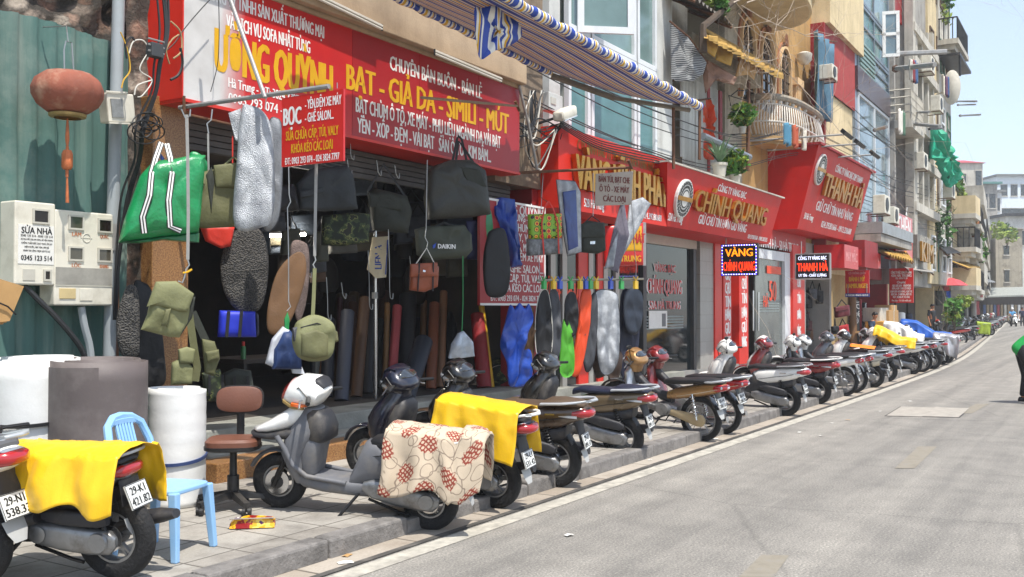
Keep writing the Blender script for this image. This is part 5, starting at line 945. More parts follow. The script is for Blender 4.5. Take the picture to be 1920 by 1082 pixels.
for i,(lab,pts,Y,m,ed) in enumerate((
 ('crumpled blue tarpaulin bundle at the left end of the rail',[(956,572),(964,580),(974,568),(984,578),(992,570),(1000,598),(990,625),(984,650),(972,688),(966,720),(955,722),(950,680),(938,648),(946,610)],6.35,BLUN,None),
 ('blue plastic sheet hanging below the tarpaulin bundle',[(958,660),(992,655),(995,715),(955,722)],6.5,BLUN,None),
 ('brown seat cover beside the blue bundle',[(990,585),(1000,580),(1002,640),(997,690),(978,685),(970,650)],6.45,BRNC,None),
 ('black cover with a white edge, first on the rail',[(1012,552),(1026,545),(1034,590),(1035,650),(1022,685),(1006,660),(1004,600)],6.28,BLKN,WHTC),
 ('charcoal cover, second on the rail',[(1030,552),(1046,548),(1052,600),(1050,660),(1038,672),(1028,640)],6.25,GRYC,None),
 ('black cover with rounded end above the lime cloth',[(1062,555),(1078,550),(1084,590),(1080,625),(1066,632),(1058,600)],6.18,BLKN,None),
 ('lime green cloth hanging on the rail',[(1056,600),(1072,620),(1076,697),(1050,698)],6.22,LIM,None),
 ('orange cloth hanging on the rail',[(1090,548),(1108,546),(1104,620),(1088,698),(1070,696),(1084,610)],6.2,ORGC,None),
 ('grey black-edged cover left of the silver striped one',[(1100,580),(1116,548),(1120,600),(1112,680),(1098,695),(1092,640)],6.15,GRYC,BLKN),
 ('silver striped foil cover, brightest on the rail',[(1116,549),(1150,547),(1160,570),(1161,660),(1150,695),(1132,702),(1122,680),(1116,610)],6.05,FOIL,GRYC),
 ('brown and black cover hanging lowest behind the silver striped one',[(1112,660),(1165,660),(1160,710),(1150,745),(1140,705),(1118,708)],6.2,M('dark_brown_cover','3a2a20',.7),None),
 ('navy cover at the right end of the rail',[(1164,555),(1185,545),(1200,560),(1196,660),(1178,708),(1162,690)],6.1,NAVN,None),
 ('black bag shaped cover at the right end of the rail',[(1172,548),(1200,545),(1206,575),(1202,610),(1190,628),(1170,612)],6.0,M('slate_cover','232a36',.45),None))):
    cover(lab,pts,Y,m,.06 if 'bundle' in lab else .028,sm=True,edge=ed,name='tarpaulin' if 'blue' in lab else 'seat_cover',wr=.055 if 'blue' in lab else .035)
for i,u in enumerate((1020,1038,1050,1070,1088,1098,1107,1118,1145,1165,1192)): clip(u,533,6.28-.0012*(u-1008)-.03,i)
# --- rolls of leatherette and felt standing in the shop
RG='rolls of leatherette standing in the shop'
def roll(ub,vb,ut,vt,wpx,colr,Y,label,tie=False,mm=None):
    p=W(ub,vb,Y); qd=W(ut,vt,Y+.25); d=(p-EYE).dot(FWD); r=wpx/2/F_PX*d; m=mm or M('roll_'+colr,colr,.55,0,.15,3,.15,40); t=thing('fabric_roll',label,'roll',p,RG)
    p.z=max(p.z,.5)
    ax=(qd-p); b=MB(); b.tube([p,p+ax*.3,p+ax*.6,qd],r,18); b.build('sheet',m,t,True)
    b=MB(); N=60; tt=ax.normalized(); a_=tt.orthogonal().normalized(); b_=tt.cross(a_); b.tube([qd+tt*.012+(a_*math.cos(i*.5)+b_*math.sin(i*.5))*r*.95*(1-i/N) for i in range(N)],.004,4); b.build('end',m,t,True)
    if tie:
        b=MB()
        for f in (.35,.75): c=p+ax*f; b.tube([c+(a_*math.cos(k)+b_*math.sin(k))*(r+.004) for k in [2*math.pi*i/14 for i in range(14)]],.005,5,close=True)
        b.build('string',WHTC,t)
for a in ((640,765,652,585,26,'3a3d48',8.3,'slate roll, first upright roll right of the sling bag'),(668,772,684,560,22,'5c4028',8.5,'brown roll next to the first slate roll'),(690,770,700,540,24,'1d1e22',8.7,'black roll behind the steel post'),(722,770,726,570,11,'8a6538',8.6,'thin tan roll right of the steel post'),(733,760,745,575,18,'a8464a',8.5,'rose pink roll, the only pink one'),(757,775,765,555,34,'131418',8.6,'thick black roll beside the rose pink one'),(790,760,795,565,12,'7d5a36',8.8,'thin tan roll between two black ones'),(760,800,795,640,36,'2b303a',7.9,'slate felt roll leaning in front of the others'),(808,745,815,570,20,'7c4426',8.4,'rust brown roll right of the leaning slate one'),(826,740,832,548,15,'9a7050',8.5,'tan brown roll beside the rust brown one'),(846,740,850,560,22,'1a1a1c',8.7,'black roll between tan brown and red'),(908,770,896,590,28,'8f1f24',7.9,'thick crimson roll near the right end'),(922,760,903,575,11,'c9a01a',7.85,'narrow yellow roll beside the crimson one'),(930,645,922,575,14,'b8241c',8.2,'short bright red roll behind the yellow one'),(612,770,618,600,24,'20242e',8.8,'dark navy roll at the back left of the group'),(583,770,596,640,18,'4c4f4c',8.8,'grey roll at the left end of the group'),(706,770,712,600,16,'30352f',9.2,'dark green roll at the back'),(780,770,782,600,22,'232229',9.3,'charcoal roll at the back'),(868,760,868,600,24,'2a2320',9.2,'dark brown roll at the back right')):
    roll(*a)
roll(940,745,940,648,40,'camo',7.9,'short camouflage roll tied with white string',True,CAMO)
t=thing('steel_post','shiny steel post standing among the rolls','post',W(703,765,8.2)); b=MB(); b.tube([W(704,775,8.2),W(703,300,8.2)],.028,12); b.build('shaft',CHROME,t,True); b=MB(); b.tube([W(703,560,8.2),W(703,548,8.2)],.04,12); b.build('collar',STEEL,t,True)
# work bench, bottle, shelf and dark stock deep in the shop
t=thing('work_bench','dark work bench in the shade behind the swivel chair','bench',(8.2,9.0,.5)); b=MB(); a=W(445,700,8.6);d=W(590,690,8.6); b.box((a.x,8.5,1.02),(d.x,9.3,1.07)); b.build('top',M('dark_wood','2f261f',.7,0,.2),t)
for x in (a.x+.05,d.x-.09):
    b=MB(); b.box((x,8.55,.5),(x+.05,8.6,1.02)); b.build('leg',BLK,t)
t=thing('spray_bottle','small green and red spray can on the work bench','bottle',W(456,680,8.6)); c=W(456,695,8.62); c.z=1.07
b=MB(); b.lathe([(.0,0),(.03,0),(.03,.13),(.02,.15),(0,.15)],c,'z',12); b.build('can',M('green_can','2f6a35',.4),t,True); b=MB(); b.lathe([(0,.15),(.018,.15),(.018,.2),(0,.2)],c,'z',10); b.build('cap',M('red_cap','b52018',.4),t)
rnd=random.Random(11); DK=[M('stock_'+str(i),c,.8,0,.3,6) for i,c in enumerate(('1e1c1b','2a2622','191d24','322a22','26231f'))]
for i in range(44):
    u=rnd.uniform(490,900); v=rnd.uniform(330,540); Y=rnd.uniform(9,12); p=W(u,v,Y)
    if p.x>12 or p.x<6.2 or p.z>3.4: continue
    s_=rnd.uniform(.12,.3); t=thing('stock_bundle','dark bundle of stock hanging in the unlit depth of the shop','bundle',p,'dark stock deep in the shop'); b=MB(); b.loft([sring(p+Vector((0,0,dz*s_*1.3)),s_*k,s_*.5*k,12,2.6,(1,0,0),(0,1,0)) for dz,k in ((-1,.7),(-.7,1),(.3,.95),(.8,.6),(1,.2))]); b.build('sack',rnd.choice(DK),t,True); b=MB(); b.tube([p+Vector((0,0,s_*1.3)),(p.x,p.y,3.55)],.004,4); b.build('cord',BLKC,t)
# loose hooks and chains hanging below the shutter
for i,(u,v0,v1) in enumerate(((478,215,232),(651,298,330),(655,245,300),(706,300,330),(740,310,335),(900,470,560),(612,520,600),(640,530,560),(768,480,520),(690,470,580),(728,430,560),(575,460,520))):
    cable('hanging_hook',[W(u,v0,7.25),W(u+2,(v0+v1)/2,7.25),W(u+3,v1-8,7.25),W(u+8,v1,7.25),W(u+9,v1-10,7.25)],.0045,WIRE,'bent wire hook dangling under the shop sign','hook','wire hooks under the sign')

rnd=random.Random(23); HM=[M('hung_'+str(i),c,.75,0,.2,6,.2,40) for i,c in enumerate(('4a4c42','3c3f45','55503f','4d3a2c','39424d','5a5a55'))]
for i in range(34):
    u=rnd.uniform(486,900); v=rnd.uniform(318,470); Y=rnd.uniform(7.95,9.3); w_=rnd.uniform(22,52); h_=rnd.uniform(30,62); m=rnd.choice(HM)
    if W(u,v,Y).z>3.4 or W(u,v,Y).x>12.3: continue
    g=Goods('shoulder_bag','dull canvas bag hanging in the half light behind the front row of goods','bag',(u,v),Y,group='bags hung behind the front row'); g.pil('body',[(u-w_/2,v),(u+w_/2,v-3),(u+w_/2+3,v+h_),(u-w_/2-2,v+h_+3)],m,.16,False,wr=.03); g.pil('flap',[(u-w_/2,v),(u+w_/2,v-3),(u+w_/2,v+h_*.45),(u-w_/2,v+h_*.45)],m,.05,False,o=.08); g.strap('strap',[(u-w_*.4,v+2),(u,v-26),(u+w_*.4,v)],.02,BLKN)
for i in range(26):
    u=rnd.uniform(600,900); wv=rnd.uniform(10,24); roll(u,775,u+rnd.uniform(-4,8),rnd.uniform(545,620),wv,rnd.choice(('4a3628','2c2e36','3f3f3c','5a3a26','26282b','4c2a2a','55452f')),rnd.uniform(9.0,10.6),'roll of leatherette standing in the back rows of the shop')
# ---------------------------------------------------------------- facade frames
FPL=[(-30,8.1),(29,8.1),(60,8.5),(80,10.3),(107,13.),(150,17.5)]
def FY(u,off=0.):
    r=ray(u,577)
    for (x0,y0),(x1,y1) in zip(FPL,FPL[1:]):
        y0-=off;y1-=off
        dx,dy=x1-x0,y1-y0; den=r.x*dy-r.y*dx
        if abs(den)<1e-9: continue
        k=(r.y*x0-r.x*y0)/den
        if -1e-6<=k<=1+1e-6:
            X,Y=x0+dx*k,y0+dy*k
            if X*r.x+Y*r.y>0: return Vector((X,Y,0))
    return Vector((150*r.x/abs(r.x),150*r.y/abs(r.x),0))
class Fac:
    def __init__(s,u0,u1,off=0.):
        s.a=FY(u0,off); s.b=FY(u1,off); s.e=(s.b-s.a).normalized(); s.n=Vector((s.e.y,-s.e.x,0)); s.u0,s.u1=u0,u1; s.L=(s.b-s.a).length
    def p(s,u,v,o=0): return PL(u,v,s.a,s.n)+s.n*o
    def st(s,u): return (PL(u,577,s.a,s.n)-s.a).dot(s.e)
    def z(s,u,v): return PL(u,v,s.a,s.n).z
    def at(s,t,z,o=0): q=s.a+s.e*t+s.n*o; return Vector((q.x,q.y,z))
    def sb(s,mb,t0,t1,z0,z1,d0,d1): mb.loft([[s.at(t,z,d) for t,z in ((t0,z0),(t1,z0),(t1,z1),(t0,z1))] for d in (d0,d1)]); return mb
    def box(s,mb,u0,v0,u1,v1,d0,d1): return s.sb(mb,s.st(u0),s.st(u1),s.z(u1,v1),s.z(u0,v0),d0,d1)
    def slab(s,mb,t0,t1,z0,z1,d0=-8,d1=0): return s.sb(mb,t0,t1,z0,z1,d0,d1)
    def window(s,par,t0,t1,z0,z1,fm,gm,nm=2,nh=1,fw=.07,o=.02,name='window',rec=.0):
        b=MB()
        for a,c in ((z0,z0+fw),(z1-fw,z1)): s.sb(b,t0,t1,a,c,o-.06,o+.03)
        for i in range(nm+1): x=t0+(t1-t0-fw)*i/nm; s.sb(b,x,x+fw,z0+fw,z1-fw,o-.06,o+.028)
        for i in range(1,nh+1): zz=z0+(z1-z0)*i/(nh+1); s.sb(b,t0+fw,t1-fw,zz-fw/2,zz+fw/2,o-.05,o+.024)
        w=b.build(name,fm,par); b=MB(); s.sb(b,t0+.01,t1-.01,z0+.01,z1-.01,o-.055,o-.03); b.build('pane',gm,w); return w
GLD=m_glass('glass_dark','20282a'); GLT=m_glass('glass_teal','4f7a78',.25); GLG=m_glass('glass_green_curtain','6d8582',.18); GLB=m_glass('glass_blue_grey','71868f',.08)
FRW=M('white_frame','d6d9da',.4,0,.06,3,dirt='9b9b96',dirtamt=.3); WHM=m_wall('white_sheet','c6c7c2','77736a',.45,.6,.1); YWALL=m_wall('ochre_wall','b68f58','6f5532',.5,.6); CRW=m_wall('cream_wall','d0bd95','8c7a58',.3,.4); GREYW=m_wall('grey_plaster','a09c94','4f4a43',.55,.7); PALEW=m_wall('pale_plaster','bdb8ab','66605a',.45,.6); OLDW=m_wall('mouldy_plaster','a39a88','3e3a34',.7,.6); REDC=M('red_corrugated','9c3f3c',.6,0,.1,3,dirt='6f2c2a',dirtamt=.4)
ROOFR=M('red_roof','a5424a',.7,0,.15,5); ROOFG=M('grey_roof','6f716e',.7,.1,.2,4,dirt='4c4a45',dirtamt=.5); CORR=M('corrugated_zinc','9c9fa0',.45,.5,.2,5,dirt='5d5348',dirtamt=.5)
TILEW=m_tiles('white_wall_tiles','a19f99','96948e','8f8b84',1.0,.45,.3,.5,.01,.2,.35,'8a867d',((1,1,1),(RAD(90),0,0)),.3)
# ---------------------------------------------------------------- gold shop with the pale window bay above
b2=thing('shop_building','narrow gold shop with a teal glazed window bay above its pale red sign','building',(15,8.2,.13)); f=Fac(1030,1262,.5)
t0,t1=0,f.L
b=MB(); f.slab(b,t0,t1,4.25,4.45,-6,0.0); f.slab(b,t0,t0+.35,4.45,12,-6,.0); f.slab(b,f.st(1229),t1,4.45,12,-6,.0); f.slab(b,t0,t1,11,12.4,-6,-.01); b.build('wall',WHM,b2)
ta,tb=f.st(1062),f.st(1229); zc=4.45
for i,(ua,ub) in enumerate(((1062,1103),(1106,1190),(1193,1229))):
    x0,x1=f.st(ua),f.st(ub); f.window(b2,x0,x1,4.45,6.15,FRW,GLT,1 if i!=1 else 1,0,.09); f.window(b2,x0,x1,6.16,9.5,FRW,GLG,1,1,.09)
b=MB()
for i in range(34):
    x=ta+.15+(tb-ta-.3)*i/34; k=.045*math.sin(i*1.7); b.loft([[f.at(x-.05,z,-.35+k),f.at(x+.06,z,-.30+k),f.at(x+.06,z,-.28+k),f.at(x-.05,z,-.33+k)] for z in (5.6,9.4)])
b.build('curtain',M('pale_curtain','a9b5ab',.8,0,.1),b2)
cas=MB(); c0=f.at(f.st(1078),6.15,.05); ax=(f.n*.9+f.e*.75).normalized(); W_=.95; H_=2.3
for a,d,z0_,z1_ in ((0,W_,0,.11),(0,W_,H_-.11,H_),(0,.11,.11,H_-.11),(W_-.11,W_,.11,H_-.11)):
    cas.loft([[c0+ax*x+Vector((0,0,z))+ax.cross(Vector((0,0,1)))*o for x,z in ((a,z0_),(d,z0_),(d,z1_),(a,z1_))] for o in (-.03,.03)])
cw=cas.build('open_casement',FRW,b2); b=MB(); b.loft([[c0+ax*x+Vector((0,0,z))+ax.cross(Vector((0,0,1)))*o for x,z in ((.1,.1),(W_-.1,.1),(W_-.1,H_-.1),(.1,H_-.1))] for o in (-.005,.005)]); b.build('pane',GLG,cw)
b=MB(); f.sb(b,0,f.L,4.2,4.3,0,.35); b.build('ledge',CONC,b2)
# dim shop front behind the hanging goods
g_=Fac(1000,1262,0.)
b=MB(); g_.slab(b,0,g_.L,.13,.33,-.3,.25); b.build('threshold',STEPM,b2)
b=MB(); g_.sb(b,g_.st(1028),g_.st(1080),.33,3.2,-.05,0); g_.sb(b,g_.st(1100),g_.st(1200),.33,3.2,-.05,0); b.build('glass_front',GLD,b2)
b=MB()
for u in (1028,1050,1100,1128,1150): g_.sb(b,g_.st(u),g_.st(u)+.16,.33,3.2,-.06,.05)
b.build('door_frame',M('brushed_frame','a7a49d',.4,.4,.1),b2)
b=MB()
for u in (1082,1118): g_.sb(b,g_.st(u),g_.st(u)+.4,.33,3.3,-.06,.03)
b.build('red_jamb',REDP,b2); b=MB(); g_.slab(b,0,g_.L,3.2,4.3,-6,.0); b.build('fascia_wall',DRED,b2)
b=MB(); g_.sb(b,g_.st(1080),g_.st(1262),.13,3.25,-6.2,-6); g_.sb(b,0,g_.L,3.0,3.2,-6,-.1); b.build('back_wall',DARK,b2)
b=MB(); b.text('VĨNH PHÁT',g_.p(1057,548,.02),g_.e,U_,.33,1.5,bold=.06); b.build('lettering',ORGT,b2)
v=thing('shop_sign','pale red sign with raised gold letters over the narrow gold shop','sign',(14.5,7.0,3.1)); a=W(1047,236,7.0);d=W(1250,410,7.0)
b=MB(); b.box((a.x,7.0,3.12),(d.x,7.6,4.33)); b.build('panel',M('sign_coral','cb2a1a',.5,0,.08,1.5,spec=.3,dirt='9a2018',dirtamt=.25),v)
b=MB(); ST(b,'C.TY TNHH ĐẦU TƯ TM & PHÁT TRIỂN VĨNH PHÁT',1082,1227,280,.17,z=4.12,bold=.05,lift=.01); b.build('lettering',M('dark_gold','8a6424',.4,.6),v); b=MB(); ST(b,'52B Hà Trung',1095,1132,380,.13,z=3.27,bold=.05); b.build('lettering',WHT,v); b=MB(); ST(b,'024.39280688',1205,1240,380,.11,z=3.25,bold=.05); b.build('lettering',WHT,v)
b=MB(); ST(b,'VÀNG VĨNH PHÁT',1070,1241,330,.52,z=3.70,bold=.07,ext=.06,lift=.06); b.build('raised_letters',GOLD,v)
q=Goods('light_box','small yellow and red light box half hidden behind the V-folded foil shade','sign',(1170,457),6.9,Vector((-.8,-.6,0)))
q.pil('housing',[(1131,424),(1206,418),(1206,497),(1131,500)],SRED2,.1,False,wr=0); q.pil('yellow_face',[(1150,428),(1203,424),(1203,470),(1150,472)],YEL,.02,False,wr=0,o=.05); q.text('lettering','VĨNH PHÁT',1178,447,.16,.52,REDT,o=.065); q.text('lettering','HÀ TRUNG',1172,485,.1,.5,YEL,o=.055); q.strap('edge',[(1208,417),(1208,498)],.06,STEEL)
# ---------------------------------------------------------------- second gold shop
b3=thing('shop_building','gold shop with dark glass doors and red pillars under the sign with the round emblem','building',(21,8.2,.13)); f=Fac(1200,1505,0)
b=MB(); f.slab(b,0,f.L,.13,.30,-6,.12); b.build('threshold',M('grey_marble','8d8b87',.4,0,.15,4),b3)
b=MB(); f.sb(b,f.st(1203),f.st(1303),.30,2.95,-.06,-.02); b.build('glass_door',GLD,b3)
b=MB(); f.sb(b,f.st(1203),f.st(1303),2.95,3.30,-.3,.05); b.build('shutter_housing',M('shutter_cream','b9b5aa',.5,0,.1),b3)
b=MB()
for u in (1201,1296): b=MB(); f.sb(b,f.st(u),f.st(u)+.16,.30,2.95,-.1,.06); b.build('door_frame',ALUD,b3)
def jag():
    b=MB(); 
    for k in range(5): f.sb(b,f.st(1212),f.st(1282),1.22+.06*k,1.25+.06*k,-.012,-.008)
    return b
jag().build('frost_bands',M('frost_film','7d8683',.6),b3)
for s_,vv,h,wd in (('VÀNG BẠC',503,.16,1.1),('CHÍNH QUANG',537,.30,1.75),('52A HÀ TRUNG',572,.17,1.6)):
    b=MB(); b.text(s_,f.p(1247,vv,.0),f.e,U_,h*1.0,wd*1.04,bold=.12,lift=.0); b.mat(1); b.text(s_,f.p(1247,vv,.0),f.e,U_,h,wd,bold=.04,lift=.006); b.build('lettering',[WHT,REDT],b3)
b=MB(); f.box(b,1216,583,1250,615,0,.012); b.build('poster',PAPER,b3); b=MB(); f.box(b,1240,588,1247,612,.012,.016); b.build('poster_print',M('print_grey','6b6b6b',.7),b3)
b=MB(); f.sb(b,f.st(1305),f.st(1330),.30,3.4,-.3,.10); b.build('tiled_pier',TILEW,b3)
for u0,u1 in ((1330,1343),(1346,1361),(1376,1393),(1478,1500)):
    b=MB(); f.sb(b,f.st(u0),f.st(u1),.28,3.45,-.3,.14); b.build('red_pier',REDP,b3,bevel=.01)
def vtext(u,words,top,bot):
    n=len(words)
    for i,w_ in enumerate(words):
        b=MB(); b.text(w_,f.p(u,top+(bot-top)*i/(n-1),.14),f.e,U_,.26,.36,bold=.08); b.build('lettering',WHT,b3)
vtext(1354,('GIỮ','CHỮ','TÍN','HƠN','GIỮ','VÀNG'),515,640); vtext(1385,('GIỮ','CHỮ','TÍN','HƠN','GIỮ','VÀNG'),505,640); vtext(1489,('CHỮ','TÍN','HƠN','VÀNG'),530,620)
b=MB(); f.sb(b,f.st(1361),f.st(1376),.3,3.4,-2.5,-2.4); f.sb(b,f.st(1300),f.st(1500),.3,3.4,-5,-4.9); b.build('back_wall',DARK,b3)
b=MB(); f.sb(b,f.st(1418),f.st(1472),.30,2.95,-.06,-.02); b.build('glass_door',m_glass('glass_grey','5a605d',.12),b3)
b=MB(); f.sb(b,f.st(1468),f.st(1478),.3,3.2,-.1,.06); f.sb(b,f.st(1393),f.st(1478),2.95,3.2,-.1,.05); b.build('door_frame',FRW,b3)
b=MB(); b.tube([f.p(1408,545,.06),f.p(1408,620,.06)],.025,6); b.tube([f.p(1418,548,.06),f.p(1418,620,.06)],.025,6); b.build('pull_handle',CHROME,b3)
b=MB()
for k in range(5): f.sb(b,f.st(1422),f.st(1462),1.55+.07*k,1.585+.07*k,-.018,-.012)
b.build('frost_bands',M('frost_film','7d8683'),b3)
b=MB(); b.text('50',f.p(1449,545,.0),f.e,U_,.55,.62,bold=.07); f.box(b,1438,498,1464,515,0,.01); b.text('HÀ',f.p(1436,565,0),f.e,U_,.3,.4,bold=.07); b.build('lettering',ORGT,b3)
b=MB(); f.sb(b,f.st(1330),f.st(1505),3.3,4.6,-6,.10); f.sb(b,0,f.st(1330),3.28,4.6,-6,.05); b.build('fascia',M('fascia_red','b02420',.45,0,.1),b3)
b=MB(); b.text('THANH HÀ - 50 HÀ TRUNG',f.p(1455,460,.10),f.e,U_,.26,3.6,bold=.05); b.build('lettering',WHT,b3)
cq=thing('shop_sign','bright red sign with a round emblem and gold letters over the dark glass doors','sign',(19.5,6.9,3.1))
Ya,Yb=6.75,7.0; A1=W(1251,306,Ya);B1=W(1466,372,Ya);C1=W(1441,461,Yb);D1=W(1251,412,Yb)
zt,zb=4.20,3.13; A1.z=B1.z=zt; C1.z=D1.z=zb
b=MB(); b.loft([[A1,B1,C1,D1],[Vector((p.x,8.0,p.z)) for p in (A1,B1,C1,D1)]]); b.build('panel',M('sign_scarlet','bb170b',.5,0,.08,1.5,spec=.3,dirt='8c1510',dirtamt=.25),cq)
b=MB(); b.loft([[A1+Vector((0,-.04,.0)),B1+Vector((0.1,-.04,0)),B1+Vector((.1,-.04,.03)),A1+Vector((0,-.04,.03))],[Vector((p.x,8,p.z+o)) for p,o in ((A1,0),(B1,0),(B1,.03),(A1,.03))]]); b.build('top_capping',PALEW,cq)
upq=(A1-D1).normalized(); upq=Vector((0,upq.y,upq.z)).normalized()
def cqp(u,z): k=(z-zb)/(zt-zb); Y=Yb+(Ya-Yb)*k; p=W(u,400,Y); p.z=z; return p
def cqt(mb,s_,u0,u1,z,h,**k): a=cqp(u0,z);d=cqp(u1,z); mb.text(s_,(a+d)/2,R_,upq,h,(d-a).length,**k)
for a_ in (('CÔNG TY VÀNG BẠC',1347,1399,4.03,.14),('GIỮ CHỮ TÍN HƠN GIỮ VÀNG',1310,1399,3.37,.18),('52A Hà Trung',1253,1280,3.30,.14),('024.39281568 - 0983.282525',1402,1438,3.22,.09)): b=MB(); cqt(b,*a_,bold=.06); b.build('lettering',WHT,cq)
b=MB(); cqt(b,'CHÍNH QUANG',1298,1431,3.70,.40,bold=.07,ext=.05,lift=.05); b.build('raised_letters',GOLD,cq)
def emblem(c,right,up,r,par,squash=1.):
    nr=right.cross(up); b=MB(); ring=lambda r_,o:[c+right*r_*math.cos(t)*squash+up*r_*math.sin(t)+nr*o for t in [2*math.pi*i/28 for i in range(28)]]
    b.loft([ring(r,0),ring(r,.05),ring(r*.97,.06)]); e=b.build('emblem',M('emblem_white','d3d2cc',.5,.1,.05),par)
    b=MB()
    for k in range(26):
        a=2*math.pi*k/26; 
        for rr,s_ in ((.82,.07),(.62,.055)):
            p=c+right*r*rr*math.cos(a)*squash+up*r*rr*math.sin(a)+nr*.063; b.obox(p,right*r*s_,up*r*s_*1.2,nr*.002)
    b.loft([ring(r*.47,.062),ring(r*.47,.066)]); b.build('emblem_pattern',M('emblem_black','1d1b18',.5),e)
    b=MB(); b.loft([ring(r*.40,.066),ring(r*.40,.068)]); b.build('emblem_disc',M('emblem_white','d3d2cc'),e)
    b=MB(); b.obox(c+nr*.07,right*r*.95*squash,up*r*.11,nr*.006); b.build('emblem_band',GOLD,e)
emblem((cqp(1279,3.66)),Vector(R_),upq,.36,cq)
# slanting sign of the next gold shop
th=thing('shop_sign','tall outward leaning red sign with gold letters and a round emblem','sign',(29,7,3.4))
YT,YB=6.76,7.33; X0=26.05; TL=Vector((X0,YT,W(1537,272,YT).z)); BL=Vector((X0,YB,W(1496,429,YB).z)); TR=W(1634,325,YT); TR.z=TL.z; BR=W(1598,457,YB); BR.z=BL.z
b=MB(); b.loft([[TL,TR,BR,BL],[Vector((p.x,8.3,p.z)) for p in (TL,TR,BR,BL)]]); b.build('panel',M('sign_scarlet','c8231a'),th)
b=MB(); b.loft([[TL+Vector((-.1,-.08,.0)),TR+Vector((.3,-.08,0)),TR+Vector((.3,-.08,.06)),TL+Vector((-.1,-.08,.06))],[Vector((p.x+o,8.3,p.z+q)) for p,o,q in ((TL,-.1,0),(TR,.3,0),(TR,.3,.06),(TL,-.1,.06))]]); b.build('top_capping',DRED,th)
upt=Vector((0,TL.y-BL.y,TL.z-BL.z)).normalized(); rtt=Vector((1,0,0)); fp=lambda s_,k: BL.lerp(TL,k)+rtt*s_*(TR.x-TL.x)
LT=TR.x-TL.x; HT=(TL-BL).length
for s_,fx,fz,hh,ww in (('CÔNG TY VÀNG BẠC KIM THANH',.60,.84,.2,.52),('GIỮ CHỮ TÍN NHƯ VÀNG',.52,.33,.26,.66),('024.39281666 - 0913.238688',.62,.13,.18,.56),('50 Hà Trung',.12,.17,.17,.14)): MB().text(s_,fp(fx,fz),rtt,upt,hh,LT*ww,bold=.07).build('lettering',WHT,th)
b=MB(); b.text('THANH HÀ',fp(.54,.60),rtt,upt,.62,LT*.72,bold=.08,ext=.06,lift=.06); b.build('raised_letters',GOLD,th)
emblem(fp(.10,.74),rtt,upt,.42,th)
# LED boards
def led(name,label,X,u0,u1,v0,v1,rows,border):
    f0=math.radians(0); yy=lambda u: X*ray(u,577).y/ray(u,577).x
    ya,yb=yy(u0),yy(u1); d=(Vector((X,(ya+yb)/2,1.66))-EYE).dot(FWD); zt=1.66+(577-v0)/F_PX*d; zb=1.66+(577-v1)/F_PX*d
    t=thing('led_sign',label,'sign',(X,(ya+yb)/2,zb)); b=MB(); b.box((X,yb,zb),(X+.10,ya,zt)); b.build('housing',M('led_black','0c0b0f',.4),t)
    w_=ya-yb;h=zt-zb; mid=(ya+yb)/2
    for fz,hh,ww,s_,m,bo in rows:
        b=MB(); b.text(s_,(X,mid,zb+h*fz),R2,U_,h*hh,w_*ww,bold=bo,lift=.006); b.build('lit_lettering',m,t)
    if border:
        for par in (0,1):
            b=MB(); n=26
            for i in range(n):
                k=i/n
                for q in ((ya-.03-(w_-.06)*k,zt-.03),(ya-.03-(w_-.06)*k,zb+.03)):
                    if i%2==par: b.obox((X-.004,q[0],q[1]),(.004,0,0),(0,.010,0),(0,0,.010))
            for i in range(18):
                for yq in (ya-.03,yb+.03):
                    if i%2==par: b.obox((X-.004,yq,zb+.03+(h-.06)*i/18),(.004,0,0),(0,.010,0),(0,0,.010))
            b.build('border_lights',M('led_white','cfd8ff',.4,emit=2.2) if par else M('led_violet','5a3cff',.4,emit=2.0),t)
    else:
        b=MB()
        for lo,hi in (((yb-.02,zb-.03),(ya+.02,zb)),((yb-.02,zt),(ya+.02,zt+.03)),((yb-.03,zb),(yb,zt)),((ya,zb),(ya+.03,zt))): b.box((X-.01,lo[0],lo[1]),(X+.11,hi[0],hi[1]))
        b.build('frame',STEEL,t)
    b=MB(); b.tube([(X+.05,mid+.3,zt),(X+.05,mid+.3,zt+.35)],.012,6); b.build('bracket',STEEL,t)
LEDO=M('led_orange','ff8a10',.4,emit=1.5); LEDR=M('led_red','ff3a12',.4,emit=1.3); LEDW=M('led_cool_white','dfe6ff',.4,emit=1.0)
led('led','black LED board with a dotted violet border and orange and red words',20.0,1352,1421,457,517,((.73,.24,.74,'VÀNG',LEDO,.05),(.30,.28,.86,'CHÍNH QUANG',LEDR,.04)),True)
led('led','black LED board with white frame and a red middle line',26.0,1493,1555,477,522,((.85,.15,.86,'CÔNG TY VÀNG BẠC',LEDW,.06),(.48,.34,.92,'THANH HÀ',LEDR,.05),(.13,.12,.84,'UY TÍN - CHẤT LƯỢNG',LEDW,.06)),False)
# ---------------------------------------------------------------- striped awning over the first shop
aw=thing('awning','blue, yellow and white striped fabric awning with folding arms','awning',(10.5,6,4.4))
STR=[(0,'2143a0'),(.22,'e2dfd6'),(.34,'2143a0'),(.42,'e2dfd6'),(.46,'d9a81e'),(.56,'e2dfd6'),(.66,'2143a0'),(.74,'e2dfd6'),(.82,'d9a81e'),(.88,'2143a0'),(.94,'e2dfd6')]
ASX=m_stripes('awning_stripe_across',0,2.6,STR); ASY=m_stripes('awning_stripe_along',1,4.2,STR)
Bk0=Vector((6.9,6.55,5.03));Bk1=W(1030,133,6.55);Fr0=Vector((6.4,5.05,4.72));Fr1=W(1312,200,5.05)
def awp(u,v):
    p=Bk0.lerp(Bk1,u).lerp(Fr0.lerp(Fr1,u),v); p.z-=.10*math.sin(math.pi*v)*(.7+.3*math.sin(u*9)); return p
b=MB(); b.grid(40,14,awp); o=b.build('fabric',ASY,aw,True); s=o.modifiers.new('t','SOLIDIFY'); s.thickness=.006
rndt=random.Random(3)
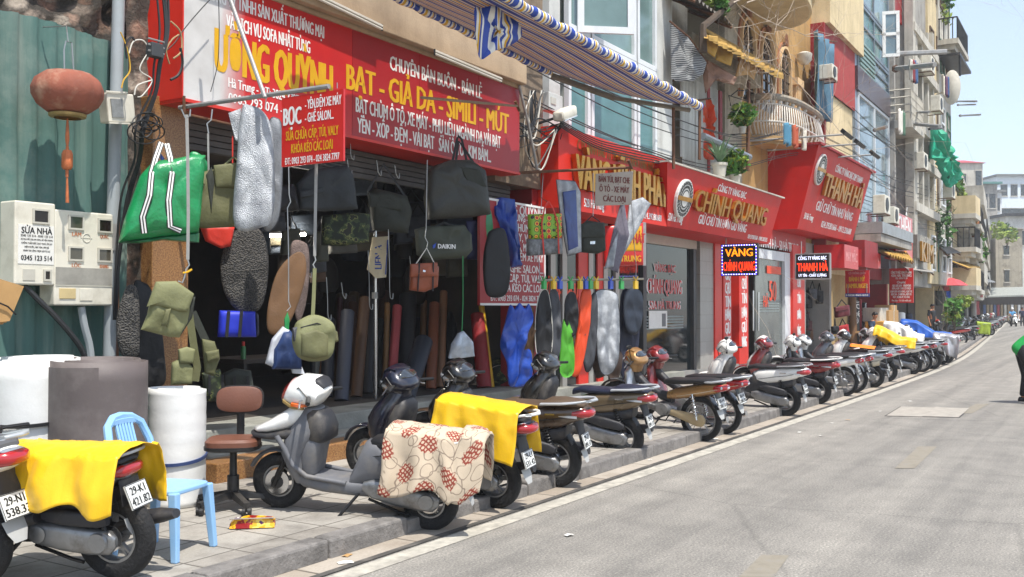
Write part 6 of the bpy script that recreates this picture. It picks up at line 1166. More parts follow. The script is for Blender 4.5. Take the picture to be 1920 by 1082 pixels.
b=MB(); b.tube([Fr0.lerp(Fr1,i/60)+Vector((0,0,.012*math.sin(i*2.1))) for i in range(61)],[.05+.012*math.sin(i*1.3)+.008*rndt.random() for i in range(61)],10); b.build('front_roll',ASX,aw,True)
b=MB(); b.tube([Bk0.lerp(Bk1,i/40)+Vector((0,-.02,-.03)) for i in range(41)],[.045+.01*math.sin(i*1.7) for i in range(41)],10); b.build('back_roll',ASX,aw,True)
b=MB(); b.tube([Bk1+Vector((.03,-.02,-.06)),Bk1.lerp(Fr1,.42)+Vector((0,0,-.16))],.045,6); b.tube([Bk1.lerp(Fr1,.42)+Vector((0,0,-.16)),Fr1+Vector((-.12,.1,-.06))],.032,6); b.build('arm',M('arm_grey','7d776c',.5,.4,.2),aw)
b=MB(); b.tube([Fr1+Vector((0,0,-.02)),Fr1+Vector((-.02,0,-.75))],.02,6); b.tube([Fr1+Vector((-.35,.25,-.05)),Fr1+Vector((-.35,.25,-.9))],.022,6); b.build('strut',RUST,aw)
fl0=[W(u,v,5.3) for u,v in ((889,18),(905,14),(925,12),(945,22),(968,42),(978,62),(968,78),(950,88),(935,92),(920,100),(904,110),(896,80))]
b=MB(); P=smooth_loop(fl0,3); c=sum(P,Vector())/len(P); nq=Vector((-.5,-.86,0))
b.loft([[c+(p-c)*k+nq*(o+.03*math.sin(p.x*14)) for p in P] for k,o in ((.02,-.0),(.6,0.0),(1,.0))],False); ASF=m_stripes('awning_stripe_flap',0,2.0,STR)
o=b.build('loose_flap',ASF,aw,True); s=o.modifiers.new('t','SOLIDIFY'); s.thickness=.006
fl=thing('flood_light','pale grey flood light on the wall left of the teal window bay','lamp',W(1058,212,6.9)); c=W(1060,213,6.9); d1=(W(1086,205,6.9)-W(1034,225,6.9)).normalized()
b=MB(); b.loft([sring(c+d1*s_,w_,h_,14,4,(0,1,0),(-.2,0,1)) for s_,w_,h_ in ((-.24,.07,.05),(-.22,.09,.07),(0,.10,.085),(.2,.09,.08),(.23,.06,.05))]); b.build('housing',CREAM,fl,True); b=MB(); b.obox(c+Vector((0,-.03,-.075)),d1*.2,(0,.07,0),(0,0,.008)); b.build('lens',LENS,fl); b=MB(); b.tube([c+Vector((-.1,0,-.05)),c+Vector((-.25,.3,-.15)),c+Vector((-.25,.7,-.2))],.02,6); b.build('arm',BLKC,fl)
mb_=thing('junction_box','white electrical box on the wall under the end of the awning','box',W(1038,190,7.3)); b=MB(); a=W(1024,172,7.3);d=W(1050,215,7.3); b.box((a.x,7.25,d.z),(d.x,7.4,a.z)); b.build('housing',WHM,mb_,bevel=.01); b=MB(); b.box((a.x+.05,7.24,d.z+.1),(a.x+.2,7.25,d.z+.2)); b.build('plate',FR,mb_)
b=MB(); b.box((11.3,7.3,3.4),(12.6,7.9,8)); b.build('party_wall',M('stained_party_wall','7a6a58',.9,0,.35,4,.4,14,dirt='3f362e',dirtamt=.7),shop)
rnd=random.Random(8)
for i in range(14):
    u0=rnd.uniform(985,1010);v0=rnd.uniform(150,210); cable('black_cable',[W(1000+rnd.uniform(-10,20),170,7.1),W(u0,v0+50,7.05),W(975+rnd.uniform(-8,25),rnd.uniform(230,300),7.05),W(rnd.uniform(1000,1050),rnd.uniform(220,320),7.05),W(rnd.uniform(1040,1060),rnd.uniform(230,250),6.95)],.006+.006*rnd.random(),BLKC if i%5 else WHTC,'cable in the dark tangle between the long sign and the pale red sign',group='cable tangle beside the pale red sign')
for i in range(5): cable('black_cable',[W(1050,225+3*i,6.9),W(1120,262+4*i,6.9),W(1190,278+5*i,6.9),W(1240,292+4*i,6.9),W(1300,322+2*i,6.9)],.01,BLKC,'cable sagging along the top of the pale red sign',group='cables along the gold shop signs')
# ---------------------------------------------------------------- foliage helpers
LEAF=M('leaf_green','3f6a24',.55,0,.45,9,spec=.3); LEAFY=M('leaf_yellow_green','7d8f2c',.55,0,.35,9); LEAFD=M('leaf_dark','27481d',.6,0,.4,9); TWIG=M('bare_twig','6b5a48',.8,0,.3,9); BARK=M('bark','4d4034',.9,0,.3,8)
def leaves(mb,c,rad,n,size,rn,fill=.55):
    c=Vector(c)
    for i in range(n):
        d=Vector((rn.gauss(0,1),rn.gauss(0,1),rn.gauss(0,1))).normalized()*(rn.random()**fill)
        p=c+Vector((d.x*rad[0],d.y*rad[1],d.z*rad[2])); a=Vector((rn.gauss(0,1),rn.gauss(0,1),rn.gauss(0,.6))).normalized(); b=a.orthogonal().normalized(); b=(b*math.cos(i)+a.cross(b)*math.sin(i)); s=size*rn.uniform(.6,1.3)
        mb.poly([p-a*s,p-b*s*.45,p+a*s,p+b*s*.45])
    return mb
def bush(label,c,rad,n,size,seed,name='shrub',cat='plant',mats=(None,),group=None,stem=None):
    rn=random.Random(seed); c=Vector(c); t=thing(name,label,cat,c-Vector((0,0,rad[2])),group); mats=[m or LEAF for m in mats]; b=MB()
    for k in range(5):
        q=c+Vector((rn.uniform(-.6,.6)*rad[0],rn.uniform(-.6,.6)*rad[1],rn.uniform(-.5,.6)*rad[2])); b.mat(k%len(mats)); leaves(b,q,[r*rn.uniform(.45,.7) for r in rad],n//5,size,rn)
    b.build('foliage',mats,t); b=MB()
    for k in range(4): b.tube([c+Vector((0,0,-rad[2])) if stem is None else Vector(stem),c+Vector((rn.uniform(-.3,.3)*rad[0],rn.uniform(-.3,.3)*rad[1],0)),c+Vector((rn.uniform(-.7,.7)*rad[0],rn.uniform(-.7,.7)*rad[1],rad[2]*.7))],[.03*rad[2],.02*rad[2],.006],5)
    b.build('branches',BARK,t); return t
# ---------------------------------------------------------------- old house between window bay and villa
oh=thing('old_house','run down cream house with patched awnings and dark rooms over the second gold shop','house',(22,8.2,4.3)); f=Fac(1257,1392,0.)
b=MB(); f.slab(b,0,f.L,4.25,4.9,-6,0); f.slab(b,0,1.0,4.9,11.5,-6,0); f.slab(b,f.L-1.2,f.L,4.9,11.5,-6,0); f.slab(b,0,f.L,9.6,11.5,-6,.02); f.slab(b,0,f.L,7.1,7.4,-6,.5); b.build('wall',OLDW,oh)
b=MB(); f.slab(b,.5,f.L,4.8,9.7,-3.4,-3.3); b.build('back_wall',DARK,oh)
b=MB()
for i,(u0,u1,v0,v1) in enumerate(((1240,1264,150,305),(1267,1288,155,322),(1292,1311,165,330))): f.box(b,u0,v0,u1,v1,.42,.46)
for i in range(26):
    t=f.st(1241)+(f.st(1310)-f.st(1241))*i/26; f.sb(b,t,t+.025,4.5,7.0,.46,.475)
b.build('sheet_wall',WHM,oh); b=MB(); f.box(b,1288,155,1292,325,.40,.50); f.box(b,1311,175,1316,330,.40,.5); b.build('post',DRED,oh)
def sheet(par,name,pts,Y,m,n=NV,th=.03,wr=.03,sm=False,bul=1.):
    b=MB(); p0=W(sum(p[0] for p in pts)/len(pts),sum(p[1] for p in pts)/len(pts),Y); pillow(b,pts,p0,Vector(n).normalized(),th,sm,wr,pts[0][0]*.1,bul); return b.build(name,m,par,True,ang=50)
def meshm():
    m,t,b,co=base('shade_net'); n=nn(t,'ShaderNodeTexWave',bands_direction='Z'); n.inputs['Scale'].default_value=9; n.inputs['Distortion'].default_value=.6; t.links.new(co,n.inputs['Vector']); t.links.new(ramp(t,n.outputs[0],[(.35,'34363a'),(.7,'9c9d9b')]),b.inputs['Base Color']); b.inputs['Roughness'].default_value=.7; return m
ASB=M('mustard_board','b08b42',.85,0,.25,6,.3,20,dirt='5f4b28',dirtamt=.6,ds=3)
t=thing('shade_net','sagging grey shade net curtain above the white sheet wall','net',W(1290,110,7.2)); sheet(t,'net',[(1257,42),(1290,70),(1325,118),(1318,140),(1300,152),(1270,154),(1258,146)],7.2,meshm(),wr=.06); b=MB(); b.tube([W(1256,40,7.2),W(1291,69,7.2),W(1327,119,7.2)],.02,6); b.build('edge_bar',RUST,t)
t=thing('tin_awning','dark corrugated tin awning at the top above the shade net','awning',W(1290,20,7.2)); b=MB()
def tin(u,v): p=Vector((17.7+2.3*u,7.9-.95*v,8.1-.5*v)); p.z+=.04*math.sin(u*70); return p
b.grid(120,4,tin); b.build('sheet',M('dark_tin','5a554f',.6,.3,.3,6,dirt='33291f',dirtamt=.7),t,True,ang=0); b=MB(); 
for k in (0.05,.5,.95): b.tube([tin(k,0)-Vector((0,0,.06)),tin(k,1)-Vector((0,0,.06))],.03,5)
b.build('rafter',RUST,t)
t=thing('broken_awning','broken mustard coloured board awning with flaps hanging down, left of the arched windows','awning',W(1390,100,7.0)); rn=random.Random(2)
b=MB()
for i in range(16):
    k=i/16; u0,v0=1322+140*k,52+78*k; b.loft([[W(u,v,Y) for u,v,Y in ((u0,v0,7.9),(u0+13,v0+7,7.9),(u0+16,v0+rn.uniform(12,22),6.7),(u0-2,v0+rn.uniform(10,20),6.7))],[W(u,v+3,Y) for u,v,Y in ((u0,v0,7.9),(u0+13,v0+7,7.9),(u0+16,v0+20,6.7),(u0-2,v0+16,6.7))]])
b.build('board',ASB,t)
for pts in ([(1318,58),(1347,86),(1340,108),(1315,90)],[(1345,86),(1376,97),(1370,124),(1342,112)],[(1388,104),(1408,112),(1402,140),(1378,144)],[(1405,112),(1420,120),(1414,150),(1398,138)]): sheet(t,'hanging_flap',pts,6.9,CARD if pts[0][0]>1380 else ASB,th=.04,wr=.02)
sheet(t,'torn_cloth',[(1326,112),(1340,120),(1382,146),(1375,160),(1340,150),(1322,175),(1318,140)],7.1,M('dusty_pink_cloth','8a6a58',.85,0,.2),wr=.08)
t=thing('tarpaulin','crumpled orange tarpaulin hanging in the dark opening of the old house','tarpaulin',W(1325,250,7.6)); sheet(t,'sheet',[(1309,190),(1330,186),(1338,215),(1336,245),(1343,262),(1338,300),(1316,298),(1310,260)],7.6,M('orange_tarp','d2481a',.5,0,.2,4,.3,12),th=.12,wr=.12)
b=MB(); b.tube([W(1310,188,7.6),W(1332,185,7.6)],.02,5); b.build('bar',RUST,t)
for i,(u0,u1,v0,v1,m,l) in enumerate(((1343,1352,170,280,WHM,'white board'),(1354,1370,150,275,GREYW,'grey board'),(1372,1380,150,265,ASB,'mustard board'))):
    t=thing('loose_board',l+' leaning in the dark opening of the old house','board',f.p((u0+u1)/2,v1,-.3)); b=MB(); f.box(b,u0,v0,u1,v1,-.3,-.22); b.build('plank',m,t); b=MB(); f.box(b,u0,(v0+v1)/2,u1,(v0+v1)/2+4,-.22,-.18); b.build('batten',RUST,t)
t=thing('ledge_pipe','fat grey pipe rail sloping above the potted aloe','rail',W(1360,270,7.0)); b=MB(); b.tube([W(1318,255,7.2),W(1405,295,7.0)],.075,8); b.build('pipe',M('zinc_pipe','8b9196',.45,.5,.2),t,True); b=MB(); b.tube([W(1402,293,7.0),W(1402,312,7.2)],.03,6); b.build('bracket',RUST,t)
# pots on top of the sign with emblem
def pot(u,v0,v1,Y,w,label,kind,seed):
    p=W(u,v1,Y); top_=W(u,v0,Y).z; h=top_-p.z; d=(p-EYE).dot(FWD); r=w/2/F_PX*d; t=thing('potted_plant',label,'plant',p); b=MB(); b.lathe([(r*.7,0),(r*.9,h*.8),(r*1.02,h*.82),(r*1.02,h),(r*.85,h),(r*.8,h*.8)],p,'z',18); b.build('pot',PALEW,t,True); rn=random.Random(seed)
    b=MB(); c=p+Vector((0,0,h))
    if kind=='aloe':
        for k in range(30):
            a=rn.uniform(0,6.28); s=rn.uniform(.3,1.); L=rn.uniform(.35,.62); o=Vector((math.cos(a),math.sin(a),0)); sd=Vector((-o.y,o.x,0)); b.loft([[c+o*(L*s*q)+Vector((0,0,L*(q*1.1-s*.45*q*q)))+sd*w_*j+Vector((0,0,.012*abs(j)))for j in (-1,0,1)] for q,w_ in ((0,.035),(.35,.035),(.75,.02),(1,.003))],cyc=False)
        b.build('leaves',M('aloe_green','5d7d5a',.5,0,.25,8),t)
    else:
        leaves(b,c+Vector((0,0,.25)),(.32,.3,.28),160,.10,rn); b.mat(1); leaves(b,c+Vector((0,0,.3)),(.3,.3,.25),120,.09,rn); b.build('leaves',[LEAF,LEAFY],t)
pot(1349,306,332,6.95,30,'white pot of spiky aloe standing on the sign with the round emblem','aloe',1); pot(1378,328,345,6.95,24,'pot of yellow green leaves beside the aloe','leafy',2)
pot(1392,238,250,7.0,15,'small white pot hanging on the post left of the iron balcony','leafy',5)
# ---------------------------------------------------------------- ochre villa with arches and two round balconies
vi=thing('villa','ochre villa with three tall arched windows and rounded balconies','house',(26,8.2,4.3)); f=Fac(1380,1556,.0)
b=MB(); f.slab(b,0,f.L,3.6,12.5,-6,0); b.build('wall',YWALL,vi)
arcs=((1401,47,26),(1438,66,26),(1471,104,20)); MOLD=M('cream_moulding','d3b184',.75,0,.12,4,dirt='8d6840',dirtamt=.5); MOLD2=M('terracotta_moulding','9c6743',.8,0,.15,4)
zsp=f.z(1438,130)
for ua,vt,wp in arcs:
    t0=f.st(ua-wp/2);t1=f.st(ua+wp/2); tc=(t0+t1)/2;r=(t1-t0)/2*.92; zt=f.z(1438,66)-.05; zs=zt-r*1.25; zb=f.z(1438,210)
    arch=lambda rr,kz=1.25:[(tc+rr*math.cos(a),zs+rr*kz*math.sin(a)) for a in [math.pi*i/14 for i in range(15)]]
    o=[(tc+r,zb)]+arch(r)+[(tc-r,zb)]
    b=MB(); b.loft([[f.at(t,z,d) for t,z in o] for d in (-.02,.015)]); wdw=b.build('window',GLD,vi)
    b=MB(); mid_=[f.at(tc,zb+ (zs-zb)*k,.03) for k in (0,1)]; b.tube(mid_,.03,5); b.tube([f.at(tc-r,zs,.03),f.at(tc+r,zs,.03)],.03,5)
    for k in range(1,6): b.tube([f.at(tc,zs,.03),f.at(tc+r*math.cos(math.pi*k/6),zs+r*1.25*math.sin(math.pi*k/6),.03)],.02,4)
    for k in range(1,5): b.tube([f.at(tc-r,zb+(zs-zb)*k/5,.03),f.at(tc+r,zb+(zs-zb)*k/5,.03)],.02,4)
    b.build('frame',M('old_brown_frame','5a4634',.7),wdw)
    for rr,m,d,nm in ((1.12,MOLD,.10,'arch_moulding'),(1.33,MOLD2,.05,'arch_moulding')):
        b=MB(); i_=[(tc+r*(rr-.11),zb)]+arch(r*(rr-.11))+[(tc-r*(rr-.11),zb)]; oo=[(tc+r*rr,zb)]+arch(r*rr)+[(tc-r*rr,zb)]
        b.loft([[f.at(*a,.0),f.at(*a,d),f.at(*c,d),f.at(*c,0)] for a,c in zip(i_,oo)]); b.build(nm,m,vi)
    b=MB(); b.loft([sring(f.at(tc+q,zs+r*1.25*1.36+h_,.1),w_,.07,10,2.2,f.e,(0,0,1)) for q,h_,w_ in ((0,-.06,.22),(0,.06,.2),(.02,.16,.08))]); b.build('keystone',MOLD2,vi,True)
b=MB(); t=f.st(1490); f.sb(b,t-.22,t+.22,zb,f.z(1490,165),-.02,.14); f.sb(b,t-.32,t+.32,f.z(1490,165),f.z(1490,152),-.02,.22)
for q in (-.12,0,.12): f.sb(b,t+q-.03,t+q+.03,zb,f.z(1490,165),.14,.17)
b.build('pilaster',MOLD,vi)
def rbalc(par,t0,t1,z0,h,dep,m,name='balcony',um=None):
    n=24; pl=lambda k,s=1.:((t0+t1)/2+(t1-t0)/2*s*sgp(math.cos(k),.7),dep*s*sgp(math.sin(k),.75))
    b=MB(); L=[]
    for zz,s in ((z0,.97),(z0+.02,1.),(z0+h*.4,1.),(z0+h*.45,1.04),(z0+h,1.04)): L.append([f.at(*(pl(math.pi*i/n,s)[0],zz,pl(math.pi*i/n,s)[1])) for i in range(n+1)]+[f.at(t0,zz,-.1)] )
    b.loft([r[::-1] for r in L]); return b.build(name,m,par),pl
ztop=W(1497,70,7.2).z+.45; bt,_=rbalc(vi,W(1385,30,6.5).x-f.a.x,W(1562,30,6.5).x-f.a.x,ztop,.75,1.6,CRW)
zfl=W(1500,266,7.3).z
bl,pl_=rbalc(vi,f.st(1412),W(1556,220,7.3).x-f.a.x,zfl-.22,.22,.85,M('balcony_slab_ochre','b08f60',.85,0,.2,3))
b=MB(); n=46; rp=lambda k,z,s=1.:f.at(pl_(k,s)[0],z,pl_(k,s)[1])
for i in range(n+1):
    k=math.pi*i/n; b.tube([rp(k,zfl,1.0),rp(k,zfl+.25,1.10),rp(k,zfl+.5,1.08),rp(k,zfl+.82,1.0)],.021,5)
for z_ in (.02,.34,.82): b.tube([rp(math.pi*i/n,zfl+z_,1.0 if z_!=.34 else 1.10) for i in range(n+1)],.025,6)
b.build('railing',M('white_iron','cfcac0',.5,.1,.1,dirt='8a7a62',dirtamt=.4),bl,True)
b=MB(); b.tube([rp(math.pi*i/n,zfl+1.0,1.02) for i in range(n+1)],.09,8); 
b.build('coping',M('worn_coping','8c8578',.85,0,.25,5,dirt='c08a4a',dirtamt=.5),bl,True)
b=MB()
for i in range(16): k=math.pi*(i+.5)/16; b.lathe([(.04,.84),(.06,.88),(.04,.92)],rp(k,zfl,1.0),'z',8)
b.build('finial',M('white_iron','cfcac0'),bl)
t=thing('curtain','long faded blue curtain at the end of the villa balcony','curtain',f.p(1520,225,.25)); b=MB()
b.grid(30,8,lambda u,v:f.at(f.st(1502)+(f.st(1540)-f.st(1502))*(u*(1-.25*(1-v)) if v<1 else u),f.z(1520,228)+(f.z(1520,78)-f.z(1520,228))*v,.45+.10*math.sin(u*22+v*2))); o=b.build('cloth',M('faded_blue_cloth','4a6c80',.8,0,.2,4,.2,14),t,True); s=o.modifiers.new('t','SOLIDIFY'); s.thickness=.01
b=MB(); b.tube([f.p(1500,78,.45),f.p(1542,82,.45)],.02,5); b.build('rod',RUST,t)
b=MB(); b.loft([sring(f.at(f.st(1495),f.z(1495,112)+dz,.25),r,r,12,2,(1,0,0),(0,1,0)) for dz,r in ((-.2,.10),(-.1,.2),(.1,.22),(.16,.10))]); b.build('wall_lamp',PALEW,vi,True)
# red corrugated strip house
rs=thing('strip_house','narrow house faced with red corrugated sheet between cream bands','house',(31,8,3.6)); f=Fac(1544,1609,.30)
b=MB(); f.slab(b,0,f.L,3.4,f.z(1546,168)+.0,-6,0); f.slab(b,0,f.L,f.z(1549,52),13,-6,.25); b.build('wall',CRW,rs)
b=MB(); zt_,zb_=f.z(1549,52),f.z(1549,168); N=int(f.L/.16)
b.loft([[f.at(f.L*i/N/2,z,.10 if i%2 else .05) for z in (zb_-.05,zt_)] for i in range(N*2+1)],cyc=False); b.build('corrugated_cladding',REDC,rs,False)
b=MB(); f.slab(b,-.12,.0,3.4,zt_,-6,.10); b.build('edge_wall',DRED,rs)
rn=random.Random(4)
b=MB()
for i in range(7): b.tube([f.at(.3+.9*i,4.2+.25*rn.random(),.05),f.at(1.6+.9*i,5.2+.3*rn.random(),.05)],.012,4)
b.build('stay_wire',BLKC,rs)
# flood lamps on brackets over the leaning sign
for i,(u,v) in enumerate(((1588,252),(1612,270),(1640,290))):
    t=thing('sign_lamp','black flood lamp bar on a thin arm above the tall leaning sign','lamp',W(u,v,5.9),'flood lamps above the tall leaning sign'); c=W(u,v,5.9); d=(W(u+9,v+7,5.9)-c); b=MB(); b.obox(c,d.normalized()*.42,d.normalized().orthogonal().normalized()*.06,d.normalized().cross(d.normalized().orthogonal().normalized())*.05); b.build('head',BLK,t); b=MB(); b.tube([c,Vector((c.x-1.2,8.0,c.z-.15))],.025,5); b.build('arm',STEEL,t)
# ---------------------------------------------------------------- glass tower
gt=thing('glass_house','tall narrow house with bluish glass bays, dark granite band and an open white casement','house',(38,8,.13)); f=Fac(1606,1680,.40); H=22
b=MB(); f.slab(b,0,.35,3.2,H,-8,0); f.slab(b,f.L-1.4,f.L,3.2,H,-8,.0); b.build('wall',M('blue_grey_cladding','8492a0',.35,.2,.1,2),gt)
b=MB(); f.slab(b,0,f.L-1.4,f.z(1625,186),f.z(1625,144),-6,.10); b.build('granite_band',M('purple_granite','4a3c40',.3,0,.3,20),gt)
z0=f.z(1625,430)
for i,(za,zb2,gm) in enumerate(((z0,f.z(1625,186),GLB),(f.z(1625,144),f.z(1625,95),GLG),(f.z(1625,95),f.z(1625,20),GLT),(f.z(1625,20),H,GLG))):
    f.window(gt,.35,f.L-1.4,za+.02,zb2-.02,FRW if i==0 else M('steel_frame','77838c',.4,.4),gm,2,1 if i else 0,.10)
b=MB()
for k in range(7): f.sb(b,.5,f.L*.42,f.z(1620,140)+.16*k,f.z(1620,140)+.16*k+.08,.02,.09)
b.build('louvre',M('louvre_green','7a948f',.5),gt)
c0=f.p(1652,108,.05); ax=(f.n*.95+f.e*.3).normalized(); b=MB(); W_,H_=.62,1.75
for a,d,za,zb2 in ((0,W_,0,.12),(0,W_,H_-.12,H_),(0,W_,H_/2-.06,H_/2+.06),(0,.12,.1,H_-.1),(W_-.12,W_,.1,H_-.1)): b.loft([[c0+ax*x+Vector((0,0,z))+ax.cross(Vector((0,0,1)))*o for x,z in ((a,za),(d,za),(d,zb2),(a,zb2))] for o in (-.04,.04)])
cw=b.build('open_casement',WHT,gt); b=MB(); b.loft([[c0+ax*x+Vector((0,0,z))+ax.cross(Vector((0,0,1)))*o for x,z in ((.1,.1),(W_-.1,.1),(W_-.1,H_-.1),(.1,H_-.1))] for o in (-.006,.006)]); b.build('pane',GLB,cw)
b=MB(); f.sb(b,-.2,f.L*.8,f.z(1625,445),f.z(1625,425),0,.9); b.build('canopy',CORR,gt)
b=MB(); f.sb(b,-.2,f.L*.8,f.z(1625,460),f.z(1625,446),0,.85); b.build('canopy_soffit',GREYW,gt)
b=MB(); f.slab(b,0,f.L,.13,3.2,-8,-1.5); b.build('ground_floor',DARK,gt)
# ---------------------------------------------------------------- grey house with arches
ga=thing('grey_house','tall grey plaster house with arched openings, slim columns and an iron balcony','house',(52,8,.13)); f=Fac(1677,1747,.52); H=30
ta=f.st(1704)
b=MB(); f.slab(b,ta-.5,f.L,2.6,H,-8,0); f.slab(b,0,ta,2.6,H,-8,-.9); f.slab(b,0,.3,2.6,H,-1,.05); b.build('wall',GREYW,ga)
b=MB(); f.slab(b,.3,ta-.5,f.z(1690,38),H,-.9,-.1); b.build('red_wall',DRED,ga)
for vt,vb in ((60,140),(262,400)):
    t0,t1=.5,ta-.6; tc=(t0+t1)/2; r=(t1-t0)/2; zt2=f.z(1690,vt); zs=zt2-r; zb2=f.z(1690,vb)
    b=MB(); o=[(tc+r,zb2)]+[(tc+r*math.cos(math.pi*i/14),zs+r*math.sin(math.pi*i/14)) for i in range(15)]+[(tc-r,zb2)]; b.loft([[f.at(t,z,d) for t,z in o] for d in (-.9,-.86)]); b.build('arch_recess',GLD,ga)
    for rr in (1.0,1.14):
        b=MB(); i_=[(tc+r*rr*math.cos(math.pi*i/14),zs+r*rr*math.sin(math.pi*i/14)) for i in range(15)]; oo=[(tc+r*(rr+.1)*math.cos(math.pi*i/14),zs+r*(rr+.1)*math.sin(math.pi*i/14)) for i in range(15)]; b.loft([[f.at(*a,-.9),f.at(*a,-.6+.1*rr),f.at(*c,-.6+.1*rr),f.at(*c,-.9)] for a,c in zip(i_,oo)]); b.build('arch_moulding',GREYW,ga)
zf=f.z(1690,240)
b=MB(); f.sb(b,0,ta-.2,zf-.3,zf,-.9,.7); bb=b.build('balcony',PALEW,ga); b=MB()
for i in range(14): b.tube([f.at(.1+(ta-.4)*i/13,zf,.65),f.at(.1+(ta-.4)*i/13,zf+1.2,.65)],.03,4)
for q in range(4): b.tube([f.at(0,zf+.3+.3*q,.65),f.at(ta-.2,zf+.3+.3*q,.65)],.03,4); b.tube([f.at(0,zf+.3+.3*q,.65),f.at(0,zf+.3+.3*q,-.8)],.03,4)
b.build('railing',PALEW,bb)
for u in (1714,1724,1735):
    for va,vb in ((75,125),(140,235),(255,300),(310,385)):
        b=MB(); t=f.st(u); f.sb(b,t,t+(f.st(u+6)-t),f.z(u,vb),f.z(u,va),.0,.02); b.build('window',GLD,ga)
b=MB()
for u in (1710,1721,1732,1742): t=f.st(u); f.sb(b,t-.18,t+.18,f.z(u,395),f.z(u,70),.02,.28)
for v in (70,128,240,303,392): f.sb(b,ta-.5,f.L,f.z(1710,v)-.18,f.z(1710,v)+.18,.02,.42)
b.build('column',PALEW,ga)
b=MB(); f.slab(b,ta-.6,ta+.15,2.6,H,0,.35); b.build('pilaster',PALEW,ga)
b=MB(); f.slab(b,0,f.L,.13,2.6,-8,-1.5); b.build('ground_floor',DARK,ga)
t=thing('satellite_dish','grey satellite dish fixed to the side of the grey house columns','dish',f.p(1747,185,.6)); c=f.p(1747,168,.9); b=MB(); b.loft([sring(c+Vector((-.02-o,-.3*o,0)),.42*k,.85*k,20,2,(.35,-.9,.1),(.05,0,1)) for o,k in ((.25,.3),(.12,.7),(0,1),(-.02,1))]); b.build('dish',PALEW,t,True); b=MB(); b.tube([c,c+Vector((.3,.9,-.3))],.05,6); b.build('arm',STEEL,t)
for i,(u0,v0,u1,v1,r) in enumerate(((1680,101,1775,97,.10),(1678,129,1753,121,.10),(1700,231,1762,237,.07),(1715,211,1742,210,.05),(1793,190,1831,190,.05),(1800,217,1838,215,.05),(1796,197,1829,196,.04),(1640,244,1662,238,.05))):
    t=thing('flag_pole','bare metal pole sticking out over the street from an upper floor','pole',FY(u0,.8)+Vector((0,0,8)),'bare poles sticking out from the upper floors'); fq=Fac(min(u0,1790),min(u0,1790)+8,.8); a=fq.p(u0,v0,0); Y2=a.y-1.7; bq=W(u1,v1,Y2); b=MB(); b.tube([a,bq],r,6); b.build('tube',STEEL,t,True); b=MB(); b.tube([a+(bq-a)*.0,a+(bq-a)*.04],r*1.5,6); b.build('socket',RUST,t)
# ---------------------------------------------------------------- cream and grey houses with stacked balconies
def bal_house(label,u0,u1,off,H,m,bals,seed,wind=True,base=2.8,name='balcony_house'):
    f=Fac(u0,u1,off); t=thing(name,label,'house',f.at(f.L/2,.13)); rn=random.Random(seed); b=MB(); f.slab(b,0,f.L,base,H,-8,0); b.build('wall',m,t); b=MB(); f.slab(b,0,f.L,.13,base,-8,-1.5); b.build('ground_floor',DARK,t)
    for zz,dep,kind in bals:
        b=MB(); f.sb(b,-.1,f.L*.98,zz-.25,zz,-.05,dep); f.sb(b,.1,f.L*.9,zz-.5,zz-.25,-.05,dep*.8); f.sb(b,.2,f.L*.85,zz-.75,zz-.5,-.05,dep*.55); bb=b.build('balcony',PALEW,t)
        b=MB()
        if kind=='rail':
            n=int(f.L/.25)
            for i in range(n+1): b.tube([f.at(f.L*.97*i/n,zz,dep-.06),f.at(f.L*.97*i/n,zz+1.05,dep-.06)],.025,4)
            for i in range(5): b.tube([f.at(0,zz,dep-.06-(dep-.1)*i/4),f.at(0,zz+1.05,dep-.06-(dep-.1)*i/4)],.025,4)
            b.tube([f.at(0,zz+1.05,0),f.at(0,zz+1.05,dep-.06),f.at(f.L*.97,zz+1.05,dep-.06)],.04,5); b.build('railing',BLK,bb)
        else: f.sb(b,0,f.L*.97,zz,zz+.95,dep-.18,dep-.02); f.sb(b,-.02,.12,zz,zz+.95,0,dep-.02); b.build('parapet',m,bb)
    if wind:
        z=base+.6
        while z<H-2:
            n=2 if f.L>4 else 1
            for i in range(n): ta=f.L*(i+.2)/n; f.window(t,ta,ta+f.L*.6/n,z,z+1.7,rn.choice((FRW,M('old_brown_frame','5a4634',.7),M('green_frame','4a6a5a',.6))),GLD,1,1,.09,.03)
            z+=3.3
    return t,f
bal_house('cream ribbed house with round topped balconies right of the grey columns',1744,1768,.62,33,CRW,((25.5,.8,'par'),(18.5,.5,'rail')),1)
bal_house('pale grey house with stepped balconies standing over the green net',1764,1786,.72,31,PALEW,((27.,.75,'rail'),(21.,.7,'par'),(14.8,.9,'rail')),2)
t=thing('balcony_canopy','dark sloped canopy over the iron balcony of the pale grey house','canopy',W(1785,120,8.2)); b=MB(); f=Fac(1764,1786,.72); f.sb(b,-.3,f.L,f.z(1770,125),f.z(1770,120),0,1.0); b.build('roof',BLK,t); b=MB(); b.tube([f.at(0,f.z(1770,125),.95),f.at(0,f.z(1770,160),.95)],.06,5); b.build('post',BLK,t)
t=thing('green_net','bright green construction net slung between the upper floors','net',W(1770,300,7.9)); sheet(t,'net',[(1744,242),(1762,242),(1772,258),(1782,280),(1788,300),(1799,322),(1798,338),(1782,352),(1772,345),(1765,325),(1757,302),(1745,296)],6.9,M('green_net','149a78',.6,0,.25,3,.4,10),th=.3,wr=.25); b=MB(); b.tube([W(1742,242,6.9),W(1764,241,6.9)],.06,5); b.build('rope',BLKC,t)
cols=(CRW,GREYW,PALEW,OLDW,WHM,YWALL)
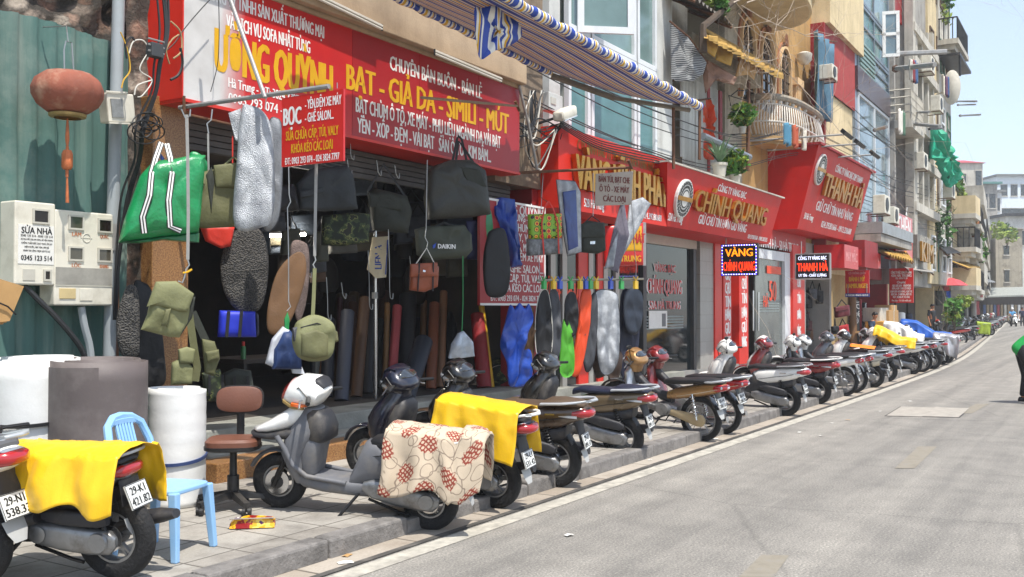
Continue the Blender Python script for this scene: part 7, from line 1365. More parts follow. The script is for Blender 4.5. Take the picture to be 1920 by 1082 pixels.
for i,(u0,u1,vt,lab) in enumerate(((1785,1796,352,'narrow cream house in the far row, first past the stepped balconies'),(1796,1806,378,'narrow grey house in the far row with a roof terrace'),(1806,1818,330,'taller pale house in the far row'),(1818,1829,400,'mouldy plaster house in the far row'),(1829,1840,392,'white sheet-clad house in the far row'),(1840,1852,420,'ochre house in the far row'),(1852,1866,430,'last house of the far row before the street bends'))):
    f=Fac(u0,u1,.6); bal_house(lab,u0,u1,.6,f.z(u0,vt),cols[i%6],[(f.z(u0,vt)*k,1.2,'rail' if (i+j)%2 else 'par') for j,k in enumerate((.35,.6,.82))],10+i,base=2.6,name='row_house')
# far end of the street
def farblock(name,label,u0,u1,vt,vb,D,m,dep=8,roof=None,win=None,cat='house',rmat=None,yaw=0.):
    c=EYE+FWD*D; e=(RGT*math.cos(yaw)+Vector((FWD.x,FWD.y,0)).normalized()*math.sin(yaw)); k=D/F_PX; mid=(u0+u1)/2; p=EYE+ray(mid,577)*(D); p=Vector((p.x,p.y,0)); hw=(u1-u0)/2*k; zt=CAM_H+(577-vt)*k; zb=max(0,CAM_H+(577-vb)*k); nb=Vector((e.y,-e.x,0)); nb=nb if nb.dot(FWD)<0 else -nb
    P=lambda s,z,o: Vector((p.x,p.y,0))+e*s+nb*o+Vector((0,0,z)); t=thing(name,label,cat,P(0,zb,0)); b=MB(); b.loft([[P(s,z,o) for s,z in ((-hw,zb),(hw,zb),(hw,zt),(-hw,zt))] for o in (-dep,0)]); b.build('wall',m,t)
    if roof:
        b=MB(); 
        if roof=='hip': b.loft([[P(-hw-.4,zt,.4),P(hw+.4,zt,.4),P(hw+.4,zt,-dep-.4),P(-hw-.4,zt,-dep-.4)],[P(-hw*.45,zt+hw*.55,-dep*.4),P(hw*.45,zt+hw*.55,-dep*.4),P(hw*.45,zt+hw*.55,-dep*.6),P(-hw*.45,zt+hw*.55,-dep*.6)]])
        else: b.loft([[P(s,z,o) for s,z in ((-hw-.5,zt),(hw+.5,zt),(hw+.5,zt+.35),(-hw-.5,zt+.35))] for o in (-dep,.8)])
        b.build('roof',rmat or ROOFG,t)
    for (a,c2,z0,z1) in (win or ()):
        b=MB(); A=-hw+2*hw*a;B=-hw+2*hw*c2;C=zb+(zt-zb)*z0;Dz=zb+(zt-zb)*z1; b.loft([[P(s,z,o) for s,z in ((A,C),(B,C),(B,Dz),(A,Dz))] for o in (-.1,.06)]); w_=b.build('window',GLD,t); b=MB()
        for lo,hi in (((A-.1,C-.15),(B+.1,C)),((A-.1,Dz),(B+.1,Dz+.12))): MB().loft([[P(s,z,o) for s,z in ((lo[0],lo[1]),(hi[0],lo[1]),(hi[0],hi[1]),(lo[0],hi[1]))] for o in (-.1,.14)]).build('sill',PALEW,w_)
    return t,P,hw,zb,zt
farblock('old_building','old mouldy grey building with two small shuttered windows closing the street',1868,1918,430,600,118,OLDW,10,'hip',((.3,.5,.72,.82),(.32,.5,.42,.55),(.3,.55,.12,.3)),rmat=M('mossy_roof','6b645a',.9,0,.3))
farblock('tower_house','house with a red hipped roof rising above the far row',1800,1845,305,600,150,PALEW,10,'hip',((.05,.3,.78,.93),(.7,.95,.8,.95)),rmat=ROOFR)
farblock('apartment_block','white apartment block with a flat roof in the far distance',1846,1880,360,600,175,M('far_white','d4d6d6',.8),10,'flat',((.1,.4,.85,.95),(.55,.9,.85,.95),(.1,.9,.68,.78)))
farblock('apartment_block','long pale blue-white block at the right edge of the far skyline',1872,1935,330,600,190,M('far_pale','cfd8de',.8),12,'flat',((.1,.3,.86,.94),(.4,.6,.86,.94),(.7,.9,.86,.94),(.1,.9,.7,.77)))
farblock('apartment_block','grey stepped block with a teal roof behind the old mouldy building',1835,1872,345,600,165,GREYW,8,'flat',((.1,.5,.82,.93),(.6,.9,.82,.93),(.1,.9,.6,.7)),rmat=M('teal_roof','4a7a74',.7))
farblock('apartment_block','white block with wide upper windows under a dark roof at the right edge',1888,1940,405,600,140,WHM,8,'flat',((.2,.42,.72,.86),(.5,.72,.72,.86)),rmat=BLK)
mk=thing('market_hall','dark open market hall with a grey roof closing the end of the street','market hall',EYE+ray(1885,577)*104); 
_,P,hw,zb,zt=farblock('market_shed','dark shopfront with a long grey canopy closing the end of the street',1838,1945,556,604,112,DARK,6,None,())
bpy.data.objects.remove(mk)
sh=bpy.data.objects['market_shed']
b=MB(); b.loft([[P(-hw-.5,zt,1.),P(hw+1,zt+.3,1.),P(hw+1,zt+1.2,-3),P(-hw+1,zt+1.0,-3)],[P(-hw-.5,zt-.15,1.),P(hw+1,zt+.1,1.),P(hw+1,zt+1.0,-3),P(-hw+1,zt+.8,-3)]]); b.build('roof',M('dusty_roof','8f928c',.8,0,.15),sh)
rn=random.Random(3); 
for i in range(16):
    s=-hw+.4+2*hw*i/16.5; b=MB(); b.loft([[P(s+a,z,o) for a,z in ((-.13,.2),(.13,.2),(.13,2.0),(-.13,2.0))] for o in (.02,.2)]); b.build('stock_roll',rn.choice((WHT,M('dull_blue','39507a',.8),DRED,PALEW,M('dull_tan','8d7a5c',.8))),sh)
# mid-distance street furniture and trees
bush('bougainvillea with green and orange leaves spilling down beside the utility pole',W(1803,440,8.0),(2.2,1.2,2.4),900,.28,21,'climbing_plant','plant',(LEAF,M('orange_bract','a8683c',.6,0,.3),LEAFY))
bush('green climbing plant on the balcony above the black awning',W(1752,395,8.2),(1.0,.8,2.6),500,.26,22,'climbing_plant','plant',(LEAFD,LEAF))
bush('hanging greenery high beside the stepped balconies',W(1790,385,8.2),(1.0,.8,1.8),300,.24,23,'climbing_plant','plant',(LEAF,LEAFY))
bush('bushy balcony plants on the topmost balcony',W(1765,15,7.8),(1.3,.8,1.0),400,.16,24,'balcony_plant','plant',(LEAF,LEAFY))
bush('pale weeds growing on the roof of the old mouldy building',EYE+ray(1888,440)*112,(2.6,1.5,1.6),350,.3,25,'roof_plant','plant',(LEAFY,LEAF))
bush('leafy shrub behind the first grey utility cabinet',W(1785,585,7.0),(.7,.6,.9),700,.08,26,'shrub','plant',(LEAF,LEAFY))
bush('yellow green plant on top of the first grey utility cabinet',W(1803,567,6.6),(.65,.5,.35),300,.1,27,'shrub','plant',(LEAFY,))
bush('leafy clump at the very top between the tin awning and the bare branches',W(1346,14,7.0),(.30,.3,.34),380,.07,28,'shrub','plant',(LEAF,LEAFY))
bush('dark greenery over the red sign in the far row',W(1735,475,8.0),(.6,.6,1.0),250,.15,29,'climbing_plant','plant',(LEAFD,LEAF))
for i,(u,vt,vb,w_) in enumerate(((1804,573,612,20),(1857,574,600,15))):
    p=G(u,vb,.13); d=(p-EYE).dot(FWD); hw=w_/2/F_PX*d; h=(vb-vt)/F_PX*d; t=thing('utility_cabinet',('nearer grey utility cabinet with a dark louvre beside the parked motorbikes','farther pale utility cabinet in the row of motorbikes')[i],'cabinet',p); b=MB(); b.box((p.x-hw*.8,p.y-hw,p.z),(p.x+hw*.8,p.y+hw,p.z+h*.92)); b.build('housing',M('cabinet_grey','a6a39a',.7,0,.1,3,dirt='6f6a60',dirtamt=.4),t); b=MB(); b.box((p.x-hw,p.y-hw*1.15,p.z+h*.92),(p.x+hw,p.y+hw*1.15,p.z+h)); b.build('cap',GREYW,t); b=MB(); b.box((p.x-hw*.81,p.y-hw*.7,p.z+h*.5),(p.x-hw*.79,p.y+hw*.7,p.z+h*.82)); b.build('louvre',GRYC,t); b=MB(); b.box((p.x-hw*.815,p.y-hw*.6,p.z+h*.25),(p.x-hw*.80,p.y+hw*.6,p.z+h*.45)); b.build('notice',PAPER,t)
t=thing('concrete_pole','tall concrete utility pole in the far row, wound with cables and boxes','pole',G(1826,612,.13)); p=G(1826,612,.13); d=(p-EYE).dot(FWD); b=MB(); b.tube([p,p+Vector((0,0,(612-375)/F_PX*d))],[.22,.15],10); b.build('shaft',GREYW,t,True); b=MB(); 
for v in (395,420,440): q=p+Vector((0,0,(612-v)/F_PX*d)); b.obox(q+Vector((-.3,-.1,0)),(.28,0,0),(0,.3,0),(0,0,.4))
b.build('cable_box',BLK,t)
for i in range(14):
    rn=random.Random(50+i); z1=rn.uniform(5.2,8.5); cable('street_cable',[Vector((34,7.7,z1-rn.uniform(0,1.2))),Vector((40,7.4,z1-.6)),Vector((52,7.7,z1)),Vector((68,8.0,z1-.7)),Vector((p.x,p.y,z1+.6))],.012,BLKC,'black cable strung along the far house fronts',group='cables strung along the far house fronts')
# bare branches in front of the villa
bt=thing('bare_branches','tangle of bare dry branches growing across the villa front','tree',W(1345,60,6.8)); rn=random.Random(9)
def twig(b,p,d,L,r,dep):
    pts=[p]; q=p.copy(); dd=d.copy()
    for i in range(5): dd=(dd+Vector((rn.gauss(0,.2),rn.gauss(0,.12),rn.gauss(0,.2)))).normalized(); q=q+dd*L/5; pts.append(q.copy())
    b.tube(pts,[r*(1-.14*i) for i in range(6)],4)
    if dep:
        for i in range(4): k=rn.randint(1,5); twig(b,pts[k],(dd+Vector((rn.gauss(0,.8),rn.gauss(0,.4),rn.gauss(0,.8)))).normalized(),L*rn.uniform(.45,.75),r*.55,dep-1)
b=MB(); st0=W(1318,50,6.9)
b.tube([st0+Vector((0,0,-.5)),st0,W(1370,8,6.9),W(1400,-20,6.8)],[.09,.07,.06,.05],7); b.build('trunk',BARK,bt,True)
b=MB()
for (u,v,u2,v2) in ((1375,5,1500,60),(1380,5,1560,100),(1385,25,1470,110),(1390,10,1520,20),(1360,30,1420,130),(1400,5,1600,25),(1420,50,1480,190)):
    a=W(u,v,6.8); c2=W(u2,v2,6.6); twig(b,a,(c2-a).normalized(),(c2-a).length,.014,3)
b.build('twigs',M('pale_twig','a89a8a',.8,0,.25,9),bt)
t=thing('steel_post','rusty post with bent wires standing left of the villa balcony','post',W(1402,300,7.0)); b=MB(); b.tube([W(1402,320,7.0),W(1404,150,7.0)],.04,7); b.build('shaft',RUST,t); b=MB(); 
for i in range(6): b.tube([W(1402,170+20*i,7.0),W(1380+rn.uniform(-15,10),165+20*i+rn.uniform(-10,10),7.1),W(1370,180+18*i,7.2)],.012,4)
b.build('bent_wire',BLKC,t)
# ---------------------------------------------------------------- street level shops past the gold shops
def board(name,label,u0,v0,u1,v1,X,m,rows,th=.06,Y=None,frame=None,cat='sign'):
    """rectangular board square to the street (facing the walker) at street position X"""
    yy=lambda u: X*ray(u,577).y/ray(u,577).x
    ya,yb=yy(u0),yy(u1); d=(Vector((X,(ya+yb)/2,1.66))-EYE).dot(FWD); zt=1.66+(577-v0)/F_PX*d; zb=1.66+(577-v1)/F_PX*d; t=thing(name,label,cat,(X,(ya+yb)/2,zb)); b=MB(); b.box((X,yb,zb),(X+th,ya,zt)); b.build('board',m,t)
    for s_,fz,hh,ww,mm in rows: MB().text(s_,(X,(ya+yb)/2,zb+(zt-zb)*fz),R2,U_,(zt-zb)*hh,(ya-yb)*ww,bold=.06,lift=.01).build('lettering',mm,t)
    b=MB(); 
    for q in (ya-.08,yb+.08): b.tube([(X+th/2,q,zt),(X+th/2,q,zt+.3)],.012,5)
    b.build('hanger',STEEL,t); return t
dk=thing('shop_building','row of dark open fronted shops under the villa and glass house','building',(33,8.4,.13))
for k,(u0,u1) in enumerate(((1500,1553),(1594,1660),(1660,1748))):
    f=Fac(u0,u1,.0); b=MB(); f.slab(b,0,f.L,2.75,3.6,-5,.05); f.slab(b,0,.25,.13,2.75,-5,.1); f.slab(b,f.L-.25,f.L,.13,2.75,-5,.1); b.build('front_wall',(GREYW,DRED,CRW)[k],dk); b=MB(); f.slab(b,0,f.L,.13,2.75,-5,-4.9); b.build('back_wall',DARK,dk); b=MB(); f.slab(b,0,f.L,.13,.22,-5,.05); b.build('floor',DARKF,dk)
f=Fac(1553,1594,.0); b=MB(); N=60
b.loft([[f.at(f.L*i/N,z,.05 if i%2 else -.02) for z in (.15,2.75)] for i in range(N+1)],cyc=False); b.build('folding_shutter',M('beige_shutter','b59a6a',.6,.1,.12,4,dirt='7d6844',dirtamt=.4),dk); b=MB(); f.slab(b,0,f.L,2.75,3.6,-1,.1); b.build('front_wall',CRW,dk)
b=MB(); f.box(b,1556,452,1584,506,.0,1.1); b.build('box_sign',DRED,dk)
fs=Fac(1580,1655,1.0)
for u0,u1,v0,v1,l,s_ in ((1584,1610,458,506,'first dark red shop fascia with pale letters right of the leaning sign','MAY MẶC'),(1616,1652,468,504,'second dark red shop fascia with pale letters','TÚI XÁCH DA')):
    t=thing('fascia_sign',l,'sign',fs.p((u0+u1)/2,v1)); b=MB(); fs.box(b,u0,v0,u1,v1,-.9,0); b.build('panel',SRED,t); b=MB(); c=fs.p((u0+u1)/2,(v0+v1)/2,0); h=fs.z(u0,v0)-fs.z(u1,v1); b.text(s_,c,fs.e,U_,h*.4,(fs.st(u1)-fs.st(u0))*.8,bold=.05); b.build('lettering',M('faded_pink_print','d89a96',.6),t)
board('hanging_sign','red bread stall board with yellow words over a blue strip',1585,507,1630,550,33,SRED,(('CÔ THÔNG QUÊN',.88,.09,.7,M('faded_pink_print','d89a96')),('BÁNH MỲ',.62,.20,.66,YEL),('HAMBURGER',.33,.20,.9,YEL)))
t=board('hanging_sign','thin blue strip with tiny white print fixed below the bread stall board',1585,550,1630,557,32.95,M('sign_blue','1d2f7a',.5),(('38 - 39 HÀ TRUNG - 0989 668 345 - 0366 977 678',.5,.5,.92,WHT),))
board('hanging_sign','tall red board with many rows of white print past the bread stall board',1668,503,1713,568,40,SRED2,(('CÔNG TY ĐỨC LONG ÚT BÔNG',.88,.07,.86,WHT),('43A HÀ TRUNG',.79,.08,.84,WHT),('TEL: 0978 79 59',.71,.05,.5,WHT),('Chuyên:',.60,.07,.36,WHT),('- BỌC GHẾ SOFA - VĂN PHÒNG',.50,.06,.8,WHT),('ĐỆM, GHẾ CAFE CỔ ĐIỂN',.42,.06,.78,WHT),('LÀM DÉP HITHONG, GHẾ XE',.33,.06,.9,WHT),('BỌC DA - THẢM DA - NỆM XE',.25,.06,.84,WHT),('MÚT, BÔNG PE TỔ ONG',.17,.06,.7,WHT),('Phụ liệu - Tư vấn miễn phí',.07,.05,.8,WHT)))
fq=Fac(1676,1750,.9)
t=thing('wall_sign','upright red sign with a white upper block, under the grey house','sign',fq.p(1695,490)); b=MB(); fq.box(b,1680,397,1712,492,-.4,0); b.build('panel',SRED2,t); b=MB(); w_=fq.st(1712)-fq.st(1680); b.text('CHIẾN',fq.p(1696,425,0),fq.e,U_,.75,w_*.7,bold=.06); b.text('DA THẬT - SOFA',fq.p(1696,452,0),fq.e,U_,.5,w_*.75,bold=.06); b.build('lettering',WHT,t)
t=thing('fascia_sign','grey fascia with three raised gold letters beneath the slim columns','sign',fq.p(1730,490)); b=MB(); fq.box(b,1716,440,1747,492,-.4,.1); b.build('panel',M('taupe_panel','6f685e',.5),t); b=MB(); w_=fq.st(1747)-fq.st(1716); b.text('VÀNG BẠC',fq.p(1731,452,.1),fq.e,U_,.4,w_*.7,bold=.05); b.build('lettering',PALEW,t); b=MB(); b.text('KIM',fq.p(1731,474,.1),fq.e,U_,.85,w_*.7,bold=.09,ext=.06,lift=.06); b.build('raised_letters',GOLD,t)
# far awnings over the pavement
def awn(label,pts,m,cor=False,name='awning'):
    t=thing(name,label,'awning',W(*pts[0])); P=[W(*p) for p in pts]; b=MB()
    def fn(u,v): q=P[0].lerp(P[1],u).lerp(P[3].lerp(P[2],u),v); q.z+=(.07*math.sin(u*60) if cor else 0); return q
    b.grid(60 if cor else 6,6,fn); o=b.build('sheet',m,t,cor,ang=0); s=o.modifiers.new('t','SOLIDIFY'); s.thickness=.03; b=MB()
    for k in (.05,.5,.95): b.tube([fn(k,0)-Vector((0,0,.08)),fn(k,1)-Vector((0,0,.08))],.035,5)
    b.build('rafter',RUST,t)
awn('pale slatted awning below the glass house canopy',[(1640,470,8.0),(1690,462,8.0),(1712,492,6.6),(1668,480,6.6)],ASB,True)
awn('black fabric awning in the far row above the mustard one',[(1748,448,8.6),(1760,452,8.6),(1802,475,6.9),(1775,476,6.9)],BLK)
awn('mustard edged flat awning in the far row',[(1757,480,8.6),(1766,478,8.6),(1838,502,6.9),(1815,503,6.9)],ASB)
awn('bent zinc awning hanging down in the far row',[(1783,499,8.6),(1806,500,8.6),(1828,517,7.2),(1812,529,7.2)],CORR,True)
awn('grey zinc awning last in the far row',[(1815,520,9.6),(1838,520,9.6),(1866,530,8.0),(1832,530,8.0)],CORR,True)
awn('long pale awning over the dark shops beneath the grey house',[(1690,498,8.4),(1744,505,8.4),(1752,512,7.0),(1700,505,7.0)],GREYW)
t=thing('umbrella','half folded pink red umbrella in the far row','umbrella',W(1783,545,7.6)); b=MB(); c=W(1783,530,7.6); n=12; b.loft([[c+Vector((r*math.cos(a)*(1+.1*(k%2)),r*math.sin(a)*(1+.1*(k%2)),z)) for k,a in enumerate([2*math.pi*i/n for i in range(n)])] for r,z in ((.02,.25),(.4,.12),(.75,-.15))],False); b.build('canopy',M('umbrella_red','c2444a',.6,0,.1),t); b=MB(); b.tube([c+Vector((0,0,.3)),c+Vector((0,0,-2.2))],.02,6); b.build('shaft',STEEL,t)
board('hanging_sign','small white board with red print in the far row',1822,543,1845,562,72,PAPER,(('BỌC YÊN XE',.7,.25,.8,REDT),('0912 345 678',.35,.25,.8,REDT)))
for i,(label,pts,Y,m) in enumerate((('maroon handbag hanging in front of the beige folding shutter',[(1566,576),(1590,572),(1592,592),(1568,596)],7.4,M('maroon_leather','5e1d22',.5)),('small bright red handbag below the maroon one',[(1571,612),(1588,608),(1590,624),(1573,626)],7.4,M('bright_red_leather','a3201f',.45)),('black handbag left of the bright red one',[(1561,612),(1570,611),(1571,626),(1562,627)],7.5,BLKN),('royal blue rucksack in the far row',[(1774,546),(1789,544),(1791,570),(1775,572)],8.0,M('royal_blue_fabric','1f49a8',.6,0,.1)),('dark rucksack beside the royal blue one',[(1756,545),(1772,545),(1773,572),(1757,573)],8.2,OLVD))):
    g=Goods('handbag' if i<3 else 'rucksack',label,'bag',((pts[0][0]+pts[1][0])/2,pts[2][1]),Y); g.pil('body',pts,m,.2,False); g.pil('flap',[(pts[0][0],pts[0][1]),(pts[1][0],pts[1][1]),(pts[1][0],pts[1][1]+9),(pts[0][0],pts[0][1]+9)],m,.07,False,o=.1); c=(pts[0][0]+pts[1][0])/2; g.cord('handle',[(pts[0][0]+3,pts[0][1]),(c,pts[0][1]-14),(pts[1][0]-3,pts[1][1])],.02,BLKN)
rn=random.Random(31)
for i in range(22):
    u=rn.choice((rn.uniform(1504,1518),rn.uniform(1520,1548))); v=rn.uniform(525,640); Y=rn.uniform(8.3,9.4); w_=rn.uniform(8,13); h_=rn.uniform(14,26); m=rn.choice((BLKN,OLVD,NAVN,M('dark_red_bag','4a1a1c',.6),M('tan_bag','6d4c34',.6),GRYC,GRYC)); g=Goods('shoulder_bag','dark bag among the stock hung beside the beige folding shutter','bag',(u,v),Y,group='bags hung beside the beige shutter'); g.pil('body',[(u-w_/2,v),(u+w_/2,v),(u+w_/2,v+h_),(u-w_/2,v+h_)],m,.2,False); g.pil('flap',[(u-w_/2,v),(u+w_/2,v),(u+w_/2,v+h_*.45),(u-w_/2,v+h_*.45)],m,.06,False,o=.1); g.cord('strap',[(u-w_/3,v),(u,v-14),(u+w_/3,v)],.02,BLKN)
def prt():
    m,t,b,co=base('black_white_print'); v=nn(t,'ShaderNodeTexVoronoi'); v.inputs['Scale'].default_value=4.2; v.inputs['Randomness'].default_value=.3; t.links.new(co,v.inputs['Vector']); t.links.new(ramp(t,v.outputs['Distance'],[(.0,'1c1c1c'),(.22,'cfcac2'),(.32,'1c1c1c'),(.42,'d8d4cc'),(.52,'242323')],'CONSTANT'),b.inputs['Base Color']); b.inputs['Roughness'].default_value=.7; return m
PRT=prt()
for ub,ut,vb,vt,w_,m,l in ((1602,1601,660,566,20,PRT,'roll of black and white printed fabric right of the handbags'),(1621,1620,650,568,9,PRT,'narrower roll of black and white printed fabric'),(1613,1613,650,562,6,DRED,'slim red roll between two printed rolls'),(1600,1598,566,552,14,BRNC,'brown roll behind the printed rolls'),(1690,1689,612,588,16,FOAMW,'white roll in front of the dark shop under the red board'),(1705,1704,612,590,14,NAVN,'navy roll beside the white roll in the dark shop')):
    p=W(ub,vb,7.9); p.z=.14; q=W(ut,vt,8.0); d=(p-EYE).dot(FWD); r=w_/2/F_PX*d; t=thing('fabric_roll',l,'roll',p); b=MB(); b.tube([p,q],r,16); b.build('sheet',m,t,True); b=MB(); b.tube([q,q+(q-p).normalized()*.02],r*.5,12); b.build('core',CARD,t)
for i,(u0,v0,u1,v1,Y,m,l) in enumerate(((1650,577,1668,602,7.3,PALEW,'white foam box on the stack near the seated person'),(1667,582,1685,612,7.2,CARD,'larger brown cardboard box beside the foam box'),(1672,572,1682,583,7.2,CARD,'small cardboard box on top of the larger one'),(1656,603,1676,622,7.0,M('ochre_card','b8862f',.7),'ochre package under the foam box'))):
    a=W(u0,v0,Y);d=W(u1,v1,Y); zz=d.z; t=thing('box',l,'box',((a.x+d.x)/2,Y,zz)); b=MB(); b.box((a.x,Y,zz),(d.x,Y+.6,a.z)); b.build('carton',m,t,bevel=.02); b=MB(); b.box(((a.x+d.x)/2-.05,Y-.004,zz),((a.x+d.x)/2+.05,Y,a.z)); b.build('tape',FR,t)
t=thing('plywood_stand','low stand carrying boxes near the seated person','stand',W(1668,640,7.1)); a=W(1650,622,7.0);d=W(1690,622,7.0); b=MB(); b.box((a.x,6.95,a.z-.06),(d.x,7.8,a.z)); b.build('top',CARD,t)
for x in (a.x+.05,d.x-.12):
    b=MB(); b.box((x,7.0,.13),(x+.07,7.07,a.z-.06)); b.build('leg',CARD,t)
# ---------------------------------------------------------------- people
SKIN=M('skin','a9714f',.55,0,.08,6); HAIR=M('black_hair','15110f',.5); SHG=M('shirt_green','159a45',.7,0,.1,5,.2,30); TRB=M('trousers_black','17171a',.8,0,.1); SHB=M('shirt_light_blue','4d93c4',.7,0,.1); SHD=M('shirt_dark_blue','22364f',.7,0,.15); SHOE=M('shoe_black','121213',.5); TRN=M('trousers_navy','1e2330',.8)
def skin(name,nodes,edges,m,par,T,sub=2,root=0):
    me=bpy.data.meshes.new(name); me.from_pydata([tuple(T@Vector(n[:3])) for n in nodes],edges,[]); me.materials.append(m); o=bpy.data.objects.new(name,me); COL.objects.link(o); o.parent=par; o.matrix_parent_inverse=Matrix.Translation(-par.location)
    s=o.modifiers.new('skin','SKIN'); s.use_smooth_shade=True
    for i,n in enumerate(nodes):
        r=n[3]; q=n[4] if len(n)>4 else r; me.skin_vertices[0].data[i].radius=(r,q); me.skin_vertices[0].data[i].use_root=(i==root)
    if sub: u=o.modifiers.new('sub','SUBSURF'); u.levels=sub; u.render_levels=sub
    return o
def hand(T,par,wr,d,pn,m):
    """palm and five curled fingers; d = direction of the hand, pn = palm normal"""
    wr=Vector(wr);d=Vector(d).normalized();pn=Vector(pn).normalized();sd=d.cross(pn).normalized()
    N=[(*wr,.028),(*(wr+d*.05),.034,),(*(wr+d*.09),.036)];E=[(0,1),(1,2)]
    for k,(o,L) in enumerate(((-.03,.07),(-.01,.08),(.01,.075),(.03,.06))):
        b=len(N); N+=[(*(wr+d*.095+sd*o),.010),(*(wr+d*(.10+L*.5)+sd*o*1.1+pn*.012),.009),(*(wr+d*(.10+L*.85)+sd*o*1.1+pn*.035),.007)]; E+=[(2,b),(b,b+1),(b+1,b+2)]
    b=len(N); N+=[(*(wr+d*.05-sd*.035),.012),(*(wr+d*.08-sd*.055+pn*.02),.010),(*(wr+d*.10-sd*.05+pn*.04),.008)]; E+=[(1,b),(b,b+1),(b+1,b+2)]
    return N,E
def person(label,g,yaw,J,shirt,trous,helmet=None,group=None,hair=True,seated=False):
    """J: joint positions in a frame x forward, y left, z up"""
    t=thing('person',label,'person',g,group); T=Matrix.Translation(g)@Matrix.Rotation(RAD(yaw),4,'Z'); V=lambda k:Vector(J[k])
    hp,ch,nk,hd=V('hip'),V('chest'),V('neck'),V('head')
    N=[(*hp,.12,.15),(*((hp+ch)/2),.12,.14),(*ch,.13,.165),(*nk,.055),(*(nk.lerp(hd,.5)),.055),(*hd,.085,.095),(*(hd+(hd-nk).normalized()*.08),.07,.08)]; E=[(0,1),(1,2),(2,3),(3,4),(4,5),(5,6)]
    for s in 'lr':
        sh,el,wr=V('sh'+s),V('el'+s),V('wr'+s); b=len(N); N+=[(*sh,.06),(*el,.042),(*el.lerp(wr,.5),.037),(*wr,.028)]; E+=[(2,b),(b,b+1),(b+1,b+2),(b+2,b+3)]
        hn,he=hand(T,t,wr,(wr-el),(Vector((1,0,-.3)) if abs((wr-el).normalized().x)<.7 else Vector((0,0,-1))),SKIN); o=len(N)-1; N+=hn[1:]; E+=[(b+3,o+1) if e==(0,1) else (e[0]+o,e[1]+o) for e in he]
        ht,kn,an=V('ht'+s),V('kn'+s),V('an'+s); b=len(N); N+=[(*ht,.085),(*ht.lerp(kn,.5),.075),(*kn,.055),(*kn.lerp(an,.4),.052),(*an,.038)]; E+=[(0,b)]+[(b+i,b+i+1) for i in range(4)]
    skin('body',N,E,SKIN,t,T)
    f=Vector((1,0,0)); up=(hd-nk).normalized(); f=(f-up*f.dot(up)).normalized(); sd=up.cross(f)
    fn=[(*(hd+f*.085-up*.005),.018),(*(hd+f*.108-up*.02),.012)]; skin('nose',fn,[(0,1)],SKIN,t,T,1)
    b=MB(); b.T=T
    for q in (-1,1): b.loft([sring(hd+f*(.078+o)+sd*.033*q+up*.02,.014*k,.008*k,8,2,sd,up) for o,k in ((0,1),(.012,.8),(.016,.2))])
    b.build('eyes',HAIR,t,True)
    b=MB(); b.T=T; b.loft([sring(hd+f*(.078+o)-up*.055,.024*k,.007*k,8,2,sd,up) for o,k in ((0,1),(.012,.8))]); b.build('mouth',M('lips','7a4038',.5),t,True)
    for q in (-1,1):
        b=MB(); b.T=T; b.loft([sring(hd+sd*(.088+o)*q-f*.005,.018*k,.03*k,8,2,f,up) for o,k in ((0,1),(.015,1),(.02,.6))]); b.build('ear',SKIN,t,True)
    if hair:
        b=MB(); b.T=T; b.loft([sring(hd+up*z-f*x,r,r*.95,16,2,f,sd) for z,x,r in ((-.03,.045,.075),(.03,.03,.098),(.08,.02,.096),(.12,.015,.07),(.14,.01,.03))]); b.build('hair',HAIR,t,True)
    if helmet:
        b=MB(); b.T=T; b.loft([sring(hd+up*z-f*x,r,r,18,2,f,sd) for z,x,r in ((.0,.03,.125),(.06,.02,.135),(.12,.01,.12),(.16,.01,.07),(.175,.01,.02))]); b.build('helmet',helmet,t,True)
    N=[(*(hp-(ch-hp)*.34 if not seated else hp),.15,.18),(*((hp+ch)/2),.14,.17),(*ch,.15,.19),(*ch.lerp(nk,.75),.085)];E=[(0,1),(1,2),(2,3)]
    for s in 'lr': sh,el=V('sh'+s),V('el'+s); b=len(N); N+=[(*sh,.078),(*sh.lerp(el,.5),.07),(*sh.lerp(el,.85),.062)]; E+=[(2,b),(b,b+1),(b+1,b+2)]
    skin('shirt',N,E,shirt,t,T)
    N=[(*(hp+(ch-hp)*.42),.135,.165),(*(hp-Vector((0,0,.04)) if not seated else hp+Vector((.02,0,-.01))),.13,.16)];E=[(0,1)]
    for s in 'lr': ht,kn,an=V('ht'+s),V('kn'+s),V('an'+s); b=len(N); N+=[(*ht,.105),(*ht.lerp(kn,.5),.092),(*kn,.075),(*kn.lerp(an,.6),.066),(*kn.lerp(an,.95),.06)]; E+=[(1,b)]+[(b+i,b+i+1) for i in range(4)]
    skin('trousers',N,E,trous,t,T)
    for s in 'lr':
        an=V('an'+s); fd=Vector((1,0,0)); b=MB(); b.T=T; b.loft([sring(an+fd*x+Vector((0,0,-.045+h/2-.02)),.042*w_,h/2,12,2.6,(0,1,0),(0,0,1)) for x,h,w_ in ((-.07,.05,.6),(-.05,.085,.95),(.03,.08,1.0),(.12,.055,1.05),(.18,.035,.7))]); b.build('shoe',SHOE,t,True)
    return t
g=G(1928,757); 
person('person in green shirt and black trousers bending forward at the right edge of the road',g,-75,dict(hip=(-.10,0,.93),chest=(.18,0,1.22),neck=(.34,0,1.33),head=(.46,0,1.38),shl=(.22,.19,1.20),shr=(.22,-.19,1.20),ell=(.34,.25,.95),elr=(.36,-.22,.93),wrl=(.52,.16,.80),wrr=(.54,-.14,.78),htl=(-.09,.10,.88),htr=(-.09,-.10,.88),knl=(-.01,.13,.48),knr=(.06,-.12,.48),anl=(-.06,.16,.085),anr=(.02,-.14,.085)),SHG,TRB)
gb=G(1896,612); bb,_m=bike('scooter',0,0,202,'white scooter ridden towards the camera far down the street',col('white',nose='silver'),2,pitch=0,lean=0,loc=gb,group='scooters being ridden')
cr=Matrix.Rotation(RAD(202),4,'Z')@Vector((.25,0,0))
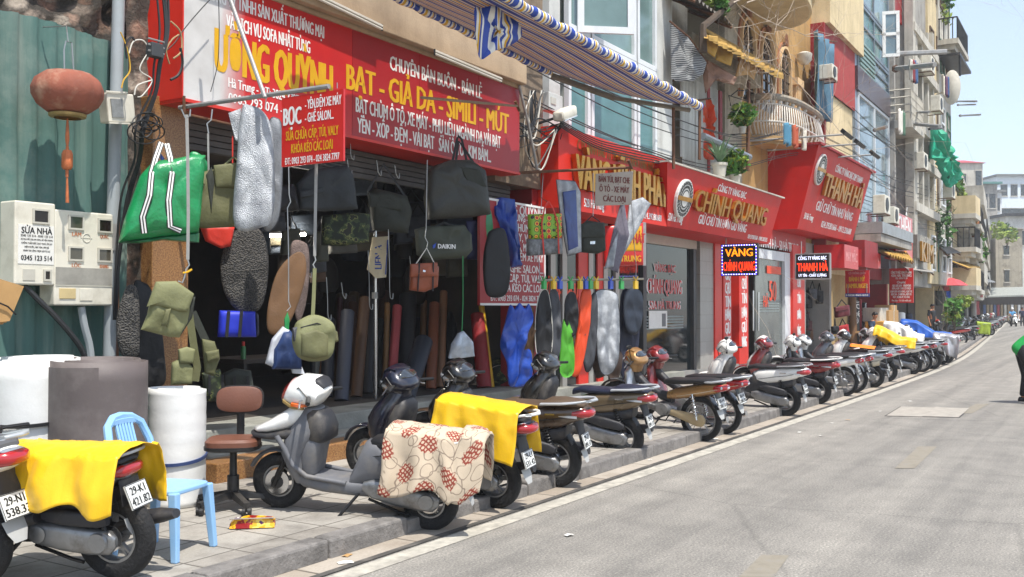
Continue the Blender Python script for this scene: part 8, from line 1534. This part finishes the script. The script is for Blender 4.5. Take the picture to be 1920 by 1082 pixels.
person('rider in a light blue shirt and white helmet on the far scooter',gb+cr,202,dict(hip=(-.05,0,.85),chest=(.02,0,1.22),neck=(.04,0,1.38),head=(.07,0,1.50),shl=(.02,.19,1.27),shr=(.02,-.19,1.27),ell=(.28,.27,1.08),elr=(.28,-.27,1.08),wrl=(.55,.26,.98),wrr=(.55,-.26,.98),htl=(.02,.12,.83),htr=(.02,-.12,.83),knl=(.40,.17,.72),knr=(.40,-.17,.72),anl=(.40,.14,.36),anr=(.40,-.14,.36)),SHB,TRN,helmet=PT['white'],hair=False,seated=True)
g=W(1640,640,7.3); g.z=.13
person('seated person in a dark blue shirt beside the printed fabric rolls',g,-118,dict(hip=(-.1,0,.55),chest=(-.02,0,.95),neck=(0,0,1.12),head=(.03,0,1.25),shl=(-.02,.19,1.0),shr=(-.02,-.19,1.0),ell=(.15,.25,.74),elr=(.15,-.25,.74),wrl=(.36,.12,.72),wrr=(.36,-.10,.74),htl=(-.05,.11,.53),htr=(-.05,-.11,.53),knl=(.34,.16,.55),knr=(.34,-.16,.55),anl=(.36,.15,.085),anr=(.36,-.15,.085)),SHD,TRN,seated=True)
t=thing('stool','low plastic stool under the seated person','stool',g); T=Matrix.Translation(g)@Matrix.Rotation(RAD(-118),4,'Z'); b=MB(); b.T=T; b.loft([sring((-.1,0,z),.17*k,.17*k,16,4,(1,0,0),(0,1,0)) for z,k in ((.36,1),(.40,.98))]); b.build('seat',REDN,t)
for sx in (-1,1):
    for sy in (-1,1): b=MB(); b.T=T; b.tube([(-.1+.13*sx,.13*sy,.37),(-.1+.16*sx,.16*sy,0)],.02,6); b.build('leg',REDN,t)
g=W(1748,640,7.9); g.z=.13
STD=dict(hip=(0,0,.92),chest=(0,0,1.28),neck=(0,0,1.45),head=(.03,0,1.58),shl=(0,.19,1.35),shr=(0,-.19,1.35),ell=(-.02,.25,1.07),elr=(-.02,-.25,1.07),wrl=(.06,.25,.82),wrr=(.06,-.25,.82),htl=(0,.1,.88),htr=(0,-.1,.88),knl=(.02,.11,.48),knr=(.02,-.11,.48),anl=(0,.11,.085),anr=(0,-.11,.085))
person('person in dark clothes standing in the doorway past the gold-lettered fascia',g,-120,STD,M('shirt_charcoal','22242a',.8),TRB)
g=G(1917,612); person('person in dark clothes walking far away at the right edge',g,-160,STD,M('shirt_navy','1c2540',.8),TRN)

rn=random.Random(77)
for i,(u,v,off,r,n,mm,l) in enumerate(((1756,425,.6,(.8,.6,1.2),260,(LEAFD,LEAF),'dark creeper hanging beside the grey columns'),(1812,452,.8,(1.2,.8,1.5),260,(LEAF,LEAFY),'pale green creeper on the balconies of the far row'),(1832,470,.8,(1.2,.8,1.3),220,(LEAFD,LEAF),'dark green creeper beyond the concrete utility pole'),(1846,455,.8,(1.3,.8,1.6),200,(LEAFY,LEAF),'yellow green creeper on the last houses of the far row'),(1858,545,.9,(1.3,.8,1.3),220,(LEAF,LEAFD),'low greenery at the foot of the last houses'),(1790,590,3.0,(.6,.5,.6),200,(LEAF,LEAFY),'potted greenery on the pavement left of the first utility cabinet'))):
    q=FY(u,off); z=CAM_H+(577-v)/F_PX*((Vector((q.x,q.y,CAM_H))-EYE).dot(FWD)); bush(l,(q.x,q.y,max(z,r[2]+.13)),r,n*2,.12,90+i,'climbing_plant','plant',mm)
for i,(u,v0,v1,m,l) in enumerate(((1772,500,545,DRED,'dark red hanging cloth in the far row'),(1795,545,585,REDN,'red garment hanging in the far row'),(1806,540,580,NAVN,'navy garment hanging in the far row'),(1830,565,590,REDC,'faded red cloth hanging low in the far row'))):
    g=Goods('hanging_cloth',l,'cloth',(u,v0),FY(u,.4).y); g.pil('cloth',[(u-5,v0),(u+5,v0),(u+6,v1),(u-4,v1)],m,.15,False,wr=.1); g.cord('cord',[(u-5,v0),(u,v0-8),(u+5,v0)],.02,BLKC)

# air conditioner units, laundry and more cables on the upper floors
for i,(u,v,off,sz,l) in enumerate(((1268,140,.45,.5,'air conditioner beside the white sheet wall'),(1646,402,.9,.75,'air conditioner on the ledge below the glass house bays'),(1664,420,.9,.7,'second air conditioner at the right end of the glass house ledge'),(1722,318,.9,.8,'air conditioner between the slim grey columns'),(1737,136,1.0,.8,'air conditioner high on the grey house'),(1753,210,1.2,.8,'air conditioner on the ribbed cream house'),(1775,372,1.3,.8,'air conditioner under the stepped balconies'),(1800,420,.8,.9,'air conditioner on the grey far house'),(1822,440,.8,.9,'air conditioner on the mouldy far house'),(1546,150,.5,.5,'air conditioner by the faded blue curtain'))):
    q=FY(u,off); D=(Vector((q.x,q.y,CAM_H))-EYE).dot(FWD); z=CAM_H+(577-v)/F_PX*D; t=thing('air_conditioner',l,'air conditioner',(q.x,q.y,z),'air conditioners on the house fronts'); b=MB(); b.box((q.x-sz*.6,q.y-.35,z),(q.x+sz*.6,q.y+.05,z+sz*.85)); b.build('casing',CREAM,t,bevel=.02); b=MB(); b.lathe([(0,-.37),(sz*.32,-.37),(sz*.32,-.355),(0,-.355)],(q.x-sz*.15,q.y,z+sz*.42),'y',18); b.build('fan_grille',BLK,t); b=MB(); b.tube([(q.x-sz*.5,q.y+.3,z-.03),(q.x-sz*.5,q.y-.35,z-.03)],.02,5); b.tube([(q.x-sz*.5,q.y-.35,z-.03),(q.x+sz*.5,q.y-.35,z-.03)],.02,5); b.tube([(q.x+sz*.5,q.y-.35,z-.03),(q.x+sz*.5,q.y+.3,z-.03)],.02,5); b.build('bracket',RUST,t)
rn=random.Random(64)
for i,(u,v,off,c) in enumerate(((1712,110,1.5,'b7b2a8'),(1716,112,1.5,'7a2b30'),(1720,114,1.5,'3d5a80'),(1690,205,1.7,'d0ccc2'),(1696,208,1.7,'4f6f5a'),(1772,140,2.1,'c9c2b0'),(1778,142,2.1,'5c3a52'),(1781,144,2.1,'2f4f7a'),(1478,232,1.2,'4a7f9a'),(1492,236,1.2,'b0563a'),(1508,241,1.2,'d2cabb'))):
    q=FY(u,off); D=(Vector((q.x,q.y,CAM_H))-EYE).dot(FWD); z=CAM_H+(577-v)/F_PX*D; w_=.5 if D>30 else .32; t=thing('laundry','piece of laundry drying on an upper floor rail','laundry',(q.x,q.y,z-w_*1.5),'laundry on the upper floors'); b=MB(); b.grid(8,8,lambda a,c_:(q.x-w_/2+w_*a,q.y+.05*math.sin(a*9+i),z-w_*1.6*c_+.03*math.sin(a*7))); o=b.build('cloth',M('laundry_'+c,c,.85,0,.1),t,True); s_=o.modifiers.new('t','SOLIDIFY'); s_.thickness=.01; b=MB(); b.obox((q.x,q.y,z),(w_*.3,0,0),(0,.012,0),(0,0,.02)); b.build('peg',WHTC,t)
for i in range(6):
    y0=rn.uniform(6.9,7.6); z0=rn.uniform(4.6,5.4); cable('street_cable',[Vector((11.9,7.2,z0)),Vector((16,y0,z0-.1+rn.uniform(-.2,.1))),Vector((21,y0,z0+.1)),Vector((27,7.3,z0+1.2)),Vector((36,7.5,z0+1.5))],.009,BLKC,'black cable running along the fronts above the gold shop signs',group='cables along the gold shop signs')

rn=random.Random(12)
for i in range(16):
    x=rn.uniform(4.6,20); y=rn.choice((rn.uniform(4.3,4.45),rn.uniform(4.7,6.2),rn.uniform(3.2,4.0))); z=.13 if y>4.6 else .006; s_=rn.uniform(.015,.05); t=MB(); a=rn.uniform(0,6); t.grid(4,4,lambda u,v:(x+s_*((u-.5)*math.cos(a)-(v-.5)*math.sin(a)*.6)*2,y+s_*((u-.5)*math.sin(a)+(v-.5)*math.cos(a)*.6)*2,z+.004+.012*abs(noise.noise(Vector((u*3+i,v*3,i)))))); t.build('paper_scrap',rn.choice((PAPER,CARD,M('dry_leaf','7d6a3c',.8),PAPER)),None,True,label='small scrap of litter lying on the ground by the kerb',cat='litter',group='scraps of litter near the kerb')
# ---------------------------------------------------------------- the hazy midday air
hm=bpy.data.materials.new('haze_air'); hm.use_nodes=True; ht=hm.node_tree
for n in list(ht.nodes):
    if n.type!='OUTPUT_MATERIAL': ht.nodes.remove(n)
pv=ht.nodes.new('ShaderNodeVolumePrincipled'); pv.inputs['Color'].default_value=(.94,.96,1,1); pv.inputs['Density'].default_value=.0010
ht.links.new(pv.outputs[0],[n for n in ht.nodes if n.type=='OUTPUT_MATERIAL'][0].inputs['Volume'])
b=MB(); b.box((-41,-15,-1.02),(290,190,37)); b.build('haze',hm,kind='stuff',local=True)
